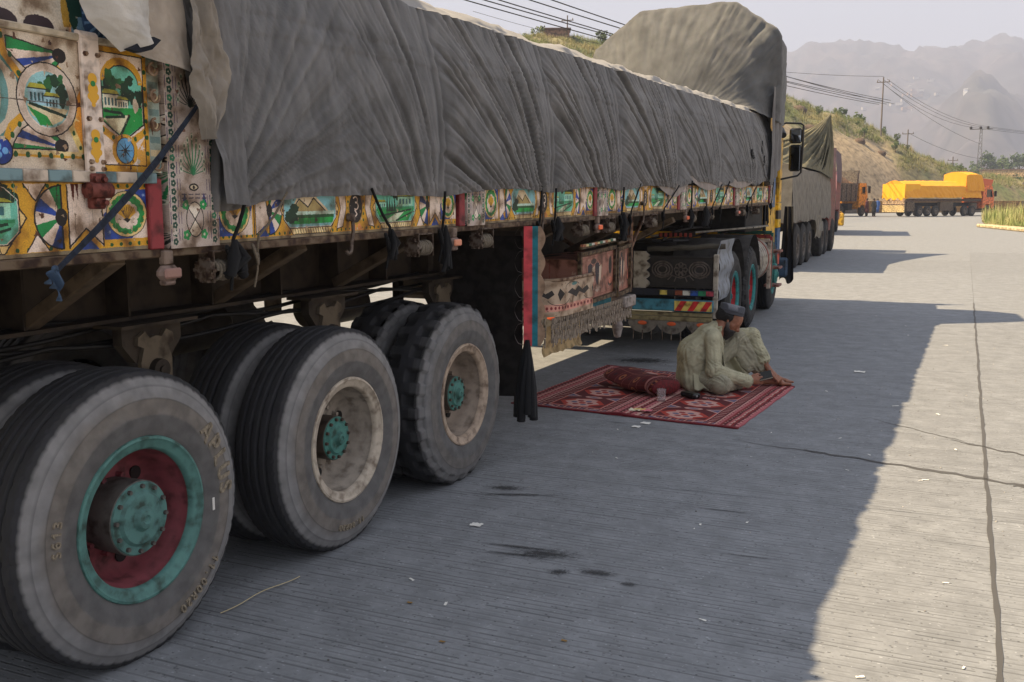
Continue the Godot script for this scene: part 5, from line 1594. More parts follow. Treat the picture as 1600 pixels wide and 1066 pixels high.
	# dark cloth bundles tied to some ropes
	for q in [[-4.17, "black cloth loop hanging below the sill between the first two winches", 0.14, 0.03], [-3.02, "dark rope bundle tied beside the near corner winch", 0.13, 0.055], [-4.72, "dark cloth strip hanging beside the second winch", 0.24, 0.035], [-6.34, "dark knotted bundle tied to the sill right of the carved upright", 0.15, 0.05], [-7.78, "blue black rag tied to the sill above the pink tool box", 0.22, 0.05], [-10.6, "dark wrapped bundle hanging above the tractor's tail", 0.2, 0.07], [-9.98, "narrow blue rag hanging above the tractor's tail", 0.2, 0.035]]:
		var z: float = q[0]
		s = Sh.new()
		var l: float = q[2]
		var w: float = q[3]
		for k in 5:
			var ph := k * 1.3 + z
			s.tube([Vector3(RX + 0.05, ry(z) + 0.01, z), Vector3(RX + 0.06 + 0.015 * sin(ph), ry(z) - l * 0.4, z + w * 0.6 * sin(ph * 2.0)), Vector3(RX + 0.05 + 0.02 * cos(ph), ry(z) - l * (0.75 + 0.25 * absf(sin(ph))), z + w * sin(ph))], w * 0.36, 7, func(t): return 0.5 + 0.8 * sin(t * 2.6))
		var o := part(self, "tied_rag", s, mt("rag_black", Color(0.055, 0.06, 0.075), 0.9, T.cloth, 3.0))
		tag(o, q[1], "rag")
	# black cloth on the foot of the carved upright
	s = Sh.new()
	for k in 9:
		var a := TAU * k / 9
		s.tube([Vector3(-2.56, 0.76, -5.89), Vector3(-2.56 + 0.028 * cos(a), 0.62, -5.87 + 0.028 * sin(a)), Vector3(-2.56 + 0.05 * cos(a + 0.2), 0.45, -5.86 + 0.05 * sin(a + 0.2)), Vector3(-2.56 + 0.055 * cos(a + 0.3), 0.26 + 0.03 * sin(a * 3.0), -5.86 + 0.055 * sin(a + 0.3))], 0.026, 6, func(t): return 0.55 + 0.55 * t)
	tag(part(self, "hanging_scarf", s, mt("rag_black", Color(0.055, 0.06, 0.075), 0.9)), "black scarf tied round the foot of the carved red and blue upright", "scarf")
	# the hump over the load's front end
	s = Sh.new()
	var nu := 150
	var nw := 90
	# outline of the hump seen from behind, swept from its rear foot to the cab
	var ol := [V(-5.2, 2.75), V(-5.2, 3.6), V(-5.12, 3.86), V(-4.80, 4.10), V(-4.46, 4.34), V(-4.42, 4.345), V(-3.25, 4.385), V(-3.08, 4.36), V(-2.66, 4.06), V(-2.54, 3.985), V(-2.475, 3.86), V(-2.455, 3.3), V(-2.47, 2.75)]
	var ln := [0.0]
	for k in ol.size() - 1: ln.append(ln[-1] + (ol[k + 1] - ol[k]).length())
	var at := func(t: float):
		var q: float = t * ln[-1]
		for k in ol.size() - 1:
			if q <= ln[k + 1]: return ol[k].lerp(ol[k + 1], (q - ln[k]) / (ln[k + 1] - ln[k]))
		return ol[-1]
	s.grid(nu, nw, func(i: int, j: int):
		var t := i / float(nu - 1)
		var v := j / float(nw - 1)
		var o: Vector2 = at.call(t)
		if v < 0.55:
			# rear face: from the ridge seam down and back to the top of the long load
			var w := v / 0.55
			var foot := V(lerpf(-4.98, -2.66, t), 2.86 + 0.22 * sin(t * PI))
			var p := foot.lerp(o, pow(w, 0.9))
			var sag := 0.10 * sin(w * PI) * sin(t * PI)
			var fan := 1.0 - 2.2 * absf(N.get_noise_2d(t * 22.0, w * 0.8))
			var wr := (0.05 * fan * smoothstep(0.15, 0.9, w) + 0.012 * N.get_noise_2d(t * 60.0, w * 3.0)) * (0.35 + 1.1 * absf(t - 0.45))
			var dz := lerpf(-13.45 - 0.4 * absf(t - 0.5), -14.35, pow(w, 0.9))
			return Vector3(p.x, p.y - sag * 0.3 + wr * 0.5, dz + wr + sag)
		var w2 := (v - 0.55) / 0.45
		var wr2 := 0.02 * (1.0 - 2.0 * absf(N.get_noise_2d(t * 14.0 + 50.0, w2 * 2.0))) + (0.03 * exp(-pow(w2 - 0.06, 2.0) / 0.0006))
		var c := V(-3.8, 3.0)
		var p3 := c + (o - c) * (1.0 + 0.012 * (1.0 - w2) + wr2 * 0.5) * (1.0 - 0.12 * smoothstep(0.8, 1.0, w2))
		return Vector3(lerpf(p3.x, -3.8, 0.05 * w2), p3.y, lerpf(-14.35, -15.5, w2)), true, V(1, 1), func(i: int, j: int):
		return Color(0.138, 0.14, 0.138).lerp(Color(0.075, 0.076, 0.076), 0.5 + 0.6 * N.get_noise_2d(i * 0.05, j * 0.06)))
	root = thing("humped_tarpaulin", "tall humped grey olive tarpaulin over the front of the nearest load, above the cab", "tarpaulin", Vector3(-3.8, 2.8, -15))
	wp(root, "cover", s, cv)
	s = Sh.new()
	s.grid(40, 30, func(i: int, j: int):
		var t := i / 39.0
		var v := j / 29.0
		return Vector3(-2.475 + 0.02 * sin(t * 17.0) * (1.0 - 0.4 * v) + 0.015 * N.get_noise_2d(t * 7.0, v * 2.0) - 0.03 * t, lerpf(1.86 + 0.3 * t, 3.2, v), -14.1 - t * 1.0), true, V(1, 1), func(_i: int, _j: int): return Color(0.15, 0.145, 0.14))
	wp(root, "dark_side_fall", s, cv)
	s = Sh.new()
	s.box(Vector3(-3.8, 3.1, -14.8), Vector3(2.3, 1.6, 0.7), 0.2)
	tag(part(self, "front_cargo", s, mt("load_dark", Color(0.18, 0.17, 0.16))), "high stacked cargo hidden under the humped tarpaulin", "cargo")

func nets(pr: Array, cell: float, k: float, wob = null) -> Sh:
	# one smooth skin round tapered capsules [from, to, r0, r1, (flattening axis, factor)]
	var lo := Vector3.ONE * 1e9
	var hi := -lo
	for p in pr:
		var m: float = maxf(p[2], p[3]) + k * 3.0 + cell * 2.0
		for e in 2:
			lo = lo.min(p[e] - Vector3.ONE * m)
			hi = hi.max(p[e] + Vector3.ONE * m)
	var nx := int((hi.x - lo.x) / cell) + 2
	var ny := int((hi.y - lo.y) / cell) + 2
	var nz := int((hi.z - lo.z) / cell) + 2
	var F := PackedFloat32Array()
	F.resize(nx * ny * nz)
	for p in pr:
		var a: Vector3 = p[0]
		var b: Vector3 = p[1]
		var m: float = maxf(p[2], p[3]) + k * 4.0
		var q0 := ((a.min(b) - Vector3.ONE * m - lo) / cell).floor()
		var q1 := ((a.max(b) + Vector3.ONE * m - lo) / cell).ceil()
		var ab := b - a
		var l2 := maxf(ab.length_squared(), 1e-9)
		var r0: float = p[2]
		var dr: float = p[3] - p[2]
		var flat: bool = p.size() > 4
		var ax: Vector3 = p[4] if flat else Vector3.ZERO
		var fs: float = 1.0 / p[5] - 1.0 if flat else 0.0
		for z in range(maxi(0, int(q0.z)), mini(nz, int(q1.z) + 1)):
			for y in range(maxi(0, int(q0.y)), mini(ny, int(q1.y) + 1)):
				for x in range(maxi(0, int(q0.x)), mini(nx, int(q1.x) + 1)):
					var d := lo + Vector3(x, y, z) * cell - a
					var t := clampf(d.dot(ab) / l2, 0.0, 1.0)
					d -= ab * t
					if flat: d += ax * (d.dot(ax) * fs)
					F[(z * ny + y) * nx + x] += exp(-(d.length() - r0 - dr * t) / k)
	# inside where the sum is over one
	var s := Sh.new()
	var id := {}
	var at := [0, 1, nx, nx + 1, nx * ny, nx * ny + 1, nx * ny + nx, nx * ny + nx + 1]
	var of := [Vector3(0, 0, 0), Vector3(1, 0, 0), Vector3(0, 1, 0), Vector3(1, 1, 0), Vector3(0, 0, 1), Vector3(1, 0, 1), Vector3(0, 1, 1), Vector3(1, 1, 1)]
	var ed := [[0, 1], [2, 3], [4, 5], [6, 7], [0, 2], [1, 3], [4, 6], [5, 7], [0, 4], [1, 5], [2, 6], [3, 7]]
	for z in nz - 1:
		for y in ny - 1:
			var row := (z * ny + y) * nx
			for x in nx - 1:
				var o := row + x
				var c0 := F[o] > 1.0
				if c0 == (F[o + 1] > 1.0) and c0 == (F[o + nx] > 1.0) and c0 == (F[o + nx + 1] > 1.0) and c0 == (F[o + at[4]] > 1.0) and c0 == (F[o + at[5]] > 1.0) and c0 == (F[o + at[6]] > 1.0) and c0 == (F[o + at[7]] > 1.0): continue
				var sum := Vector3.ZERO
				var cnt := 0
				for e in ed:
					var fa := F[o + at[e[0]]]
					var fb := F[o + at[e[1]]]
					if (fa > 1.0) == (fb > 1.0): continue
					var la := log(maxf(fa, 1e-12))
					var lb := log(maxf(fb, 1e-12))
					sum += (of[e[0]] as Vector3).lerp(of[e[1]], la / (la - lb))
					cnt += 1
				var gr := Vector3(F[o] - F[o + 1], F[o] - F[o + nx], F[o] - F[o + at[4]]) + Vector3(F[o + at[6]] - F[o + at[7]], F[o + at[5]] - F[o + at[7]], F[o + at[3]] - F[o + at[7]])
				id[o] = s.add(lo + (Vector3(x, y, z) + sum / cnt) * cell, gr.normalized() if gr.length() > 1e-9 else Vector3.UP)
	var nr := PackedVector3Array()
	nr.resize(s.v.size())
	for o in id:
		for ax in 3:
			var st: int = [1, nx, nx * ny][ax]
			var u: int = [nx, nx * ny, 1][ax]
			var w: int = [nx * ny, 1, nx][ax]
			var here := F[o] > 1.0
			if here == (F[o + st] > 1.0) or not id.has(o - u) or not id.has(o - w) or not id.has(o - u - w): continue
			var q := [id[o], id[o - u], id[o - u - w], id[o - w]]
			var out := Vector3.ZERO
			out[ax] = 1.0 if here else -1.0
			var g2 := (s.v[q[2]] - s.v[q[0]]).cross(s.v[q[3]] - s.v[q[1]])
			if g2.dot(out) < 0.0: g2 = -g2
			for e in q: nr[e] += g2
			for tr in [[0, 1, 2], [0, 2, 3]]:
				var i0: int = q[tr[0]]
				var i1: int = q[tr[1]]
				var i2: int = q[tr[2]]
				var g3 := (s.v[i1] - s.v[i0]).cross(s.v[i2] - s.v[i0])
				s.ix.append(i0)
				if g3.dot(g2) > 0.0: s.ix.append(i2); s.ix.append(i1)
				else: s.ix.append(i1); s.ix.append(i2)
	for e in s.v.size(): s.n[e] = nr[e].normalized()
	if wob != null:
		for e in s.v.size(): s.v[e] += s.n[e] * float(wob.call(s.v[e], s.n[e]))
		nr.fill(Vector3.ZERO)
		for e in range(0, s.ix.size(), 3):
			var g4 := (s.v[s.ix[e + 2]] - s.v[s.ix[e]]).cross(s.v[s.ix[e + 1]] - s.v[s.ix[e]])
			for f in 3: nr[s.ix[e + f]] += g4
		for e in s.v.size(): s.n[e] = nr[e].normalized()
	return s
func finger(pr: Array, ps: Array, r: float) -> void:
	for k in ps.size() - 1: pr.append([ps[k], ps[k + 1], r * (1.0 - 0.12 * k), r * (1.0 - 0.12 * (k + 1))])

func rug_and_person() -> void:
	# the woven rug: two panels, each a dark field with pale medallions, and striped bands
	var p := Paint.new(1024, 1024, Color(0.36, 0.07, 0.10))
	var W := 1024.0
	var pink := Color(0.66, 0.36, 0.38)
	var wine := Color(0.33, 0.055, 0.085)
	var cream := Color(0.74, 0.57, 0.53)
	var red := Color(0.50, 0.10, 0.12)
	var rust := Color(0.64, 0.20, 0.15)
	var slate := Color(0.36, 0.34, 0.44)
	for c in [[0.0, 110.0], [455.0, 590.0], [925.0, 1024.0]]:
		var x: float = c[0]
		while x < c[1]:
			var col: Color = [pink, wine, red, pink, Color(0.66, 0.33, 0.34), wine, cream][int(x * 7.3) % 7]
			p.rect(x, 0, 9, W, col)
			if int(x) % 27 < 9:
				for y in 64: p.rect(x + 1, y * 16, 7, 8, wine if y % 2 else cream)
			x += 9.0
	for f in [[110.0, 345.0], [590.0, 335.0]]:
		var x: float = f[0]
		var w: float = f[1]
		p.rect(x, 0, w, W, red)
		for q in [[0.0, cream], [6.0, wine]]: p.rect(x + q[0], q[0] + 18, w - q[0] * 2, W - 36 - q[0] * 2, q[1])
		for y in 62:
			for e in [x + 14, x + w - 42]:
				p.fill([V(e, 30 + y * 16), V(e + 28, 34 + y * 16), V(e + 28, 40 + y * 16), V(e, 38 + y * 16)], cream if y % 2 else red)
		for k in 19:
			for e in [24.0, W - 52]: p.fill([V(x + 14 + k * 17, e), V(x + 20 + k * 17, e), V(x + 26 + k * 17, e + 28), V(x + 18 + k * 17, e + 28)], cream if k % 2 else slate)
		p.rect(x + 48, 60, w - 96, W - 120, cream); p.rect(x + 53, 66, w - 106, W - 132, rust); p.rect(x + 60, 74, w - 120, W - 148, wine)
		for y in 4:
			var cy := 140.0 + y * 248
			var cx := x + w / 2
			# pale stepped triangles reaching in from both sides
			for sd in [-1.0, 1.0]:
				var ex: float = cx + sd * (w / 2 - 52)
				p.fill([V(ex, cy - 84), V(ex - sd * 62, cy - 124), V(ex, cy - 160)], cream); p.fill([V(ex, cy - 94), V(ex - sd * 44, cy - 124), V(ex, cy - 150)], slate)
			p.fill([V(cx - 108, cy), V(cx - 60, cy - 60), V(cx, cy - 92), V(cx + 60, cy - 60), V(cx + 108, cy), V(cx + 60, cy + 60), V(cx, cy + 92), V(cx - 60, cy + 60)], rust)
			p.fill([V(cx - 84, cy), V(cx - 50, cy - 34), V(cx - 54, cy - 58), V(cx, cy - 76), V(cx + 54, cy - 58), V(cx + 50, cy - 34), V(cx + 84, cy), V(cx + 50, cy + 34), V(cx + 54, cy + 58), V(cx, cy + 76), V(cx - 54, cy + 58), V(cx - 50, cy + 34)], cream)
			for q in 6: p.ell(cx + cos(TAU * q / 6) * 38, cy + sin(TAU * q / 6) * 34, 15, 13, slate if q % 2 else red, 8)
			p.ell(cx, cy, 17, 15, rust, 8)
			p.ell(cx, cy + 124, 44, 20, cream, 8); p.ell(cx, cy + 124, 26, 10, slate, 8)
	p.rect(0, 0, W, 20, Color(0.42, 0.07, 0.11)); p.rect(0, W - 20, W, 20, Color(0.42, 0.07, 0.11))
	var rg := RandomNumberGenerator.new()
	rg.seed = 9
	for k in 9000:
		var x := rg.randi() % 1020
		var y := rg.randi() % 1020
		p.im.fill_rect(Rect2i(x, y, rg.randi_range(1, 5), 1), p.im.get_pixel(x, y) * rg.randf_range(0.7, 1.25))
	var rm := painted("woven_rug", p.tex(), 0.95)
	rm.normal_enabled = false
	# corners on the ground: near left, far left, far right, near right
	var c0 := Vector3(-3.33, 0, -7.32)
	var c1 := Vector3(-3.22, 0, -9.45)
	var c2 := Vector3(-1.30, 0, -9.02)
	var c3 := Vector3(-1.43, 0, -7.16)
	var s := Sh.new()
	var hgt := func(u: float, v: float): return 0.011 + 0.006 * N.get_noise_2d(u * 5.0, v * 5.0) + 0.012 * exp(-pow((u - 0.5) * 20.0, 2.0)) * (1.0 - v) + (0.02 * exp(-pow((u - 0.97) * 25.0, 2.0)) * absf(N.get_noise_1d(v * 9.0)))
	s.grid(60, 60, func(i: int, j: int):
		var u := i / 59.0
		var v := j / 59.0
		var q := c0.lerp(c3, u).lerp(c1.lerp(c2, u), v)
		q += Vector3(0.012 * N.get_noise_1d(v * 6.0) * (1.0 if i == 0 or i == 59 else 0.0), 0, 0.014 * N.get_noise_1d(u * 7.0 + 30.0) * (1.0 if j == 0 or j == 59 else 0.0))
		return q + Vector3(0, hgt.call(u, v), 0), false, V(1, 1))
	var f := s.v.size()
	for side in 4:
		for k in 59:
			var a: int = [k, k * 60 + 59, 59 * 60 + k, k * 60][side]
			var b: int = [k + 1, k * 60 + 119, 59 * 60 + k + 1, k * 60 + 60][side]
			s.poly([s.v[a], s.v[b], s.v[b] * Vector3(1, 0, 1) + Vector3(0, 0.002, 0), s.v[a] * Vector3(1, 0, 1) + Vector3(0, 0.002, 0)], Vector3(-2.3, 0, -8.2), [s.t[a], s.t[b], s.t[b], s.t[a]])
	tag(part(self, "rug", s, rm), "red woven rug with pale medallions spread on the road beside the trailer", "rug")
	# bolster pillow lying along the rug
	var cm := Paint.new(512, 256, Color(0.30, 0.035, 0.055))
	for k in 9:
		cm.line([V(k * 64, 0), V(k * 64, 256)], 4, Color(0.46, 0.24, 0.22)); cm.line([V(0, k * 52), V(512, k * 52)], 3, Color(0.44, 0.22, 0.2))
		for j in 5:
			if (k + j) % 2: cm.ell(k * 64 + 32, j * 52 + 26, 18, 15, Color(0.55, 0.32, 0.2), 10)
			cm.ell(k * 64 + 32, j * 52 + 26, 8, 7, Color(0.2, 0.06, 0.1), 8)
	cm.rect(440, 0, 12, 256, Color(0.55, 0.36, 0.34)); cm.rect(60, 0, 10, 256, Color(0.55, 0.36, 0.34))
	var bl := Sh.new()
	bl.grid(44, 40, func(i: int, j: int):
		var t := i / 43.0
		var a := TAU * j / 39.0
		var r := 0.125 * pow(maxf(0.0, 1.0 - pow(absf(t * 2.0 - 1.0), 5.0)), 0.5) + 0.004
		r *= 1.0 + 0.05 * sin(a * 3.0 + t * 5.0) + 0.05 * N.get_noise_2d(t * 4.0, cos(a) * 2.0)
		return Vector3((t - 0.5) * 0.80, maxf(sin(a) * r * 0.60, -0.075) + 0.012 * sin(t * 9.0), cos(a) * r * 1.45), true)
	var b0 := Vector3(-2.93, 0.10, -8.58)
	var b1 := Vector3(-2.13, 0.09, -8.00)
	var po := thing("bolster_pillow", "flat dark red pillow with a woven cover lying on the rug behind the seated man", "pillow", (b0 + b1) * 0.5, atan2(-(b1 - b0).z, (b1 - b0).x))
	part(po, "cover", bl, painted("bolster_cover", cm.tex(), 0.9))
	bl = Sh.new()
	bl.sphere(Vector3(0.375, 0, 0), Vector3(0.04, 0.066, 0.155), 10)
	part(po, "velvet_end", bl, mt("red_velvet", Color(0.42, 0.03, 0.06), 0.8, T.cloth, 3.0))
	bl = Sh.new()
	for k in 40:
		var a := TAU * k / 40
		bl.box(Vector3(0.34, maxf(sin(a) * 0.073, -0.075), cos(a) * 0.172), Vector3(0.012, 0.02, 0.012), 0.002, Basis(Vector3.RIGHT, a))
	var tr := part(po, "braid_trim", bl, mt("braid", Color(0.42, 0.25, 0.24), 0.9))
	tr.set_meta("kind", "stuff")
	# glass, radio, spectacles, wrapper
	var gl := Sh.new()
	gl.lathe([V(0, 0), V(0, 0.034), V(0.095, 0.038), V(0.097, 0.036), V(0.012, 0.031), V(0.010, 0)], Transform3D(Basis(Vector3.RIGHT, Vector3(0, 0, -1), Vector3.UP), Vector3.ZERO), 28)
	var gm := StandardMaterial3D.new()
	gm.albedo_color = Color(1, 1, 1, 0.1)
	gm.transparency = BaseMaterial3D.TRANSPARENCY_ALPHA
	gm.refraction_enabled = true
	gm.refraction_scale = 0.05
	gm.roughness = 0.03
	var go := thing("drinking_glass", "clear drinking glass standing on the rug before the bolster pillow", "glass", Vector3(-2.21, 0.018, -7.88))
	part(go, "tumbler", gl, gm)
	var rd := Sh.new()
	rd.box(Vector3(0, 0.022, 0), Vector3(0.17, 0.04, 0.085), 0.012)
	var ro := thing("black_case", "small black case lying on the rug by the seated man's knee", "case", Vector3(-2.03, 0.016, -8.13), -0.55)
	part(ro, "shell", rd, mt("black_plastic", Color(0.05, 0.05, 0.055), 0.4))
	rd = Sh.new()
	rd.cyl(Vector3(0.085, 0.022, 0.01), Vector3(0.092, 0.022, 0.01), 0.009, 0.009, 12)
	part(ro, "knob", rd, mt("grey_plastic", Color(0.5, 0.5, 0.5), 0.4))
	rd = Sh.new()
	for sd in [-1.0, 1.0]:
		rd.tube(arc(Vector3(sd * 0.034, 0.022, 0), Vector3(0.028, 0, 0), Vector3(0, 0.02, 0.006), 0, TAU, 18), 0.0022, 6)
		rd.tube([Vector3(sd * 0.064, 0.03, 0), Vector3(sd * 0.068, 0.012, -0.06), Vector3(sd * 0.05, 0.006, -0.13)], 0.002, 6)
	rd.tube([Vector3(-0.008, 0.026, 0), Vector3(0, 0.032, 0.003), Vector3(0.008, 0.026, 0)], 0.002, 6)
	tag(part(self, "spectacles", rd, mt("black_plastic", Color(0.05, 0.05, 0.055), 0.4), Vector3(-1.86, 0.014, -8.08), Vector3(0, 0.5, 0)), "pair of thin black spectacles lying folded open on the rug", "spectacles")
	s = Sh.new()
	for q in [[0.0, 0.0, Color(0.75, 0.5, 0.16)], [0.06, 0.02, Color(0.72, 0.2, 0.24)], [-0.03, 0.03, Color(0.82, 0.76, 0.55)]]:
		s.col = q[2]
		s.grid(8, 7, func(i: int, j: int): return Vector3(q[0] + (i / 7.0 - 0.5) * 0.09, 0.022 + 0.022 * absf(N.get_noise_2d(i * 0.9 + q[0] * 50.0, j * 0.9)), q[1] + (j / 6.0 - 0.5) * 0.07), true)
	tag(part(self, "snack_wrapper", s, mt("foil", Color(1, 1, 1), 0.35), Vector3(-2.26, 0.0, -7.44)), "crumpled yellow and pink snack wrapper at the rug's near edge", "wrapper")
	person_sitting()

func person_sitting() -> void:
	var root := thing("person", "bearded man in khaki tunic and grey cap sitting on the rug, head bowed", "person", Vector3(-1.955, 0.016, -8.66), deg_to_rad(24.39))
	var skin := Color(0.60, 0.40, 0.30)
	var sm := mt("skin", skin, 0.55, noise_tex(0.02, [[0.2, Color(0.82, 0.78, 0.75)], [0.8, g(1.0)]], 256, 5), 4.0)
	sm.subsurf_scatter_enabled = true
	sm.subsurf_scatter_strength = 0.1
	var X := func(x: float, y: float, z: float): return Vector3(x, y, z)
	var C := Vector3(0.125, 0.605, -0.01)
	var fw := Vector3(0.82, -0.53, 0.21).normalized()
	var up := (Vector3(0.55, 0.83, 0.0) - fw * fw.dot(Vector3(0.55, 0.83, 0.0))).normalized()
	var sd := fw.cross(up).normalized()   # towards the viewer
	if sd.z < 0: sd = -sd
	var H := func(f: float, u: float, r: float): return C + fw * f + up * u + sd * r
	var pr := []
	pr.append([H.call(-0.035, 0.035, 0), H.call(0.025, 0.03, 0), 0.088, 0.083, sd, 0.86])
	pr.append([H.call(0.03, -0.03, 0), H.call(0.045, -0.075, 0), 0.068, 0.05, sd, 0.9])
	pr.append([H.call(0.083, 0.012, -0.03), H.call(0.083, 0.012, 0.03), 0.017, 0.017])
	pr.append([H.call(0.095, 0.0, 0), H.call(0.116, -0.038, 0), 0.009, 0.014])
	pr.append([H.call(0.1, -0.043, -0.013), H.call(0.1, -0.043, 0.013), 0.009, 0.009])
	for r in [-1.0, 1.0]:
		pr.append([H.call(0.055, -0.03, 0.042 * r), H.call(0.07, -0.025, 0.028 * r), 0.022, 0.02])
		pr.append([H.call(-0.008, 0.015, 0.078 * r), H.call(-0.004, -0.022, 0.076 * r), 0.016, 0.011, sd, 0.5])
		pr.append([H.call(0.074, -0.006, 0.03 * r), H.call(0.074, -0.006, 0.034 * r), 0.012, 0.012])
	pr.append([H.call(0.085, -0.068, -0.016), H.call(0.085, -0.068, 0.016), 0.011, 0.011])
	var body := nets(pr, 0.005, 0.007)
	# neck, trunk under the clothes, forearms and shins, then hands and foot in finer grids
	pr = [[H.call(-0.03, -0.02, 0), Vector3(0.0, 0.47, 0), 0.06, 0.065], [Vector3(-0.02, 0.44, -0.02), Vector3(-0.16, 0.16, 0), 0.09, 0.11], [Vector3(-0.06, 0.455, -0.14), Vector3(-0.06, 0.455, 0.14), 0.05, 0.05], [Vector3(-0.07, 0.45, 0.16), Vector3(-0.06, 0.19, 0.26), 0.045, 0.038], [Vector3(-0.06, 0.19, 0.26), Vector3(0.24, 0.095, 0.235), 0.038, 0.028], [Vector3(-0.02, 0.45, -0.16), Vector3(0.37, 0.44, -0.15), 0.045, 0.038], [Vector3(0.37, 0.44, -0.15), Vector3(0.475, 0.20, -0.075), 0.038, 0.03], [Vector3(-0.12, 0.13, -0.09), Vector3(0.25, 0.40, -0.13), 0.075, 0.055], [Vector3(0.25, 0.40, -0.13), Vector3(0.455, 0.10, -0.125), 0.055, 0.036], [Vector3(-0.12, 0.11, 0.1), Vector3(-0.01, 0.085, 0.33), 0.075, 0.055], [Vector3(-0.01, 0.085, 0.33), Vector3(0.2, 0.05, 0.06), 0.05, 0.036]]
	body.join(nets(pr, 0.012, 0.012))
	var fp := []
	# far foot flat on the road, toes to the right
	fp.append([X.call(0.455, 0.13, -0.125), X.call(0.462, 0.06, -0.122), 0.034, 0.035])
	fp.append([X.call(0.45, 0.03, -0.122), X.call(0.56, 0.032, -0.112), 0.03, 0.03])
	fp.append([X.call(0.47, 0.07, -0.12), X.call(0.63, 0.022, -0.105), 0.034, 0.024])
	fp.append([X.call(0.62, 0.018, -0.135), X.call(0.63, 0.018, -0.078), 0.02, 0.02])
	for k in 5: fp.append([X.call(0.635, 0.016, -0.078 - 0.016 * k), X.call(0.705 - 0.011 * k, 0.012, -0.07 - 0.017 * k), 0.011, 0.012 if k == 0 else 0.0085])
	body.join(nets(fp, 0.005, 0.006))
	# the other foot crossed behind it
	fp = [[X.call(0.52, 0.03, -0.23), X.call(0.63, 0.035, -0.21), 0.03, 0.03], [X.call(0.63, 0.034, -0.21), X.call(0.70, 0.02, -0.2), 0.03, 0.02]]
	for k in 5: fp.append([X.call(0.70, 0.02, -0.165 - 0.016 * k), X.call(0.755 - 0.01 * k, 0.016, -0.16 - 0.017 * k), 0.011, 0.009])
	body.join(nets(fp, 0.006, 0.006))
	# near hand: palm up under the small book, fingers curled round its lower edge
	var hp := []
	var w := Vector3(0.235, 0.097, 0.235)
	hp.append([w, Vector3(0.275, 0.105, 0.23), 0.026, 0.027])
	hp.append([Vector3(0.275, 0.118, 0.226), Vector3(0.335, 0.125, 0.206), 0.017, 0.016])
	hp.append([Vector3(0.27, 0.102, 0.23), Vector3(0.34, 0.105, 0.212), 0.019, 0.017])
	hp.append([Vector3(0.268, 0.086, 0.232), Vector3(0.33, 0.082, 0.216), 0.017, 0.015])
	for k in 4: finger(hp, [Vector3(0.335, 0.126 - 0.016 * k, 0.208 + 0.003 * k), Vector3(0.372 - 0.004 * k, 0.128 - 0.018 * k, 0.204), Vector3(0.398 - 0.006 * k, 0.116 - 0.016 * k, 0.198), Vector3(0.406 - 0.008 * k, 0.103 - 0.013 * k, 0.186)], 0.0095)
	finger(hp, [Vector3(0.27, 0.122, 0.222), Vector3(0.305, 0.145, 0.208), Vector3(0.338, 0.150, 0.194), Vector3(0.362, 0.146, 0.182)], 0.0115)
	body.join(nets(hp, 0.004, 0.004))
	# far hand hanging over the knee, fingers loose beside the ankle
	hp = []
	hp.append([Vector3(0.475, 0.20, -0.075), Vector3(0.505, 0.145, -0.055), 0.026, 0.027])
	hp.append([Vector3(0.505, 0.15, -0.055), Vector3(0.553, 0.098, -0.052), 0.019, 0.017])
	hp.append([Vector3(0.500, 0.14, -0.04), Vector3(0.54, 0.088, -0.032), 0.018, 0.016])
	hp.append([Vector3(0.51, 0.155, -0.072), Vector3(0.562, 0.108, -0.074), 0.017, 0.015])
	for k in 4: finger(hp, [Vector3(0.563 - 0.007 * k, 0.107 - 0.007 * k, -0.078 + 0.0155 * k), Vector3(0.597 - 0.009 * k, 0.085 - 0.009 * k, -0.08 + 0.016 * k), Vector3(0.618 - 0.012 * k, 0.066 - 0.008 * k, -0.08 + 0.015 * k), Vector3(0.625 - 0.014 * k, 0.048 - 0.006 * k, -0.079 + 0.014 * k)], 0.0095)
	finger(hp, [Vector3(0.50, 0.145, -0.035), Vector3(0.512, 0.115, -0.012), Vector3(0.535, 0.088, -0.002), Vector3(0.553, 0.07, -0.002)], 0.011)
	body.join(nets(hp, 0.004, 0.004))
	part(root, "body", body, sm)
	# eyes
	for r in [-1.0, 1.0]:
		var es := Sh.new()
		es.sphere(H.call(0.079, -0.006, 0.032 * r), Vector3.ONE * 0.0125, 8)
		es.box(H.call(0.092, 0.02, 0.03 * r), Vector3(0.012, 0.01, 0.036), 0.004, Basis(fw, up, sd))
		part(root, "eyebrow", es, mt("dark_hair", Color(0.07, 0.06, 0.055), 0.8))
	# beard and hair
	pr = []
	for r in [-1.0, 1.0]:
		pr.append([H.call(0.004, -0.03, 0.068 * r), H.call(0.03, -0.09, 0.055 * r), 0.014, 0.026])
		pr.append([H.call(0.095, -0.058, 0.006 * r), H.call(0.082, -0.075, 0.034 * r), 0.009, 0.012])
	pr.append([H.call(0.045, -0.1, -0.025), H.call(0.045, -0.1, 0.025), 0.034, 0.034])
	pr.append([H.call(0.055, -0.1, 0), H.call(0.045, -0.165, 0), 0.042, 0.026])
	pr.append([H.call(0.085, -0.092, 0), H.call(0.06, -0.14, 0), 0.018, 0.024])
	var bd := nets(pr, 0.005, 0.008, func(q: Vector3, _n): return 0.003 * N.get_noise_3d(q.x * 90.0, q.y * 30.0, q.z * 90.0))
	for k in bd.v.size():
		var q := bd.v[k] - C
		var cheek := clampf((q.dot(up) + 0.075) / 0.04, 0, 1)
		bd.c[k] = Color(0.016, 0.013, 0.012).lerp(Color(0.20, 0.17, 0.15), cheek * 0.5)
	part(root, "beard", bd, mt("beard_hair", Color(1, 1, 1), 0.85))
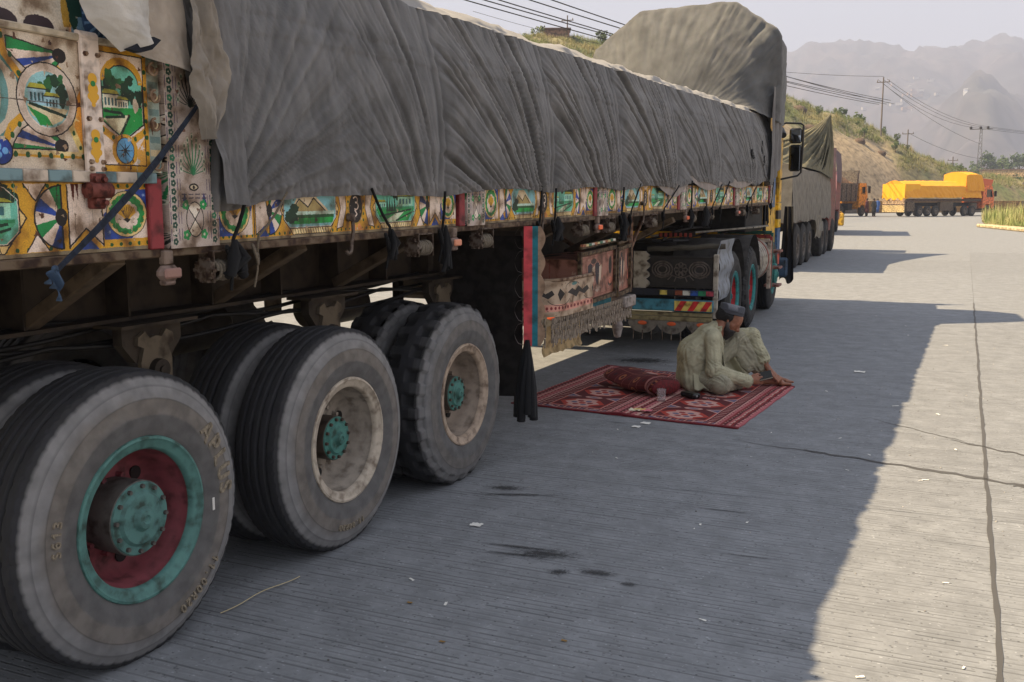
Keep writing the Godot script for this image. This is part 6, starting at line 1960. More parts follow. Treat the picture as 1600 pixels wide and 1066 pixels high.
	pr = [[H.call(-0.045, 0.03, -0.02), H.call(-0.045, 0.03, 0.02), 0.087, 0.087, sd, 0.8], [H.call(-0.085, -0.01, -0.03), H.call(-0.085, -0.01, 0.03), 0.042, 0.042], [H.call(0.0, 0.02, -0.072), H.call(-0.03, 0.02, -0.07), 0.016, 0.024], [H.call(0.0, 0.02, 0.072), H.call(-0.03, 0.02, 0.07), 0.016, 0.024], [H.call(0.004, 0.01, 0.075), H.call(0.006, -0.03, 0.072), 0.008, 0.006]]
	part(root, "hair", nets(pr, 0.006, 0.008, func(q: Vector3, _n): return 0.003 * N.get_noise_3d(q.x * 60.0, q.y * 60.0, q.z * 60.0)), mt("dark_hair", Color(0.07, 0.06, 0.055), 0.8))
	# grey cap: a soft round band with a slightly sunk top
	var cp := Sh.new()
	var cu := (up * 0.8 - fw * 0.3 + Vector3(0.0, 0.1, 0.22)).normalized()
	var cb := Basis(sd, cu.cross(sd), cu)
	cp.lathe([V(0.0, 0.099), V(0.004, 0.106), V(0.03, 0.108), V(0.032, 0.110), V(0.036, 0.108), V(0.07, 0.107), V(0.085, 0.104), V(0.091, 0.097), V(0.088, 0.09), V(0.078, 0.07), V(0.074, 0.0)], Transform3D(cb * Basis.from_scale(Vector3(0.92, 1.06, 1.0)), H.call(-0.015, 0.045, 0)), 40)
	for k in cp.v.size():
		var hh: float = (cp.v[k] - H.call(-0.015, 0.045, 0)).dot(cu)
		var rr: float = ((cp.v[k] - H.call(-0.015, 0.045, 0)) - cu * hh).length()
		cp.c[k] = Color(0.33, 0.34, 0.38) if hh > 0.06 and rr < 0.098 else Color(0.105, 0.11, 0.135)
	part(root, "cap", cp, mt("wool_cap", Color(1, 1, 1), 0.95, T.grain, 14.0, 0.0, T.weave, 0.8))
	# loose cotton tunic and trousers; sleeves and legs are cut separately so that their edges show
	var kh := Color(0.70, 0.68, 0.57)
	var km := mt("khaki_cotton", kh, 0.9, T.canvas, 2.2, 0.0, T.weave, 0.2)
	var tm := mt("khaki_trousers", Color(0.62, 0.60, 0.515), 0.9, T.canvas, 2.2, 0.0, T.weave, 0.2)
	var crease := func(sg: Array, ring: float, along: float, sd_: float):
		# creases that ring the joints and run along the cloth between them
		return func(q: Vector3, _n):
			var best := 1e9
			var s := 0.0
			var an := 0.0
			var near := 0.0
			for k in sg.size() - 1:
				var ab: Vector3 = sg[k + 1] - sg[k]
				var l := ab.length()
				var t := clampf((q - sg[k]).dot(ab) / (l * l), 0, 1)
				var d: Vector3 = q - sg[k] - ab * t
				if d.length() < best:
					best = d.length()
					s = t * l + k * 0.37
					var x := ab.cross(Vector3(0.3, 1, 0.2)).normalized()
					an = atan2(d.dot(ab.normalized().cross(x)), d.dot(x))
					near = minf(t * l if k > 0 else 1.0, (1.0 - t) * l)
			var jn := 0.3 + 1.0 * exp(-near * near / 0.006)
			var r := 1.0 - 3.2 * absf(N.get_noise_2d(s * 17.0 + sin(an) * 1.4 + sd_, cos(an) * 1.1))
			var g2 := 1.0 - 2.8 * absf(N.get_noise_3d(cos(an) * 2.2, sin(an) * 2.2, s * 3.0 + sd_))
			return ring * r * jn + along * g2
	pr = []
	for z in [-0.09, 0.09]:
		pr.append([X.call(-0.19, 0.11, z), X.call(-0.185, 0.31, z), 0.115, 0.112])
		pr.append([X.call(-0.185, 0.31, z), X.call(-0.06, 0.455, z * 0.95), 0.112, 0.085])
		pr.append([X.call(-0.03, 0.40, z * 0.7), X.call(-0.05, 0.18, z), 0.085, 0.10])
	pr.append([X.call(-0.055, 0.475, -0.15), X.call(-0.055, 0.475, 0.15), 0.058, 0.058])
	pr.append([X.call(-0.01, 0.50, -0.01), X.call(0.01, 0.522, -0.01), 0.07, 0.064])
	pr.append([X.call(-0.22, 0.075, -0.1), X.call(-0.2, 0.06, 0.15), 0.09, 0.075])
	part(root, "tunic", nets(pr, 0.009, 0.012, crease.call([X.call(-0.12, 0.02, 0), X.call(-0.16, 0.3, 0), X.call(-0.04, 0.5, 0)], 0.004, 0.012, 3.0)), km)
	var a1: Array = [X.call(-0.06, 0.455, 0.185), X.call(-0.06, 0.20, 0.285), X.call(0.235, 0.098, 0.245)]
	part(root, "sleeve", nets([[a1[0], a1[1], 0.064, 0.058], [a1[1], a1[2], 0.058, 0.05], [X.call(-0.06, 0.19, 0.285), X.call(0.05, 0.13, 0.275), 0.05, 0.055]], 0.007, 0.008, crease.call(a1, 0.0075, 0.004, 11.0)), km)
	a1 = [X.call(-0.03, 0.455, -0.17), X.call(0.365, 0.445, -0.15), X.call(0.455, 0.245, -0.09)]
	part(root, "sleeve", nets([[a1[0], a1[1], 0.064, 0.058], [a1[1], a1[2], 0.058, 0.054]], 0.007, 0.008, crease.call(a1, 0.0075, 0.004, 21.0)), km)
	# front of the tunic falling into the lap, and its skirt spread behind the knee
	var lap := Sh.new()
	for off in [0.0, -0.006]:
		lap.grid(24, 30, func(i: int, j: int):
			var t := i / 23.0 - 0.5
			var v := j / 29.0
			return Vector3(lerpf(0.045, 0.13, v * v) + off + 0.014 * sin(t * 19.0 + v * 2.5) * v, lerpf(0.40, 0.05, v), 0.02 + t * lerpf(0.20, 0.34, v)), off < 0.0)
	for off in [0.0, -0.006]:
		lap.grid(24, 24, func(i: int, j: int):
			var t := i / 23.0
			var v := j / 23.0
			return Vector3(lerpf(lerpf(0.0, 0.02, v), lerpf(0.20, 0.36, v), t), lerpf(0.37, 0.04, v) + 0.03 * t * (1.0 - v), -0.03 - 0.07 * t + off + 0.032 * sin(t * 13.0 - v * 5.0) - 0.05 * sin(t * PI)), off < 0.0)
	part(root, "tunic_front", lap, km)
	lap = Sh.new()
	for off in [0.0, 0.006]:
		lap.grid(30, 16, func(i: int, j: int):
			var t := i / 29.0
			var v := j / 15.0
			return Vector3(lerpf(-0.22, 0.12, t), lerpf(0.205, 0.035, v) + off + 0.012 * sin(t * 21.0 + v * 3.0) * v - 0.06 * t * (1.0 - v), lerpf(0.17, 0.30 - 0.05 * absf(t - 0.4), v)), off > 0.0)
	part(root, "tunic_skirt", lap, km)
	var col := Sh.new()
	col.tube(arc(Vector3(0.008, 0.540, -0.01), Vector3(0.068, 0.012, 0), Vector3(0, 0.0, 0.068), 0, TAU, 24), 0.011, 8)
	col.bar(Vector3(0.075, 0.53, -0.002), Vector3(0.085, 0.38, 0.02), 0.006, 0.03, 0.003, Vector3(0, 0, 1))
	part(root, "collar_band", col, mt("khaki_dark", Color(0.64, 0.62, 0.51), 0.9, T.canvas, 2.2))
	for q in [[Vector3(0.226, 0.101, 0.247), Vector3(0.257, 0.094, 0.24), 0.057], [Vector3(0.448, 0.262, -0.098), Vector3(0.466, 0.216, -0.081), 0.060]]:
		var cf := Sh.new()
		cf.cyl(q[0], q[1], q[2], q[2] * 1.02, 24, false)
		cf.cyl(q[1], q[1] + (q[0] - q[1]) * 0.3, q[2] * 1.018, q[2] * 0.8, 24, false)
		part(root, "cuff", cf, km)
	a1 = [X.call(-0.13, 0.125, -0.09), X.call(0.245, 0.405, -0.13), X.call(0.43, 0.165, -0.13)]
	part(root, "trouser_leg", nets([[a1[0], a1[1], 0.11, 0.075], [a1[1], a1[2], 0.07, 0.066], [X.call(0.22, 0.33, -0.12), X.call(0.32, 0.18, -0.12), 0.055, 0.064]], 0.008, 0.012, crease.call(a1, 0.006, 0.008, 31.0)), tm)
	a1 = [X.call(-0.14, 0.10, 0.1), X.call(-0.01, 0.088, 0.335), X.call(0.2, 0.055, 0.09)]
	part(root, "trouser_leg", nets([[a1[0], a1[1], 0.10, 0.072], [a1[1], a1[2], 0.072, 0.05], [X.call(0.05, 0.055, 0.0), X.call(0.3, 0.045, -0.08), 0.05, 0.04]], 0.008, 0.012, crease.call(a1, 0.006, 0.007, 41.0)), tm)
	# the small book in his hand
	var bk := Sh.new()
	bk.box(Vector3.ZERO, Vector3(0.13, 0.012, 0.09), 0.002)
	var bo := thing("pocket_book", "small pale bound booklet with dark cover held in the seated man's near hand", "book", root.transform * Vector3(0.40, 0.135, 0.19), deg_to_rad(24.39))
	bo.rotation = Vector3(0.55, deg_to_rad(24.39), 0.32)
	part(bo, "pages", bk, mt("page_edge", Color(0.72, 0.70, 0.62), 0.8))
	bk = Sh.new()
	bk.box(Vector3(0, 0.008, 0), Vector3(0.134, 0.003, 0.094), 0.001)
	bk.box(Vector3(0, -0.008, 0), Vector3(0.134, 0.003, 0.094), 0.001)
	part(bo, "cover", bk, mt("book_cover", Color(0.10, 0.11, 0.10), 0.6))

func tractor() -> void:
	var root := thing("truck_tractor", "decorated truck tractor with teal tail bumper and yellow cab, coupled under the nearest trailer", "truck", Vector3(-3.8, 0, -14))
	var frame := mt("dark_frame", Color(0.14, 0.125, 0.11), 0.85, T.worn, 1.5)
	var grey := mt("tail_grey", Color(0.52, 0.48, 0.44), 0.7, T.rust, 1.6)
	var pale := mt("tail_pale", Color(0.66, 0.63, 0.58), 0.7, T.worn, 1.8)
	var s := Sh.new()
	for sd in [-1.0, 1.0]: s.bar(Vector3(-3.8 + sd * 0.43, 0.86, -10.85), Vector3(-3.8 + sd * 0.43, 0.86, -17.3), 0.08, 0.26)
	wp(root, "frame_rails", s, frame)
	s = Sh.new()
	s.cyl(Vector3(-3.8, 1.06, -12.8), Vector3(-3.8, 1.14, -12.8), 0.48, 0.48, 30)
	s.box(Vector3(-3.8, 1.02, -12.8), Vector3(1.0, 0.1, 0.9), 0.02)
	wp(root, "coupling_plate", s, frame)
	# tail: a dark embossed panel between scalloped pale plates
	var zt := -10.8
	for q in [[-3.24, -2.57], [-5.03, -4.36]]:
		s = Sh.new()
		s.box(Vector3((q[0] + q[1]) / 2, 0.905, zt - 0.02), Vector3(q[1] - q[0], 0.33, 0.03))
		for y in [0.745, 1.065]: s.box(Vector3((q[0] + q[1]) / 2, y, zt), Vector3(q[1] - q[0] + 0.03, 0.022, 0.03), 0.004)
		var pn := wp(root, "tail_panel", s, mt("tail_black", Color(0.13, 0.115, 0.105), 0.6, T.worn, 2.0))
		s = Sh.new()
		var cx: float = (q[0] + q[1]) / 2
		for sx in [-1.0, 1.0]:
			for k in 3: s.tube(arc(Vector3(cx + sx * 0.2, 0.93, zt), Vector3(sx * (0.11 - k * 0.03), 0, 0), Vector3(0, 0.085 - k * 0.022, 0), 0.0, TAU, 22), 0.009, 5)
			for k in 4: s.tube([Vector3(cx, 0.84, zt), Vector3(cx + sx * (0.05 + 0.045 * k), 0.85 + 0.015 * k, zt), Vector3(cx + sx * (0.07 + 0.07 * k), 0.80 + 0.018 * k, zt)], 0.006, 5)
		for k in 8: s.tube(arc(Vector3(cx + 0.045 * cos(TAU * k / 8), 0.93 + 0.05 * sin(TAU * k / 8), zt), Vector3(0.025, 0, 0), Vector3(0, 0.025, 0), 0, TAU, 10), 0.006, 5)
		part(pn, "embossed_flower", s, mt("emboss_grey", Color(0.40, 0.36, 0.33), 0.5, T.worn, 3.0))
	for q in [-3.335, -4.265]:
		s = Sh.new()
		var pg := PackedVector2Array([V(-0.085, 0.72), V(-0.085, 1.12), V(0.05, 1.12)])
		for k in 33: pg.append(V(0.05 + 0.045 * absf(sin(k / 32.0 * PI * 4.0)), 1.11 - 0.385 * k / 32.0))
		pg.append(V(0.05, 0.72))
		s.prism(pg, Transform3D(Basis(), Vector3(q, 0, zt)), 0.03)
		wp(root, "scalloped_plate", s, pale)
	# strip of coloured blocks, teal bumper with chevrons, lower beam
	s = Sh.new()
	s.box(Vector3(-3.8, 0.685, zt + 0.01), Vector3(2.52, 0.075, 0.05), 0.006)
	wp(root, "block_strip", s, mt("strip_navy", Color(0.08, 0.10, 0.17), 0.6, T.worn, 2.0))
	var cols := [Color(0.82, 0.74, 0.36), Color(0.12, 0.10, 0.1), Color(0.55, 0.27, 0.16), Color(0.80, 0.80, 0.76), Color(0.15, 0.32, 0.66), Color(0.12, 0.5, 0.33), Color(0.66, 0.24, 0.3)]
	for k in 7:
		for sd in [-1.0, 1.0]:
			s = Sh.new()
			s.box(Vector3(-3.8 + sd * (0.72 + 0.083 * k), 0.685, zt + 0.038), Vector3(0.078, 0.05, 0.006))
			wp(root, "colour_block", s, mt("block" + cols[k].to_html(), cols[k], 0.6, T.worn, 2.5))
	s = Sh.new()
	s.box(Vector3(-3.8, 0.55, zt + 0.03), Vector3(2.52, 0.125, 0.08), 0.012)
	wp(root, "tail_bumper", s, mt("bumper_teal", Color(0.25, 0.52, 0.60), 0.6, T.worn, 1.4))
	for sd in [-1.0, 1.0]:
		s = Sh.new()
		s.box(Vector3(-3.8 + sd * 1.05, 0.55, zt + 0.072), Vector3(0.40, 0.105, 0.006))
		wp(root, "hazard_plate", s, mt("hazard_yellow", Color(0.86, 0.76, 0.38), 0.5, T.worn, 2.0))
		for k in 3:
			s = Sh.new()
			var x: float = -3.8 + sd * 1.05 - 0.15 + k * 0.135
			s.prism(PackedVector2Array([V(x - 0.045, 0.498), V(x + 0.02, 0.498), V(x + 0.085, 0.602), V(x + 0.02, 0.602)]), Transform3D(Basis(), Vector3(0, 0, zt + 0.0775)), 0.004)
			wp(root, "hazard_stripe", s, mt("hazard_red", Color(0.80, 0.16, 0.15), 0.5, T.worn, 2.0))
	s = Sh.new()
	s.box(Vector3(-3.8, 0.455, zt + 0.02), Vector3(2.5, 0.04, 0.07), 0.006)
	s.box(Vector3(-3.8, 0.405, zt + 0.03), Vector3(2.5, 0.05, 0.05), 0.006)
	wp(root, "lower_beam", s, mt("beam_ochre", Color(0.55, 0.5, 0.36), 0.75, T.worn, 1.6))
	for x in [-4.75, -4.35, -3.3, -2.98, -2.66]:
		s = Sh.new()
		var pg := PackedVector2Array()
		for k in 19: pg.append(V(0.165 * cos(PI * k / 18.0), -0.145 * sin(PI * k / 18.0)))
		s.prism(pg, Transform3D(Basis(Vector3.RIGHT, 0.15), Vector3(x, 0.38, zt + 0.05)), 0.012)
		var pt := wp(root, "petal_flap", s, mt("petal_grey", Color(0.50, 0.47, 0.43), 0.75, T.worn, 2.0))
		s = Sh.new()
		s.sphere(Vector3(x, 0.35, zt + 0.058), Vector3(0.05, 0.022, 0.008), 8)
		part(pt, "painted_petal", s, mt("petal_orange", Color(0.85, 0.36, 0.16), 0.6))
		for k in 3:
			s = Sh.new()
			s.bar(Vector3(x - 0.1 + 0.1 * k, 0.27, zt + 0.05), Vector3(x - 0.1 + 0.1 * k, 0.17, zt + 0.05), 0.012, 0.008)
			part(pt, "chain_drop", s, grey)
	# tail corner posts, rolled sheet, light bar, mudguards
	for sd in [-1.0, 1.0]:
		s = Sh.new()
		s.bar(Vector3(-3.8 + sd * 1.27, 0.42, zt), Vector3(-3.8 + sd * 1.27, 1.1, zt), 0.05, 0.05, 0.006)
		wp(root, "corner_post", s, pale)
		s = Sh.new()
		s.grid(8, 14, func(i: int, j: int):
			var v := j / 13.0
			return Vector3(-3.8 + sd * (1.285 + 0.018 * sin(v * 14.0)), lerpf(0.60, 1.24, v), zt - 0.05 - (0.55 + 0.62 * v * (1.5 - v)) * i / 7.0), sd < 0)
		wp(root, "side_flap", s, mt("flap_blue_grey", Color(0.50, 0.53, 0.57), 0.6, T.worn, 1.2))
		s = Sh.new()
		for z in [-12.15, -13.5]:
			s.grid(20, 5, func(i: int, j: int):
				var a := lerpf(0.25, PI - 0.25, i / 19.0)
				return Vector3(-3.8 + sd * lerpf(0.60, 1.26, j / 4.0), 0.56 + 0.66 * sin(a), z + 0.66 * cos(a)), sd > 0)
		wp(root, "mudguard", s, mt("mudguard_grey", Color(0.24, 0.225, 0.21), 0.7, T.worn, 1.5))
	s = Sh.new()
	var ps := []
	for k in 15: ps.append(Vector3(lerpf(-3.3, -2.46, k / 14.0), 1.135 + 0.05 * k / 14.0 + 0.006 * sin(k * 1.3), zt - 0.12))
	s.tube(ps, 0.03, 10)
	wp(root, "rolled_sheet", s, mt("roll_grey", Color(0.34, 0.32, 0.28), 0.9, T.canvas, 2.0))
	s = Sh.new()
	s.bar(Vector3(-3.25, 1.28, -11.2), Vector3(-2.85, 1.30, -11.25), 0.03, 0.05)
	var lb := wp(root, "light_bar", s, frame)
	for k in 7:
		s = Sh.new()
		s.box(Vector3(-3.22 + k * 0.055, 1.285, -11.18), Vector3(0.03, 0.045, 0.012), 0.003)
		part(lb, "reflector", s, mt("reflector_red", Color(0.55, 0.2, 0.15), 0.4))
	s = Sh.new()
	for k in 5:
		ps = []
		for j in 13: ps.append(Vector3(-3.7 + 0.16 * k + 0.05 * sin(j * 0.6 + k), 1.22 + 0.10 * sin(j / 12.0 * PI) * (1.0 if k % 2 else -0.4), lerpf(-11.2, -14.8, j / 12.0)))
		s.tube(ps, 0.016, 6)
	wp(root, "air_hoses", s, mt("hose_black", Color(0.10, 0.09, 0.09), 0.6))
	s = Sh.new()
	s.bar(Vector3(-3.4, 1.26, -11.5), Vector3(-2.6, 1.31, -13.6), 0.05, 0.02)
	s.bar(Vector3(-2.62, 1.31, -13.6), Vector3(-2.62, 1.30, -15.0), 0.12, 0.02)
	wp(root, "catwalk", s, mt("catwalk_grey", Color(0.5, 0.48, 0.44), 0.6, T.worn, 2.0))
	for z in [-12.15, -13.5]:
		for sd in [-1.0, 1.0]:
			wheel(root, Vector3(-3.8 + sd * 1.25, 0.535, z), 1 if z < -13.0 else 0, [Color(0.12, 0.50, 0.50), Color(0.72, 0.12, 0.15), Color(0.3, 0.26, 0.24), Color(0.1, 0.42, 0.45)], sd, z, 0.12, 0.2, false, true)
			wheel(root, Vector3(-3.8 + sd * 0.915, 0.535, z), 0, [Color(0.3, 0.27, 0.24), Color(0.2, 0.18, 0.16), Color(0.2, 0.18, 0.16), Color(0.2, 0.18, 0.16)], sd, z * 2.0, 0.1, 0.1)
	for sd in [-1.0, 1.0]: wheel(root, Vector3(-3.8 + sd * 1.2, 0.535, -15.95), 0, [Color(0.13, 0.48, 0.46), Color(0.12, 0.42, 0.42), Color(0.16, 0.45, 0.43), Color(0.14, 0.50, 0.47)], sd, 0.3, 0.17, 0.31, false, true)
	s = Sh.new()
	for z in [-12.15, -13.5, -15.95]:
		s = Sh.new()
		s.cyl(Vector3(-4.9, 0.53, z), Vector3(-2.7, 0.53, z), 0.08, 0.08, 14)
		wp(root, "axle", s, frame)
	# banded fuel tank and the painted side frame ahead of it
	s = Sh.new()
	s.lathe([V(0, 0), V(0, 0.28), V(0.03, 0.31), V(0.85, 0.31), V(0.88, 0.28), V(0.88, 0)], Transform3D(Basis(Vector3.RIGHT, Vector3(0, 1, 0), Vector3(0, 0, 1)), Vector3(-2.83, 0.83, -15.0)), 30)
	var tank := wp(root, "fuel_tank", s, mt("tank_silver", Color(0.60, 0.57, 0.53), 0.4, T.worn, 1.6, 0.4))
	for k in 5:
		s = Sh.new()
		s.lathe([V(0, 0.313), V(0.006, 0.325), V(0.06, 0.325), V(0.066, 0.313)], Transform3D(Basis(), Vector3(-2.83, 0.83, -14.96 + 0.165 * k)), 30)
		part(tank, "tank_band", s, mt("band_red", Color(0.58, 0.32, 0.25), 0.5, T.worn, 2.0) if k == 1 else mt("band_pale", Color(0.70, 0.67, 0.62), 0.4, T.worn, 2.0, 0.3))
	for q in [[0.0, Color(0.10, 0.36, 0.30), "green_frame"], [0.055, Color(0.56, 0.17, 0.15), "red_frame"], [0.11, Color(0.74, 0.67, 0.60), "cream_frame"]]:
		s = Sh.new()
		var o: float = q[0]
		s.bar(Vector3(-2.52 - o * 0.1, 0.40, -15.05 + o), Vector3(-2.52 - o * 0.1, 1.20 - o, -15.05 + o), 0.05, 0.05, 0.004)
		s.bar(Vector3(-2.52 - o * 0.1, 1.20 - o, -15.05 + o), Vector3(-3.3, 1.20 - o, -15.05 + o), 0.05, 0.05, 0.004)
		wp(root, q[2], s, mt("frame" + q[1].to_html(), q[1], 0.6, T.worn, 2.0))
	for y in [0.42, 0.68, 0.92]:
		s = Sh.new()
		s.box(Vector3(-2.52, y, -15.35), Vector3(0.22, 0.035, 0.34), 0.006)
		wp(root, "step", s, mt("step_pink", Color(0.62, 0.42, 0.38), 0.7, T.rust, 2.0))
	# cab: side profile with a window, roof and a yellow corner crown
	var yel := mt("cab_yellow", Color(0.86, 0.66, 0.06), 0.5, T.worn, 1.2)
	s = Sh.new()
	s.prism(PackedVector2Array([V(15.25, 0.95), V(15.25, 2.78), V(15.5, 2.9), V(17.0, 2.88), V(17.3, 2.0), V(17.35, 0.62), V(16.6, 0.62), V(16.5, 0.95), V(16.25, 1.15), V(15.65, 1.15), V(15.4, 0.95)]), Transform3D(Basis(Vector3(0, 0, -1), Vector3.UP, Vector3(1, 0, 0)), Vector3(-3.82, 0, 0)), 2.24)
	var cab := wp(root, "cab", s, yel)
	s = Sh.new()
	s.prism(PackedVector2Array([V(15.75, 1.75), V(15.75, 2.5), V(16.85, 2.5), V(17.02, 1.75)]), Transform3D(Basis(Vector3(0, 0, -1), Vector3.UP, Vector3(1, 0, 0)), Vector3(-2.697, 0, 0)), 0.01)
	part(cab, "side_window", s, mt("dark_glass", Color(0.04, 0.05, 0.06), 0.08))
	for q in [[0.62, 0.80, Color(0.80, 0.25, 0.14)], [0.80, 1.22, Color(0.17, 0.36, 0.56)], [1.22, 1.36, Color(0.9, 0.72, 0.1)], [1.36, 1.5, Color(0.14, 0.13, 0.14)], [1.5, 1.62, Color(0.95, 0.75, 0.1)]]:
		s = Sh.new()
		s.box(Vector3(-2.68, (q[0] + q[1]) / 2, -16.95), Vector3(0.05, q[1] - q[0] - 0.006, 0.34), 0.006)
		part(cab, "corner_block", s, mt("corner" + q[2].to_html(), q[2], 0.5, T.worn, 2.0))
	s = Sh.new()
	s.box(Vector3(-2.68, 2.3, -16.95), Vector3(0.05, 1.34, 0.26), 0.01)
	part(cab, "corner_pillar", s, yel)
	s = Sh.new()
	s.box(Vector3(-2.69, 2.0, -16.2), Vector3(0.04, 0.9, 0.5), 0.01)
	part(cab, "blue_side_panel", s, mt("cab_blue", Color(0.08, 0.34, 0.56), 0.5, T.worn, 1.6))
	for k in 9:
		s = Sh.new()
		s.bar(Vector3(-2.70 - 0.27 * k, 2.85, -17.0), Vector3(-2.70 - 0.27 * k, 3.34, -16.95), 0.035, 0.035)
		part(cab, "crown_rail", s, yel)
	s = Sh.new()
	s.bar(Vector3(-2.68, 3.34, -16.95), Vector3(-4.95, 3.34, -16.95), 0.05, 0.04)
	part(cab, "crown_bar", s, yel)
	s = Sh.new()
	s.box(Vector3(-3.8, 0.55, -17.45), Vector3(2.5, 0.32, 0.16), 0.03)
	wp(root, "front_bumper", s, mt("front_bumper", Color(0.2, 0.3, 0.4), 0.6, T.worn, 1.4))
	# mirrors on their black arm
	s = Sh.new()
	s.tube([Vector3(-2.72, 2.83, -16.85), Vector3(-2.6, 2.88, -16.9), Vector3(-2.38, 2.87, -16.95), Vector3(-2.335, 2.84, -16.95), Vector3(-2.335, 2.5, -16.95), Vector3(-2.35, 2.1, -16.95), Vector3(-2.4, 2.05, -16.95), Vector3(-2.72, 1.98, -16.9)], 0.016, 8)
	var mir := wp(root, "mirror_arm", s, mt("mirror_black", Color(0.04, 0.04, 0.045), 0.45))
	for q in [[2.68, 0.24, 0.20], [2.33, 0.42, 0.19]]:
		s = Sh.new()
		s.box(Vector3(-2.45, q[0], -16.97), Vector3(q[2], q[1], 0.07), 0.03)
		part(mir, "mirror_shell", s, mt("mirror_black", Color(0.04, 0.04, 0.045), 0.45))
		s = Sh.new()
		s.box(Vector3(-2.45, q[0], -16.934), Vector3(q[2] - 0.04, q[1] - 0.05, 0.006), 0.002)
		part(mir, "mirror_glass", s, mt("mirror_glass", Color(0.75, 0.78, 0.8), 0.05, null, 1.0, 1.0))
	s = Sh.new()
	s.cyl(Vector3(-2.64, 2.76, -16.6), Vector3(-2.58, 2.66, -16.45), 0.05, 0.05, 12)
	wp(root, "snorkel_end", s, mt("mirror_black", Color(0.04, 0.04, 0.045), 0.45))
	# black cloths hung on the cab
	for q in [[-2.74, -15.1, 1.15, 2.62, 0.34, "long black cloth hanging down the cab side ahead of the painted trailer"], [-2.68, -17.1, 0.32, 1.56, -0.2, "black cloth hanging from the cab's front corner to near the road"], [-2.76, -15.4, 1.3, 2.1, 0.28, "second black cloth hanging by the cab's blue side panel"]]:
		s = Sh.new()
		for off in [0.0, 0.006]:
			s.grid(18, 22, func(i: int, j: int):
				var t := i / 17.0
				var v := j / 21.0
				var ac: float = (t - 0.5) * absf(q[4]) * (1.2 - 0.5 * v)
				if q[4] < 0.0: return Vector3(q[0] + ac, lerpf(q[2] + 0.05 * sin(t * 7.0), q[3], v), q[1] + off + 0.05 * sin(t * 13.0 + v * 2.0) * (1.2 - v))
				return Vector3(q[0] + off + 0.03 * sin(t * 15.0 + v * 2.0) * (1.2 - v) + 0.10 * (1.0 - v) * (0.5 - t), lerpf(q[2] + 0.05 * sin(t * 7.0), q[3], v), q[1] - ac), off > 0.0)
		tag(part(self, "black_cloth", s, mt("rag_black", Color(0.055, 0.06, 0.075), 0.9)), q[5], "cloth")

	root.position += Vector3(0.04, 0, 0.45)
	root.rotation.y = 0.042

# ---- other lorries -------------------------------------------------------------------
func lw(root: Node3D, x: float, z: float, sd: float, c: Color) -> void:
	# a plain wheel of a lorry standing farther off
	if not TY.has("plain"):
		var s := Sh.new()
		var xf := Transform3D(Basis(Vector3(0, 1, 0), Vector3(0, 0, 1), Vector3(1, 0, 0)), Vector3.ZERO)
		s.lathe([V(-0.02, 0.28), V(0.0, 0.32), V(0.012, 0.40), V(0.0, 0.47), V(-0.03, 0.52), V(-0.05, 0.54), V(-0.24, 0.54), V(-0.28, 0.5), V(-0.28, 0.28)], xf, 32)
		TY.plain = s.mesh()
	var w := Node3D.new()
	w.name = "wheel"
	root.add_child(w, true)
	w.position = Vector3(x, 0.54, z)
	w.rotation.y = 0.0 if sd > 0 else PI
	part(w, "tyre", TY.plain, mt("far_tyre", Color(0.22, 0.21, 0.20), 0.9, T.dust, 1.0))
	var pm := mt("wheel_paint_" + c.to_html(), c, 0.7, T.worn, 2.5)
	part(w, "rim_ring", TY.ring, pm)
	part(w, "rim", TY.disc, pm)
	if TY.has("hub0.1350.225"): part(w, "hub", TY["hub0.1350.225"][0], pm)
	else:
		var h := hub(0.225, 0.135)
		TY["hub0.1350.225"] = [h[0].mesh(), h[1].mesh(), h[2].mesh()]
		part(w, "hub", TY["hub0.1350.225"][0], pm)
	part(w, "hub_cap", TY["hub0.1350.225"][1], pm)
func drape(x0: float, x1: float, z0: float, z1: float, y0: float, y1: float, out: float, sd: int, nz := 60, wr := 1.0) -> Sh:
	# cloth over a load: right side, roof, left side and the rear, with soft folds
	var s := Sh.new()
	var path := [V(x1, y0), V(x1 - 0.01, (y0 + y1) / 2), V(x1 - 0.05, y1 - 0.03), V(x1 - 0.15, y1), V((x0 + x1) / 2, y1 + out), V(x0 + 0.15, y1), V(x0 + 0.05, y1 - 0.03), V(x0, (y0 + y1) / 2), V(x0, y0)]
	var m := path.size() * 4 - 3
	s.grid(nz, m, func(i: int, j: int):
		var t := i / float(nz - 1)
		var q := j / 4.0
		var k := mini(int(q), path.size() - 2)
		var p: Vector2 = path[k].lerp(path[k + 1], q - k)
		var c := V((x0 + x1) / 2, (y0 + y1) / 2)
		var low := 1.0 - clampf((p.y - y0) / (y1 - y0), 0, 1)
		var f := 0.035 * (1.0 - 2.0 * absf(N.get_noise_2d(t * 13.0 + sd + p.y * 0.7, q * 0.35 + sd))) * (0.4 + low) + 0.03 * N.get_noise_2d(t * 4.0 + sd, q)
		p += (p - c).normalized() * f * wr
		if wr > 1.0:
			p = c + (p - c) * (1.0 - 0.16 * pow(absf(t * 2.0 - 1.0), 6.0) * (1.0 - low))
			p.x += 0.10 * low * signf(p.x)
		return Vector3(p.x, p.y + (0.07 * N.get_noise_1d(t * 9.0 + sd) if low > 0.95 else 0.0), lerpf(z0, z1, t)), true)
	s.grid(18, 12, func(i: int, j: int):
		var t := i / 17.0
		var v := j / 11.0
		return Vector3(lerpf(x0, x1, t), lerpf(y0 - 0.02 + 0.06 * N.get_noise_1d(t * 6.0 + sd), y1 + out * sin(t * PI) * v, v), z0 + 0.04 * sin(t * 21.0 + sd) * (1.0 - v) * 0.8 + 0.02), false)
	return s
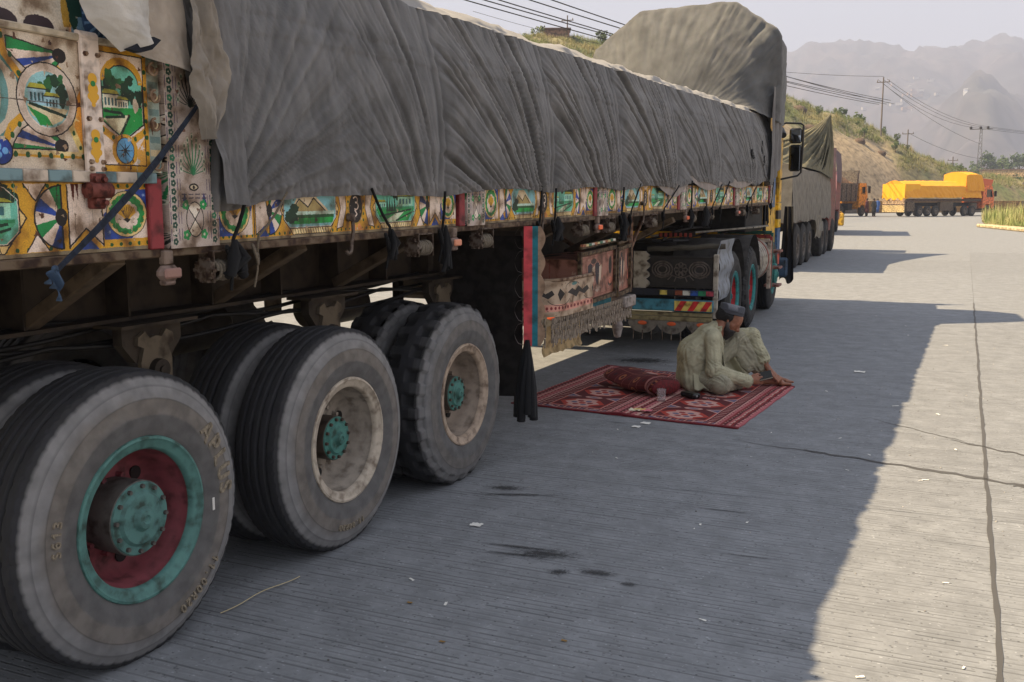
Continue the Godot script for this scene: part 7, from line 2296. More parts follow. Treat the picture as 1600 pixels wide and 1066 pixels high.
func queue() -> void:
	var dark := mt("dark_frame", Color(0.14, 0.125, 0.11), 0.85, T.worn, 1.5)
	# second lorry in the row: grey side cloth, a tall olive peak of canvas in front
	var r := thing("covered_lorry", "second lorry in the row, grey cloth over its bed and an olive canvas peak", "truck", Vector3(-4.85, 0, -23.6), deg_to_rad(1.5))
	part(r, "side_cloth", drape(-1.2, 1.2, 0.0, -9.2, 1.15, 2.45, 0.2, 3, 90), mt("cloth_grey_two", Color(0.50, 0.475, 0.43), 0.95, T.canvas, 0.8))
	var s := Sh.new()
	# canvas drawn up to a peak at the front right corner; folds run down from the peak
	var apex := Vector3(1.12, 4.3, -9.0)
	var foot := [Vector3(1.24, 2.3, -9.3), Vector3(1.24, 2.36, -8.0), Vector3(1.22, 2.46, -5.6), Vector3(1.1, 2.5, -3.4), Vector3(0.3, 2.6, -1.6), Vector3(-0.8, 2.7, -1.4), Vector3(-1.25, 2.8, -4.0), Vector3(-1.25, 3.7, -9.0)]
	s.grid(150, 40, func(i: int, j: int):
		var t := i / 149.0 * (foot.size() - 1)
		var k := mini(int(t), foot.size() - 2)
		var b: Vector3 = foot[k].lerp(foot[k + 1], t - k)
		var v := j / 39.0
		var p := apex.lerp(b, v)
		var n := 1.0 - 2.4 * absf(N.get_noise_2d(t * 1.9 + 5.0, v * 0.5))
		p.y += -0.42 * sin(v * PI) * (1.0 if k > 0 else 0.25) + (0.20 * n + 0.07 * sin(t * 9.0)) * sin(v * PI) * minf(v * 2.0, 1.0)
		p.x += 0.06 * n * sin(v * PI)
		return p, false)
	part(r, "olive_peak", s, mt("olive_canvas", Color(0.42, 0.40, 0.31), 0.95, T.canvas, 0.7, 0.0, T.weave, 0.2))
	s = Sh.new()
	s.box(Vector3(0, 1.25, -4.6), Vector3(2.36, 0.28, 9.2), 0.02)
	part(r, "bed", s, mt("bed_brown", Color(0.40, 0.32, 0.25), 0.85, T.rust, 0.8))
	s = Sh.new()
	s.box(Vector3(0, 2.0, -7.9), Vector3(2.0, 1.4, 1.5), 0.1)
	s.box(Vector3(0, 1.9, -4.4), Vector3(2.2, 0.9, 8.6), 0.1)
	part(r, "load", s, dark)
	s = Sh.new()
	for sd in [-1.0, 1.0]: s.bar(Vector3(sd * 0.42, 0.95, 0.2), Vector3(sd * 0.42, 0.95, -11.4), 0.1, 0.26)
	part(r, "chassis", s, dark)
	s = Sh.new()
	s.prism(PackedVector2Array([V(9.5, 0.7), V(9.5, 2.7), V(11.2, 2.7), V(11.5, 1.8), V(11.5, 0.7)]), Transform3D(Basis(Vector3(0, 0, -1), Vector3.UP, Vector3(1, 0, 0)), Vector3.ZERO), 2.3)
	part(r, "cab", s, mt("cab_red_brown", Color(0.45, 0.17, 0.13), 0.6, T.worn, 1.0))
	for z in [-1.6, -2.85, -4.1]:
		for sd in [-1.0, 1.0]: lw(r, sd * 1.18, z, sd, Color(0.42, 0.38, 0.34))
	for z in [-7.3, -8.5, -10.6]:
		for sd in [-1.0, 1.0]: lw(r, sd * 1.2, z, sd, Color(0.36, 0.32, 0.28))
	s = Sh.new()
	s.grid(10, 14, func(i: int, j: int): return Vector3(1.22 + 0.04 * sin(i * 1.4 + j * 0.3), 0.62 + 0.06 * sin(i * 2.0) * (1.0 - j / 13.0) + 0.62 * j / 13.0, -4.9 - 1.5 * i / 9.0), true)
	part(r, "hanging_sheet", s, mt("sheet_pale", Color(0.55, 0.52, 0.46), 0.95, T.canvas, 1.0))
	s = Sh.new()
	s.box(Vector3(1.0, 0.98, -6.2), Vector3(0.4, 0.3, 0.5), 0.02)
	s.grid(8, 6, func(i: int, j: int): return Vector3(1.25, 1.05 - 0.28 * j / 5.0, -5.6 - 1.1 * i / 7.0 - 0.2 * j / 5.0), true)
	part(r, "mudguard", s, mt("mudguard_pale", Color(0.5, 0.48, 0.43), 0.7, T.worn, 1.0))
	# third: a lorry whose painted tail shows red and yellow under a mauve cloth
	r = thing("painted_lorry", "lorry with red painted tail and mauve cloths, third in the parked row", "truck", Vector3(-6.85, 0, -49.0), deg_to_rad(4.0))
	var p := Paint.new(512, 512, Color(0.82, 0.20, 0.14))
	var rg := RandomNumberGenerator.new()
	rg.seed = 77
	for k in 60: p.flower(rg.randf() * 512, rg.randf() * 330, 22, 5, [Color(0.9, 0.75, 0.2), Color(0.95, 0.9, 0.85), Color(0.1, 0.45, 0.35), Color(0.85, 0.3, 0.2)][k % 4])
	p.rect(0, 0, 512, 60, Color(0.16, 0.35, 0.3)); p.rect(0, 330, 512, 26, Color(0.88, 0.84, 0.75)); p.rect(0, 356, 512, 40, Color(0.25, 0.17, 0.15)); p.rect(0, 396, 512, 60, Color(0.86, 0.2, 0.2)); p.rect(0, 456, 512, 56, Color(0.9, 0.75, 0.15))
	for k in 14: p.flower(20 + k * 37, 426, 18, 5, Color(0.95, 0.85, 0.8))
	s = Sh.new()
	s.quad_uv(Vector3(-1.2, 0.55, 0.02), Vector3(1.2, 0.55, 0.02), Vector3(1.2, 2.0, 0.02), Vector3(-1.2, 2.0, 0.02), Vector3(0, 0, 1))
	s.box(Vector3(0, 1.28, -0.05), Vector3(2.4, 1.44, 0.1))
	part(r, "tail_board", s, painted("tail_paint", p.tex()))
	s = Sh.new()
	s.box(Vector3(0, 1.9, -3.4), Vector3(2.36, 1.5, 6.5), 0.05)
	part(r, "body", s, mt("body_red", Color(0.5, 0.2, 0.16), 0.7, T.worn, 0.8))
	var mv := mt("mauve_cloth", Color(0.58, 0.42, 0.46), 0.95, T.canvas, 0.8)
	part(r, "upper_cloth", drape(-1.22, 1.22, 0.1, -6.6, 2.55, 4.05, 0.12, 12, 40), mt("mauve_dark", Color(0.40, 0.325, 0.345), 0.95, T.canvas, 0.8))
	s = Sh.new()
	s.grid(12, 16, func(i: int, j: int): return Vector3(0.55 + 0.75 * i / 11.0, lerpf(1.95, 3.0, j / 15.0) + 0.05 * sin(i * 1.1), 0.22 + 0.07 * sin(i * 1.7 + j * 0.2)), false)
	part(r, "lower_cloth", s, mv)
	s = Sh.new()
	s.grid(10, 16, func(i: int, j: int): return Vector3(0.95 + 0.34 * i / 9.0, lerpf(0.75, 1.9, j / 15.0), 0.26 + 0.05 * sin(i * 2.0 + j * 0.2)), false)
	part(r, "grey_cloth", s, mt("cloth_dusk", Color(0.28, 0.26, 0.28), 0.95))
	for z in [-1.6, -5.6]:
		for sd in [-1.0, 1.0]: lw(r, sd * 1.18, z, sd, Color(0.45, 0.36, 0.3))
	s = Sh.new()
	s.prism(PackedVector2Array([V(6.8, 0.6), V(6.8, 2.6), V(8.3, 2.6), V(8.6, 1.7), V(8.6, 0.6)]), Transform3D(Basis(Vector3(0, 0, -1), Vector3.UP, Vector3(1, 0, 0)), Vector3.ZERO), 2.3)
	part(r, "cab", s, mt("cab_red_brown", Color(0.45, 0.17, 0.13), 0.6, T.worn, 1.0))
	# yellow can behind it
	s = Sh.new()
	s.box(Vector3(0, 0.42, 0), Vector3(0.5, 0.78, 0.38), 0.06)
	r = thing("yellow_drum", "yellow plastic can standing on the road beyond the red painted lorry", "can", Vector3(-7.25, 0, -66.5))
	part(r, "body", s, mt("can_yellow", Color(0.80, 0.62, 0.12), 0.5, T.worn, 1.0))
	s = Sh.new()
	s.tube(arc(Vector3(0, 0.8, 0), Vector3(0.14, 0, 0), Vector3(0, 0.1, 0), 0, PI, 10), 0.025, 6)
	part(r, "handle", s, mt("can_yellow", Color(0.80, 0.62, 0.12), 0.5))
	# dump truck
	r = thing("dump_truck", "yellow dump truck with grey tipper bed heaped with earth", "truck", Vector3(-13.3, 0, -102.5), deg_to_rad(-22.0))
	s = Sh.new()
	var tp := [V(0.2, 1.5), V(-0.1, 3.3), V(5.2, 3.3), V(5.5, 4.6), V(5.75, 4.6), V(5.4, 1.5)]
	var pg := PackedVector2Array()
	for q in tp: pg.append(q)
	s.prism(pg, Transform3D(Basis(Vector3(0, 0, -1), Vector3.UP, Vector3(1, 0, 0)), Vector3.ZERO), 2.5)
	part(r, "tipper_bed", s, mt("tipper_grey", Color(0.36, 0.33, 0.29), 0.7, T.rust, 0.5))
	for k in 6:
		s = Sh.new()
		s.box(Vector3(1.28, 2.4, -0.4 - 0.95 * k), Vector3(0.08, 1.7, 0.12), 0.01)
		part(r, "bed_rib", s, mt("tipper_grey", Color(0.36, 0.33, 0.29), 0.7))
	s = Sh.new()
	s.grid(24, 18, func(i: int, j: int): return Vector3(lerpf(-1.2, 1.2, j / 17.0), 3.3 + 1.0 * sin(i / 23.0 * PI) * sin(j / 17.0 * PI) + 0.12 * N.get_noise_2d(i * 0.6, j * 0.6), -0.1 - 5.2 * i / 23.0), true)
	part(r, "earth_heap", s, mt("heap_earth", Color(0.56, 0.42, 0.29), 1.0, T.dust, 0.6))
	s = Sh.new()
	s.sphere(Vector3(0.7, 3.95, -1.8), Vector3(0.45, 0.24, 0.6), 8)
	part(r, "white_sack", s, mt("sack_white", Color(0.85, 0.83, 0.78), 0.9))
	s = Sh.new()
	s.prism(PackedVector2Array([V(5.95, 0.9), V(5.95, 3.35), V(7.4, 3.35), V(7.75, 2.2), V(7.8, 0.7), V(7.3, 0.7), V(7.2, 1.15), V(6.4, 1.15), V(6.3, 0.9)]), Transform3D(Basis(Vector3(0, 0, -1), Vector3.UP, Vector3(1, 0, 0)), Vector3.ZERO), 2.4)
	var cab := part(r, "cab", s, mt("dump_yellow", Color(0.86, 0.56, 0.05), 0.5, T.worn, 0.7))
	s = Sh.new()
	s.box(Vector3(1.203, 2.6, -6.85), Vector3(0.01, 0.75, 0.8))
	s.box(Vector3(0, 2.7, -5.945), Vector3(1.5, 0.5, 0.01))
	part(cab, "window", s, mt("dark_glass", Color(0.04, 0.05, 0.06), 0.08))
	s = Sh.new()
	s.box(Vector3(1.5, 2.7, -7.5), Vector3(0.26, 0.7, 0.12), 0.03)
	s.bar(Vector3(1.2, 3.05, -7.5), Vector3(1.5, 3.05, -7.5), 0.04, 0.04)
	part(cab, "mirror", s, mt("mirror_black", Color(0.04, 0.04, 0.045), 0.45))
	s = Sh.new()
	for sd in [-1.0, 1.0]: s.bar(Vector3(sd * 0.42, 1.15, 0), Vector3(sd * 0.42, 1.15, -7.4), 0.12, 0.3)
	s.box(Vector3(0.8, 0.9, -4.2), Vector3(0.8, 0.6, 0.9), 0.05)
	part(r, "chassis", s, dark)
	for z in [-1.1, -2.45, -6.8]:
		for sd in [-1.0, 1.0]: lw(r, sd * 1.2, z, sd, Color(0.40, 0.36, 0.31))
	# long semi trailer under a bright yellow tarpaulin, crossing the road's bend
	r = thing("yellow_tarped_semi", "long semi trailer lorry under a bright yellow tarpaulin with an orange cab", "truck", Vector3(-6.55, 0, -106.0), deg_to_rad(-33.0))
	var ym := mt("yellow_tarpaulin", Color(0.90, 0.61, 0.07), 0.8)
	part(r, "long_tarpaulin", drape(-1.3, 1.3, 0.0, -12.6, 1.9, 3.05, 0.5, 41, 90, 2.4), ym)
	part(r, "front_tarpaulin", drape(-1.3, 1.3, -9.9, -12.9, 2.6, 4.25, 0.28, 52, 40, 2.6), ym)
	s = Sh.new()
	s.grid(24, 10, func(i: int, j: int): return Vector3(lerpf(-1.3, 1.3, i / 23.0), lerpf(1.72 + 0.12 * sin(i * 0.9), 3.2, j / 9.0) + 0.0, 0.06 + 0.03 * sin(i * 1.2) * (1.0 - j / 9.0)), false)
	s.grid(14, 10, func(i: int, j: int): return Vector3(1.31 + 0.01 * sin(i * 1.3), lerpf(1.7 + 0.5 * i / 13.0, 3.2, j / 9.0), 0.06 - 2.4 * i / 13.0), true)
	part(r, "rear_tarpaulin", s, mt("yellow_bright", Color(0.95, 0.68, 0.05), 0.75))
	s = Sh.new()
	s.box(Vector3(0, 1.62, -6.4), Vector3(2.46, 0.3, 12.8), 0.02)
	part(r, "bed", s, mt("bed_brown", Color(0.40, 0.32, 0.25), 0.85))
	var p2 := Paint.new(512, 256, Color(0.76, 0.66, 0.54))
	p2.wear(rg, 160, [Color(0.5, 0.4, 0.33), Color(0.85, 0.78, 0.68), Color(0.6, 0.35, 0.28)], 2, 14)
	for k in 3: p2.eline(150 + k * 90, 60, 34, 26, 9, Color(0.3, 0.22, 0.18), 2.4, 7.0)
	p2.rect(0, 110, 512, 16, Color(0.3, 0.24, 0.2))
	p2.rect(0, 128, 512, 128, Color(0.84, 0.76, 0.56))
	s = Sh.new()
	s.quad_uv(Vector3(-1.26, 0.45, 0.03), Vector3(1.26, 0.45, 0.03), Vector3(1.26, 1.78, 0.03), Vector3(-1.26, 1.78, 0.03), Vector3(0, 0, 1))
	s.box(Vector3(0, 1.1, -0.06), Vector3(2.5, 1.3, 0.12))
	part(r, "tail_board", s, painted("far_tail_paint", p2.tex()))
	s = Sh.new()
	s.prism(PackedVector2Array([V(13.1, 0.8), V(13.1, 3.0), V(13.4, 3.2), V(14.7, 3.1), V(15.1, 2.1), V(15.15, 0.75), V(14.6, 0.75), V(14.5, 1.2), V(13.6, 1.2), V(13.5, 0.8)]), Transform3D(Basis(Vector3(0, 0, -1), Vector3.UP, Vector3(1, 0, 0)), Vector3.ZERO), 2.4)
	cab = part(r, "cab", s, mt("cab_orange", Color(0.95, 0.47, 0.2), 0.5, T.worn, 0.7))
	s = Sh.new()
	s.prism(PackedVector2Array([V(13.75, 1.95), V(13.75, 2.75), V(14.6, 2.75), V(14.85, 1.95)]), Transform3D(Basis(Vector3(0, 0, -1), Vector3.UP, Vector3(1, 0, 0)), Vector3(1.203, 0, 0)), 0.01)
	part(cab, "side_window", s, mt("dark_glass", Color(0.04, 0.05, 0.06), 0.08))
	s = Sh.new()
	s.prism(PackedVector2Array([V(12.9, 3.1), V(12.7, 3.9), V(14.9, 3.75), V(14.6, 3.1)]), Transform3D(Basis(Vector3(0, 0, -1), Vector3.UP, Vector3(1, 0, 0)), Vector3.ZERO), 2.3)
	part(cab, "roof_crown", s, mt("crown_orange", Color(0.80, 0.36, 0.17), 0.6))
	s = Sh.new()
	s.box(Vector3(1.4, 2.3, -15.0), Vector3(0.26, 0.6, 0.12), 0.03)
	s.box(Vector3(0, 0.8, -15.4), Vector3(2.5, 0.5, 0.5), 0.06)
	part(cab, "mirror_and_bumper", s, mt("mirror_black", Color(0.04, 0.04, 0.045), 0.45))
	s = Sh.new()
	for sd in [-1.0, 1.0]: s.bar(Vector3(sd * 0.45, 1.2, -0.3), Vector3(sd * 0.45, 1.2, -14.8), 0.14, 0.4)
	part(r, "chassis", s, dark)
	for q in [[1.05, -6.9, 0.9, 2.2], [1.1, -1.0, 0.95, 1.2], [1.0, -11.7, 0.6, 1.0]]:
		s = Sh.new()
		s.box(Vector3(q[0], 1.0, q[1]), Vector3(0.35, q[2], q[3]), 0.03)
		part(r, "side_box", s, mt("box_khaki", Color(0.46, 0.41, 0.34), 0.8, T.rust, 0.8))
	for z in [-2.6, -3.9, -5.2, -10.1, -11.4, -14.05]:
		for sd in [-1.0, 1.0]: lw(r, sd * 1.22, z, sd, Color(0.5, 0.45, 0.4))
	# people by the lorries
	for q in [["standing man in a blue tunic by the road's low wall", Vector3(-9.9, 0, -131.0), Color(0.20, 0.34, 0.58), Color(0.20, 0.30, 0.5), 0.3], ["man in dark clothes standing by the dump truck's front wheel", Vector3(-8.9, 0, -104.5), Color(0.30, 0.13, 0.12), Color(0.08, 0.08, 0.09), 1.2], ["man in black clothes, right of the other man by the dump truck", Vector3(-8.2, 0, -104.2), Color(0.07, 0.07, 0.075), Color(0.06, 0.06, 0.06), -0.6]]:
		var o := thing("person", q[0], "person", q[1], q[4])
		var b := []
		for sd in [-1.0, 1.0]:
			b.append([Vector3(sd * 0.09, 0.86, 0), Vector3(sd * 0.10, 0.08, 0.02 * sd), 0.085, 0.045])
			b.append([Vector3(sd * 0.10, 0.05, 0), Vector3(sd * 0.11, 0.04, -0.16), 0.04, 0.035])
			b.append([Vector3(sd * 0.19, 1.42, 0), Vector3(sd * 0.24, 1.12, 0.02), 0.05, 0.042])
			b.append([Vector3(sd * 0.24, 1.12, 0.02), Vector3(sd * 0.22, 0.86, -0.06), 0.042, 0.035])
		b.append([Vector3(0, 0.9, 0), Vector3(0, 1.4, 0), 0.14, 0.15])
		b.append([Vector3(0, 1.45, 0), Vector3(0, 1.56, 0), 0.06, 0.055])
		b.append([Vector3(0, 1.64, -0.01), Vector3(0, 1.70, 0), 0.085, 0.09])
		part(o, "body", nets(b, 0.03, 0.02), mt("far_skin", Color(0.42, 0.28, 0.21), 0.7))
		b = [[Vector3(0, 1.42, 0), Vector3(0, 1.0, 0), 0.17, 0.18], [Vector3(0, 1.0, 0), Vector3(0, 0.55, 0), 0.19, 0.23]]
		for sd in [-1.0, 1.0]:
			b.append([Vector3(sd * 0.18, 1.43, 0), Vector3(sd * 0.25, 1.12, 0.02), 0.075, 0.065])
			b.append([Vector3(sd * 0.25, 1.12, 0.02), Vector3(sd * 0.22, 0.92, -0.04), 0.065, 0.06])
		part(o, "tunic", nets(b, 0.03, 0.02), mt("tunic" + q[2].to_html(), q[2], 0.9))
		b = []
		for sd in [-1.0, 1.0]: b.append([Vector3(sd * 0.1, 0.75, 0), Vector3(sd * 0.1, 0.14, 0), 0.12, 0.08])
		part(o, "trousers", nets(b, 0.03, 0.02), mt("trousers" + q[3].to_html(), q[3], 0.9))
		part(o, "hair", nets([[Vector3(0, 1.71, 0.02), Vector3(0, 1.72, 0.02), 0.1, 0.1]], 0.03, 0.02), mt("dark_hair", Color(0.07, 0.06, 0.055), 0.8))

func crown(rad: Vector3, clumps: int, leaves: int, size: float, sd: int) -> Sh:
	# leaf faces gathered in clumps through the crown's volume
	var rg := RandomNumberGenerator.new()
	rg.seed = sd
	var s := Sh.new()
	for k in clumps:
		var d := Vector3(rg.randfn(), rg.randfn(), rg.randfn()).normalized() * pow(rg.randf(), 0.45)
		var c := d * rad * 0.8
		var cr := rg.randf_range(0.22, 0.42)
		var tone := rg.randf_range(0.75, 1.15)
		for j in leaves:
			var e := Vector3(rg.randfn(), rg.randfn() * 0.8, rg.randfn()).normalized() * pow(rg.randf(), 0.4) * cr
			var p := c + e * rad.x
			var n := (e.normalized() + Vector3(rg.randfn(), rg.randfn(), rg.randfn()) * 0.5 + Vector3.UP * 0.3).normalized()
			var a := n.cross(Vector3(rg.randfn(), rg.randfn(), rg.randfn())).normalized() * size * rg.randf_range(0.6, 1.3)
			var b := n.cross(a).normalized() * a.length() * 0.55
			s.col = Color(tone, tone * rg.randf_range(0.95, 1.05), tone * 0.9)
			var f := s.add(p - a, n)
			s.add(p + b, n); s.add(p + a, n); s.add(p - b, n)
			s.tri(f, f + 1, f + 2); s.tri(f, f + 2, f + 3)
	return s
func leafy(key: String, c: Color) -> StandardMaterial3D:
	var m := mt(key, c, 0.75)
	m.backlight_enabled = true
	m.backlight = Color(0.25, 0.28, 0.12)
	return m
func on_land(az: float, r: float) -> Vector3:
	var x := sin(deg_to_rad(az)) * r
	var z := -cos(deg_to_rad(az)) * r
	return Vector3(x, land_h(x, z), z)
func far_side() -> void:
	# trees and bushes
	var protos := []
	for k in 3:
		var t := Node3D.new()
		t.name = "bush"
		var tk := Sh.new()
		tk.tube([Vector3(0, -0.3, 0), Vector3(0.05, 0.6, 0.02), Vector3(0.1, 1.3, 0)], 0.09, 6, func(q): return 1.0 - 0.6 * q)
		for j in 3: tk.tube([Vector3(0.04, 0.7, 0), Vector3(0.45 * cos(j * 2.1), 1.3, 0.45 * sin(j * 2.1))], 0.04, 5)
		part(t, "trunk", tk, mt("bark", Color(0.30, 0.24, 0.19), 0.9))
		part(t, "crown", crown(Vector3(1.0, 1.15 if k != 2 else 1.7, 1.0), 20, 22, 0.14, 50 + k), leafy("leaf_%d" % k, [Color(0.30, 0.38, 0.17), Color(0.36, 0.42, 0.20), Color(0.25, 0.34, 0.18)][k]), Vector3(0, 1.5 if k != 2 else 2.0, 0))
		protos.append(t)
	var rg := RandomNumberGenerator.new()
	rg.seed = 31
	var put := func(k: int, called: String, label: String, group: String, p: Vector3, sc: float):
		var o: Node3D = protos[k].duplicate()
		o.name = numbered(called)
		add_child(o)
		o.position = p
		o.rotation.y = rg.randf() * TAU
		o.scale = Vector3(1, rg.randf_range(0.85, 1.15), 1) * sc
		tag(o, label, "tree" if sc > 1.5 or k == 2 else "bush", group)
	for k in 34:
		var az := lerpf(-6.6, 0.9, k / 33.0) + rg.randf_range(-0.08, 0.08)
		put.call(rg.randi() % 3, "bush", "green bush in the row along the hill's crest above the road bend", "bushes along the hill crest", on_land(az, rg.randf_range(158.0, 176.0) + 1.2 * k * 0.6), rg.randf_range(0.75, 1.25))
	for k in 14:
		put.call(rg.randi() % 2, "bush", "low bush scattered on the dry slope behind the parked lorries", "bushes on the slope", on_land(rg.randf_range(-9.5, 0.0), rg.randf_range(146.0, 168.0)), rg.randf_range(0.35, 0.75))
	for q in [[-6.15, 2.0, "leftmost of three slim trees standing up on the hill crest"], [-5.8, 1.9, "middle one of three slim trees standing up on the hill crest"], [-5.35, 2.25, "broadest and rightmost of three slim trees on the hill crest"]]:
		put.call(2, "slim_tree", q[2], "", on_land(q[0], 172.0) - Vector3(0, 1.2, 0), q[1] * 0.62)
	for k in 22:
		put.call(rg.randi() % 3, "far_tree", "dark tree in the distant grove right of the lattice tower", "trees in the distant grove", on_land(lerpf(-1.2, 4.2, k / 21.0), rg.randf_range(330.0, 350.0)) + Vector3(0, rg.randf_range(2.0, 3.5) * (0.6 + 0.4 * sin(k * 0.9)), 0), rg.randf_range(1.9, 2.9))
	for k in 16:
		put.call(rg.randi() % 3, "bush", "bush on the flat beyond the yellow tarped lorry's cab", "bushes beyond the yellow lorry", on_land(lerpf(1.0, 5.0, k / 15.0), rg.randf_range(190.0, 235.0)), rg.randf_range(1.0, 1.9))
	for q in [[-23.7, 144.0, 1.0, "bush on the hilltop left of the small flat roofed house"], [-22.9, 145.0, 1.25, "rounder bush beside the hilltop house, right of the smaller one"], [-19.4, 146.0, 1.2, "bush on the hilltop just left of the tall canvas hump"], [-18.7, 146.0, 1.0, "second bush by the canvas hump on the hilltop"]]:
		put.call(1, "hilltop_bush", q[3], "", on_land(q[0], q[1]) - Vector3(0, 0.4, 0), q[2])
	for t in protos: t.free()
	# hillside grass and stones
	var tuft := Sh.new()
	for k in 10:
		var a := TAU * k / 10 + 0.3 * (k % 3)
		var d := Vector3(cos(a), 0, sin(a))
		var f := tuft.add(d * 0.03 - d.rotated(Vector3.UP, 1.57) * 0.014, Vector3.UP)
		tuft.add(d * 0.03 + d.rotated(Vector3.UP, 1.57) * 0.014, Vector3.UP)
		tuft.add(d * (0.10 + 0.07 * (k % 3)) + Vector3(0, 0.22 + 0.13 * (k % 4), 0), Vector3.UP)
		tuft.tri(f, f + 1, f + 2)
	var scatter := func(called: String, label: String, count: int, cols: Array, place: Callable, lo: float, hi: float):
		var mm := MultiMesh.new()
		mm.transform_format = MultiMesh.TRANSFORM_3D
		mm.use_colors = true
		mm.mesh = tuft.mesh()
		mm.instance_count = count
		for k in count:
			var p: Vector3 = place.call()
			var sc := rg.randf_range(lo, hi) * clampf(0.75 + 0.9 * N.get_noise_2d(p.x * 0.25, p.z * 0.25), 0.3, 1.4)
			mm.set_instance_transform(k, Transform3D(Basis(Vector3.UP, rg.randf() * TAU).scaled(Vector3(sc, sc * rg.randf_range(0.8, 1.4), sc)), p))
			mm.set_instance_color(k, cols[0].lerp(cols[1], clampf(0.5 + 1.3 * N.get_noise_2d(p.x * 0.09, p.z * 0.09) + rg.randf_range(-0.3, 0.3), 0, 1)))
		var o := MultiMeshInstance3D.new()
		o.name = called
		o.multimesh = mm
		o.material_override = leafy("grass_blades", Color(1, 1, 1))
		add_child(o)
		o.set_meta("kind", "stuff")
		tag(o, label, "grass")
	scatter.call("hill_grass", "dry and green grass covering the hillside by the road", 52000, [Color(0.30, 0.26, 0.12), Color(0.14, 0.185, 0.05)], func():
		var p := on_land(rg.randf_range(-26.0, 3.0), rg.randf_range(118.0, 185.0))
		for e in 5:
			var k := toe_at(p.x, p.z)
			if k.x > (4.0 if p.x > -9.0 else 9.0): return p
			p = on_land(rg.randf_range(-26.0, 3.0), rg.randf_range(118.0, 185.0))
		return p - Vector3(0, 3, 0), 0.6, 1.5)
	var verge := [V(1.25, -67.5), V(3.2, -58.5), V(30, -60), V(60, -80), V(40, -110), V(9, -108), V(3.2, -96), V(1.2, -86)]
	var vp := PackedVector2Array(verge)
	var s := Sh.new()
	s.prism(vp, Transform3D(Basis(Vector3.RIGHT, Vector3(0, 0, 1), Vector3.UP), Vector3(0, -0.05, 0)), 0.34)
	struct("verge", s, mt("verge_earth", Color(0.50, 0.43, 0.28), 1.0, T.dust, 0.2))
	s = Sh.new()
	for k in 12:
		var a := V(1.05, -67.8).lerp(V(3.2, -58.2), k / 12.0)
		var b := V(1.05, -67.8).lerp(V(3.2, -58.2), (k + 1) / 12.0)
		s.bar(Vector3(a.x, 0.1, a.y), Vector3(b.x, 0.1, b.y), 0.8, 0.2, 0.05)
	struct("kerb", s, mt("pale_kerb", Color(0.86, 0.78, 0.62), 0.95, T.dust, 0.7))
	scatter.call("verge_grass", "tall green and straw coloured grass on the verge at the right edge", 16000, [Color(0.46, 0.40, 0.19), Color(0.20, 0.28, 0.07)], func():
		for e in 20:
			var p := V(rg.randf_range(1.0, 22.0), rg.randf_range(-108.0, -61.5))
			if Geometry2D.is_point_in_polygon(p, vp) and p.y < -62.5 - 0.4 * p.x * 0.0: return Vector3(p.x, 0.08, p.y)
		return Vector3(12, 0.08, -80), 0.5, 2.1)
	for q in [[-8.6, 150.0, 1.1], [-8.0, 143.0, 0.9], [-5.4, 149.0, 0.8], [-7.2, 141.0, 0.6], [-4.3, 150.0, 0.7], [-9.2, 128.0, 1.4]]:
		s = Sh.new()
		s.sphere(Vector3.ZERO, Vector3(1.0, 0.7, 0.8) * q[2], 9)
		for e in s.v.size(): s.v[e] *= 1.0 + 0.3 * N.get_noise_3dv(s.v[e] * 1.3 + Vector3.ONE * q[0])
		tag(part(self, "boulder", s, mt("boulder_stone", Color(0.42, 0.35, 0.29), 1.0, T.dust, 0.6), on_land(q[0], q[1])), "brown boulder lying on the bare slope above the dump truck", "boulder", "boulders on the bare slope")
	# low wall round the outside of the bend
	var wl := [V(-13.4, -126.5), V(-11.4, -134.2), V(-4.2, -142.6), V(4.5, -152.6), V(14.0, -163.0), V(30.0, -172.0)]
	var wall := thing("parapet_wall", "low beige parapet wall along the outside of the far road bend", "wall", Vector3(-11, 0, -134))
	for k in wl.size() - 1:
		var m := maxi(1, int(wl[k].distance_to(wl[k + 1]) / 3.0))
		for j in m:
			var a: Vector2 = wl[k].lerp(wl[k + 1], float(j) / m)
			var b: Vector2 = wl[k].lerp(wl[k + 1], (j + 0.985) / m)
			s = Sh.new()
			s.bar(Vector3(a.x, 0.72, a.y), Vector3(b.x, 0.72, b.y), 0.4, 1.6, 0.02)
			wp(wall, "wall_panel", s, mt("wall_ochre", Color(0.62, 0.47, 0.25), 0.95, T.dust, 0.5) if (j + k) % 4 else mt("wall_grey", Color(0.42, 0.38, 0.34), 0.95, T.dust, 0.5))
	# lattice tower, poles and their wires
	var steel := mt("galvanised", Color(0.42, 0.42, 0.42), 0.6, null, 1.0, 0.2)
	var base := Vector3(1.75, 0.0, -200.0)
	var tower := thing("lattice_pylon", "tall lattice steel pylon with one cross arm beyond the yellow tarped lorry", "pylon", base)
	var hgt := 14.2
	s = Sh.new()
	for sx in [-1.0, 1.0]:
		for sz in [-1.0, 1.0]: s.bar(Vector3(sx * 0.62, -1, sz * 0.62), Vector3(sx * 0.16, hgt, sz * 0.16), 0.09, 0.09)
	part(tower, "leg_frame", s, steel)
	s = Sh.new()
	for k in 15:
		for e in 4:
			var c0 := Vector3([-1, 1, 1, -1][e], 0, [-1, -1, 1, 1][e])
			var c1 := Vector3([-1, 1, 1, -1][(e + 1) % 4], 0, [-1, -1, 1, 1][(e + 1) % 4])
			if k % 2: 
				var sw := c0
				c0 = c1
				c1 = sw
			s.bar(c0 * lerpf(0.62, 0.16, k / 15.0) + Vector3(0, hgt * k / 15.0, 0), c1 * lerpf(0.62, 0.16, (k + 1) / 15.0) + Vector3(0, hgt * (k + 1) / 15.0, 0), 0.05, 0.05)
	part(tower, "bracing", s, steel)
	s = Sh.new()
	s.bar(Vector3(-1.9, hgt, 0), Vector3(1.9, hgt, 0), 0.12, 0.14)
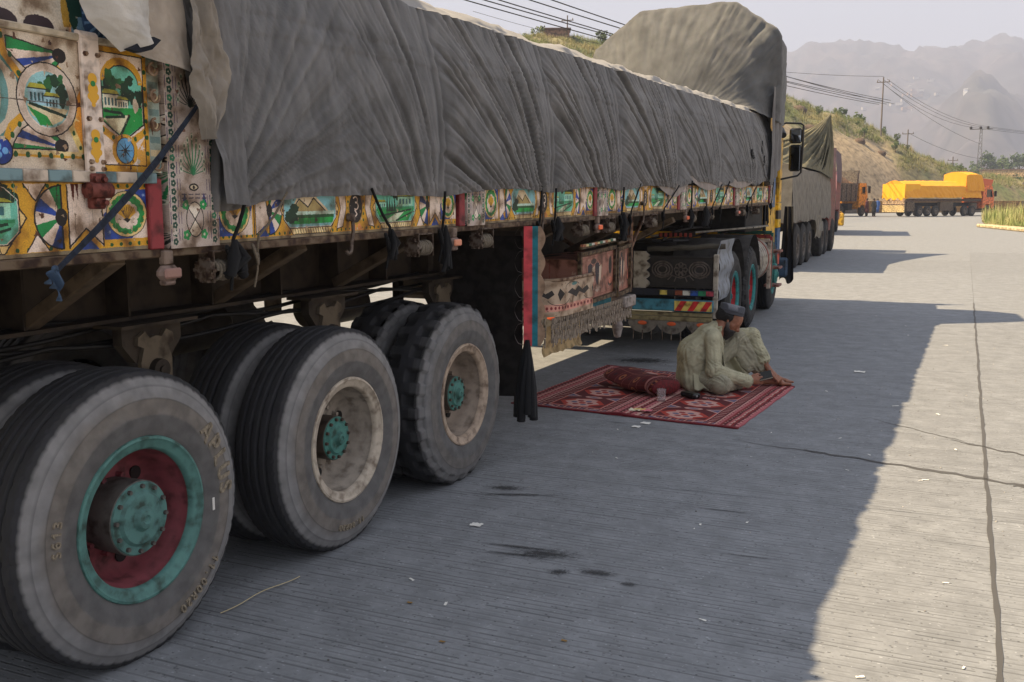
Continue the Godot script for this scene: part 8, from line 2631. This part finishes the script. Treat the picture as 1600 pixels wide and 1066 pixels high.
	part(tower, "cross_arm", s, steel)
	for x in [-1.7, -0.1, 1.1]:
		s = Sh.new()
		s.lathe([V(0, 0.0), V(0.0, 0.16), V(0.12, 0.26), V(0.2, 0.2), V(0.3, 0.28), V(0.4, 0.2), V(0.5, 0.0)], Transform3D(Basis(Vector3.RIGHT, Vector3(0, 0, -1), Vector3.UP), Vector3(x, hgt + 0.05, 0)), 10)
		part(tower, "insulator", s, mt("insulator_brown", Color(0.10, 0.08, 0.08), 0.4))
	var tops := []
	for q in [[-4.35, 156.0, 8.5, "wooden power pole standing on the slope behind the dump truck"], [-3.0, 178.0, 8.0, "power pole with a cross arm midway between slope pole and pylon"], [-0.75, 205.0, 7.0, "short leaning pole just left of the lattice pylon"], [-21.3, 146.0, 3.4, "small pole beside the flat roofed hilltop house"], [2.9, 150.0, 4.5, "thin pole behind the verge grass, right of the orange cab"]]:
		var b := on_land(q[0], q[1])
		var o := thing("power_pole", q[3], "pole", b)
		s = Sh.new()
		s.cyl(Vector3(0, -1, 0), Vector3(0, q[2], 0), 0.13, 0.09, 8)
		part(o, "post", s, mt("pole_wood", Color(0.42, 0.39, 0.37), 0.9))
		s = Sh.new()
		s.bar(Vector3(-0.9, q[2] - 0.7, 0), Vector3(0.9, q[2] - 0.7, 0), 0.1, 0.12)
		for x in [-0.8, 0.0, 0.8]: s.cyl(Vector3(x, q[2] - 0.64, 0), Vector3(x, q[2] - 0.4, 0), 0.07, 0.05, 6)
		part(o, "cross_arm", s, mt("pole_wood", Color(0.42, 0.39, 0.37), 0.9))
		tops.append(b + Vector3(0, q[2] - 0.5, 0))
	var tt := base + Vector3(0, hgt + 0.4, 0)
	var wires := []
	for k in 5:
		var a: float = [-24.9, -23.85, -23.15, -21.55, -20.5][k]
		var p := Vector3(sin(deg_to_rad(a)) * 58.0, 1.67 + 58.0 * tan(deg_to_rad(10.9)), -cos(deg_to_rad(a)) * 58.0)
		var q := Vector3(-12.0 + 0.5 * k, 15.0 + 0.5 * (k % 2), -152.0)
		wires.append([p + (p - q) * 0.35, q, 0.8, "long power wire running up over the hillside and the tarpaulin"])
	for x in [-1.7, -0.1, 1.1]:
		wires.append([tops[0] + Vector3(x * 0.45, 0.2, 0), tt + Vector3(x, 0, 0), 1.2, "sagging power wire between the slope pole and the pylon"])
		wires.append([tt + Vector3(x, 0, 0), Vector3(40.0 + x, 12.5, -225.0), 0.8, "power wire leaving the pylon's arm towards the right"])
	wires.append([tops[0] - Vector3(0, 0.4, 0), Vector3(1.75, 11.6, -200), 0.9, "lower wire between the slope pole and the pylon's shaft"])
	wires.append([Vector3(-60, 26, -120), tops[0] + Vector3(0, 0.6, 0), 2.0, "power wire coming down the hillside to the slope pole"])
	wires.append([tops[1], Vector3(1.75, 9.0, -200), 0.6, "lowest wire from the midway pole to the pylon's shaft"])
	for w in wires:
		s = Sh.new()
		var ps := []
		for k in 21:
			var t := k / 20.0
			ps.append((w[0] as Vector3).lerp(w[1], t) - Vector3(0, 4.0 * w[2] * t * (1.0 - t), 0))
		s.tube(ps, 0.034 if w[0].z > -90.0 else 0.026, 5)
		tag(part(self, "power_wire", s, mt("wire_black", Color(0.10, 0.10, 0.11), 0.7)), w[3], "wire", "overhead power wires")
	# flat roofed houses
	var house_at := func(label: String, p: Vector3, sz: Vector3, turn: float, c: Color, group := ""):
		var o := thing("flat_roofed_house", label, "house", p, turn, group)
		var b := Sh.new()
		b.box(Vector3(0, sz.y / 2 - 0.5, 0), sz + Vector3(0, 1.0, 0), 0.02)
		part(o, "wall", b, mt("wall" + c.to_html(), c, 0.95, T.dust, 0.3))
		b = Sh.new()
		b.box(Vector3(0, sz.y + 0.1, 0), Vector3(sz.x + 0.4, 0.22, sz.z + 0.4), 0.02)
		part(o, "roof", b, mt("roof_slab", Color(0.40, 0.32, 0.28), 0.95))
		if sz.x > 5.0 and group == "":
			for k in int(sz.x / 2.4):
				b = Sh.new()
				b.box(Vector3(-sz.x / 2 + 1.3 + 2.4 * k, sz.y * 0.55, sz.z / 2 + 0.02), Vector3(0.9, 1.0, 0.08))
				part(o, "window", b, mt("window_dark", Color(0.12, 0.12, 0.13), 0.3))
	house_at.call("small flat roofed brown house on top of the left hill", on_land(-21.9, 146.0), Vector3(3.6, 0.9, 3), 0.4, Color(0.55, 0.42, 0.34))
	house_at.call("long sandy building on the flat beyond the orange cab", on_land(3.0, 285.0), Vector3(24, 5.5, 9), -0.05, Color(0.80, 0.68, 0.50))
	house_at.call("lower sandy building nearer the right edge, before the grove", on_land(4.6, 262.0), Vector3(16, 4.5, 8), -0.1, Color(0.76, 0.66, 0.52))
	for k in 46:
		var az := rg.randfn(-3.8, 1.9)
		var r := rg.randf_range(1750.0, 2050.0)
		if k < 22: az = rg.randfn(-2.9, 0.7); r = rg.randf_range(1780.0, 1900.0)
		var p := Vector3(sin(deg_to_rad(az)) * r, mountain_h(az, r), -cos(deg_to_rad(az)) * r)
		house_at.call("small pale house of the village on the hazy mountain's lower slope", p, Vector3(rg.randf_range(5, 11), rg.randf_range(3, 4.5), 6), rg.randf() * 0.6, Color(0.8, 0.78, 0.74) if k % 3 else Color(0.7, 0.58, 0.48), "village houses on the mountain")
	var sp := Vector3(sin(deg_to_rad(-0.35)) * 1490.0, mountain_h(-0.35, 1490.0), -cos(deg_to_rad(-0.35)) * 1490.0)
	var o2 := thing("white_tower", "small white tower on top of the dark spur below the mountains", "tower", sp)
	s = Sh.new()
	s.box(Vector3(0, 2.5, 0), Vector3(5, 12, 5), 0.3)
	part(o2, "shaft", s, mt("tower_white", Color(0.95, 0.95, 0.93), 0.8))
	s = Sh.new()
	s.box(Vector3(0, 9, 0), Vector3(6, 1, 6), 0.3)
	part(o2, "parapet", s, mt("tower_white", Color(0.95, 0.95, 0.93), 0.8))

func litter() -> void:
	var rg := RandomNumberGenerator.new()
	rg.seed = 4
	var white := mt("paper_white", Color(0.88, 0.87, 0.84), 0.8)
	for k in 26:
		var p := V(rg.randf_range(-2.4, 0.1), rg.randf_range(-7.6, -2.9))
		if k > 18: p = V(rg.randf_range(-2.2, 0.0), rg.randf_range(-16.0, -8.0))
		if p.x < -1.3 and p.y < -7.0: p.x = rg.randf_range(-1.2, 0.0)
		var s := Sh.new()
		var w := rg.randf_range(0.006, 0.016) * (1.6 if k > 18 else 0.8)
		s.grid(4, 3, func(i: int, j: int): return Vector3((i - 1.5) * w, 0.003 + absf(N.get_noise_2d(i * 0.9 + k, j * 0.9)) * 0.008, (j - 1) * w * 0.5), true)
		tag(part(self, "paper_scrap", s, white, Vector3(p.x, 0.0, p.y), Vector3(0, rg.randf() * 3.0, 0)), "tiny white scrap of litter lying on the shaded road", "litter", "white scraps on the road")
	for q in [[-2.10, -7.07, 0.035, "folded white paper scrap on the road just before the rug"], [-2.13, -6.93, 0.03, "second white paper scrap on the road, nearer than the folded one"], [-2.21, -4.43, 0.03, "white smear of paper on the road ahead of the second wheel"], [-0.85, -10.1, 0.05, "white paper lying on the road right of the seated man"]]:
		var s := Sh.new()
		s.grid(6, 5, func(i: int, j: int): return Vector3((i - 2.5) * q[2] * 0.4, 0.004 + absf(N.get_noise_2d(i * 0.7 + q[0], j * 0.8)) * q[2] * 0.4, (j - 2) * q[2] * 0.4), true)
		tag(part(self, "paper_scrap", s, white, Vector3(q[0], 0.0, q[1])), q[3], "litter")
	var pb := Sh.new()
	pb.sphere(Vector3.ZERO, Vector3(1.0, 0.6, 0.8), 3)
	var mm := MultiMesh.new()
	mm.transform_format = MultiMesh.TRANSFORM_3D
	mm.use_colors = true
	mm.mesh = pb.mesh()
	mm.instance_count = 1500
	for k in 1500:
		var d := pow(rg.randf(), 0.6)
		var p := V(rg.randf_range(-3.2, 0.8), lerpf(-2.6, -14.0, d))
		if p.x < -1.2 and p.y < -7.0 and p.y > -9.6: p.x = rg.randf_range(-1.1, 0.8)
		var sc := 0.0012 + 0.006 * pow(rg.randf(), 5.0)
		mm.set_instance_transform(k, Transform3D(Basis(Vector3.UP, rg.randf() * TAU).scaled(Vector3.ONE * sc), Vector3(p.x, sc * 0.3, p.y)))
		mm.set_instance_color(k, Color(0.5, 0.47, 0.42).lerp(Color(0.10, 0.095, 0.09), rg.randf()))
	var gi := MultiMeshInstance3D.new()
	gi.name = "grit"
	gi.multimesh = mm
	gi.material_override = mt("grit_stone", Color(1, 1, 1), 0.95)
	add_child(gi)
	gi.set_meta("kind", "stuff")
	tag(gi, "fine grit and small stones strewn over the concrete road", "grit")
	var st := Sh.new()
	var ps := []
	for k in 14: ps.append(Vector3(lerpf(-2.66, -2.61, k / 13.0) + 0.008 * sin(k * 0.7), 0.008 + 0.006 * sin(k / 13.0 * PI), lerpf(-3.0, -3.46, k / 13.0)))
	st.tube(ps, 0.0022, 5)
	tag(part(self, "dry_straw", st, mt("straw", Color(0.72, 0.66, 0.52), 0.8)), "long pale straw lying on the road in front of the nearest wheel", "straw")
	for q in [[-2.02, -3.42], [-1.72, -3.15], [-1.3, -3.35]]:
		var s := Sh.new()
		s.grid(5, 4, func(i: int, j: int): return Vector3((i - 2) * 0.006, 0.003 + 0.006 * absf(N.get_noise_2d(i + q[0] * 9.0, j)), (j - 1.5) * 0.005), true)
		tag(part(self, "leaf_scrap", s, mt("leaf_ochre", Color(0.55, 0.42, 0.2), 0.8), Vector3(q[0], 0, q[1])), "tiny ochre leaf scrap on the road in the near foreground", "leaf", "ochre leaf scraps in the foreground")
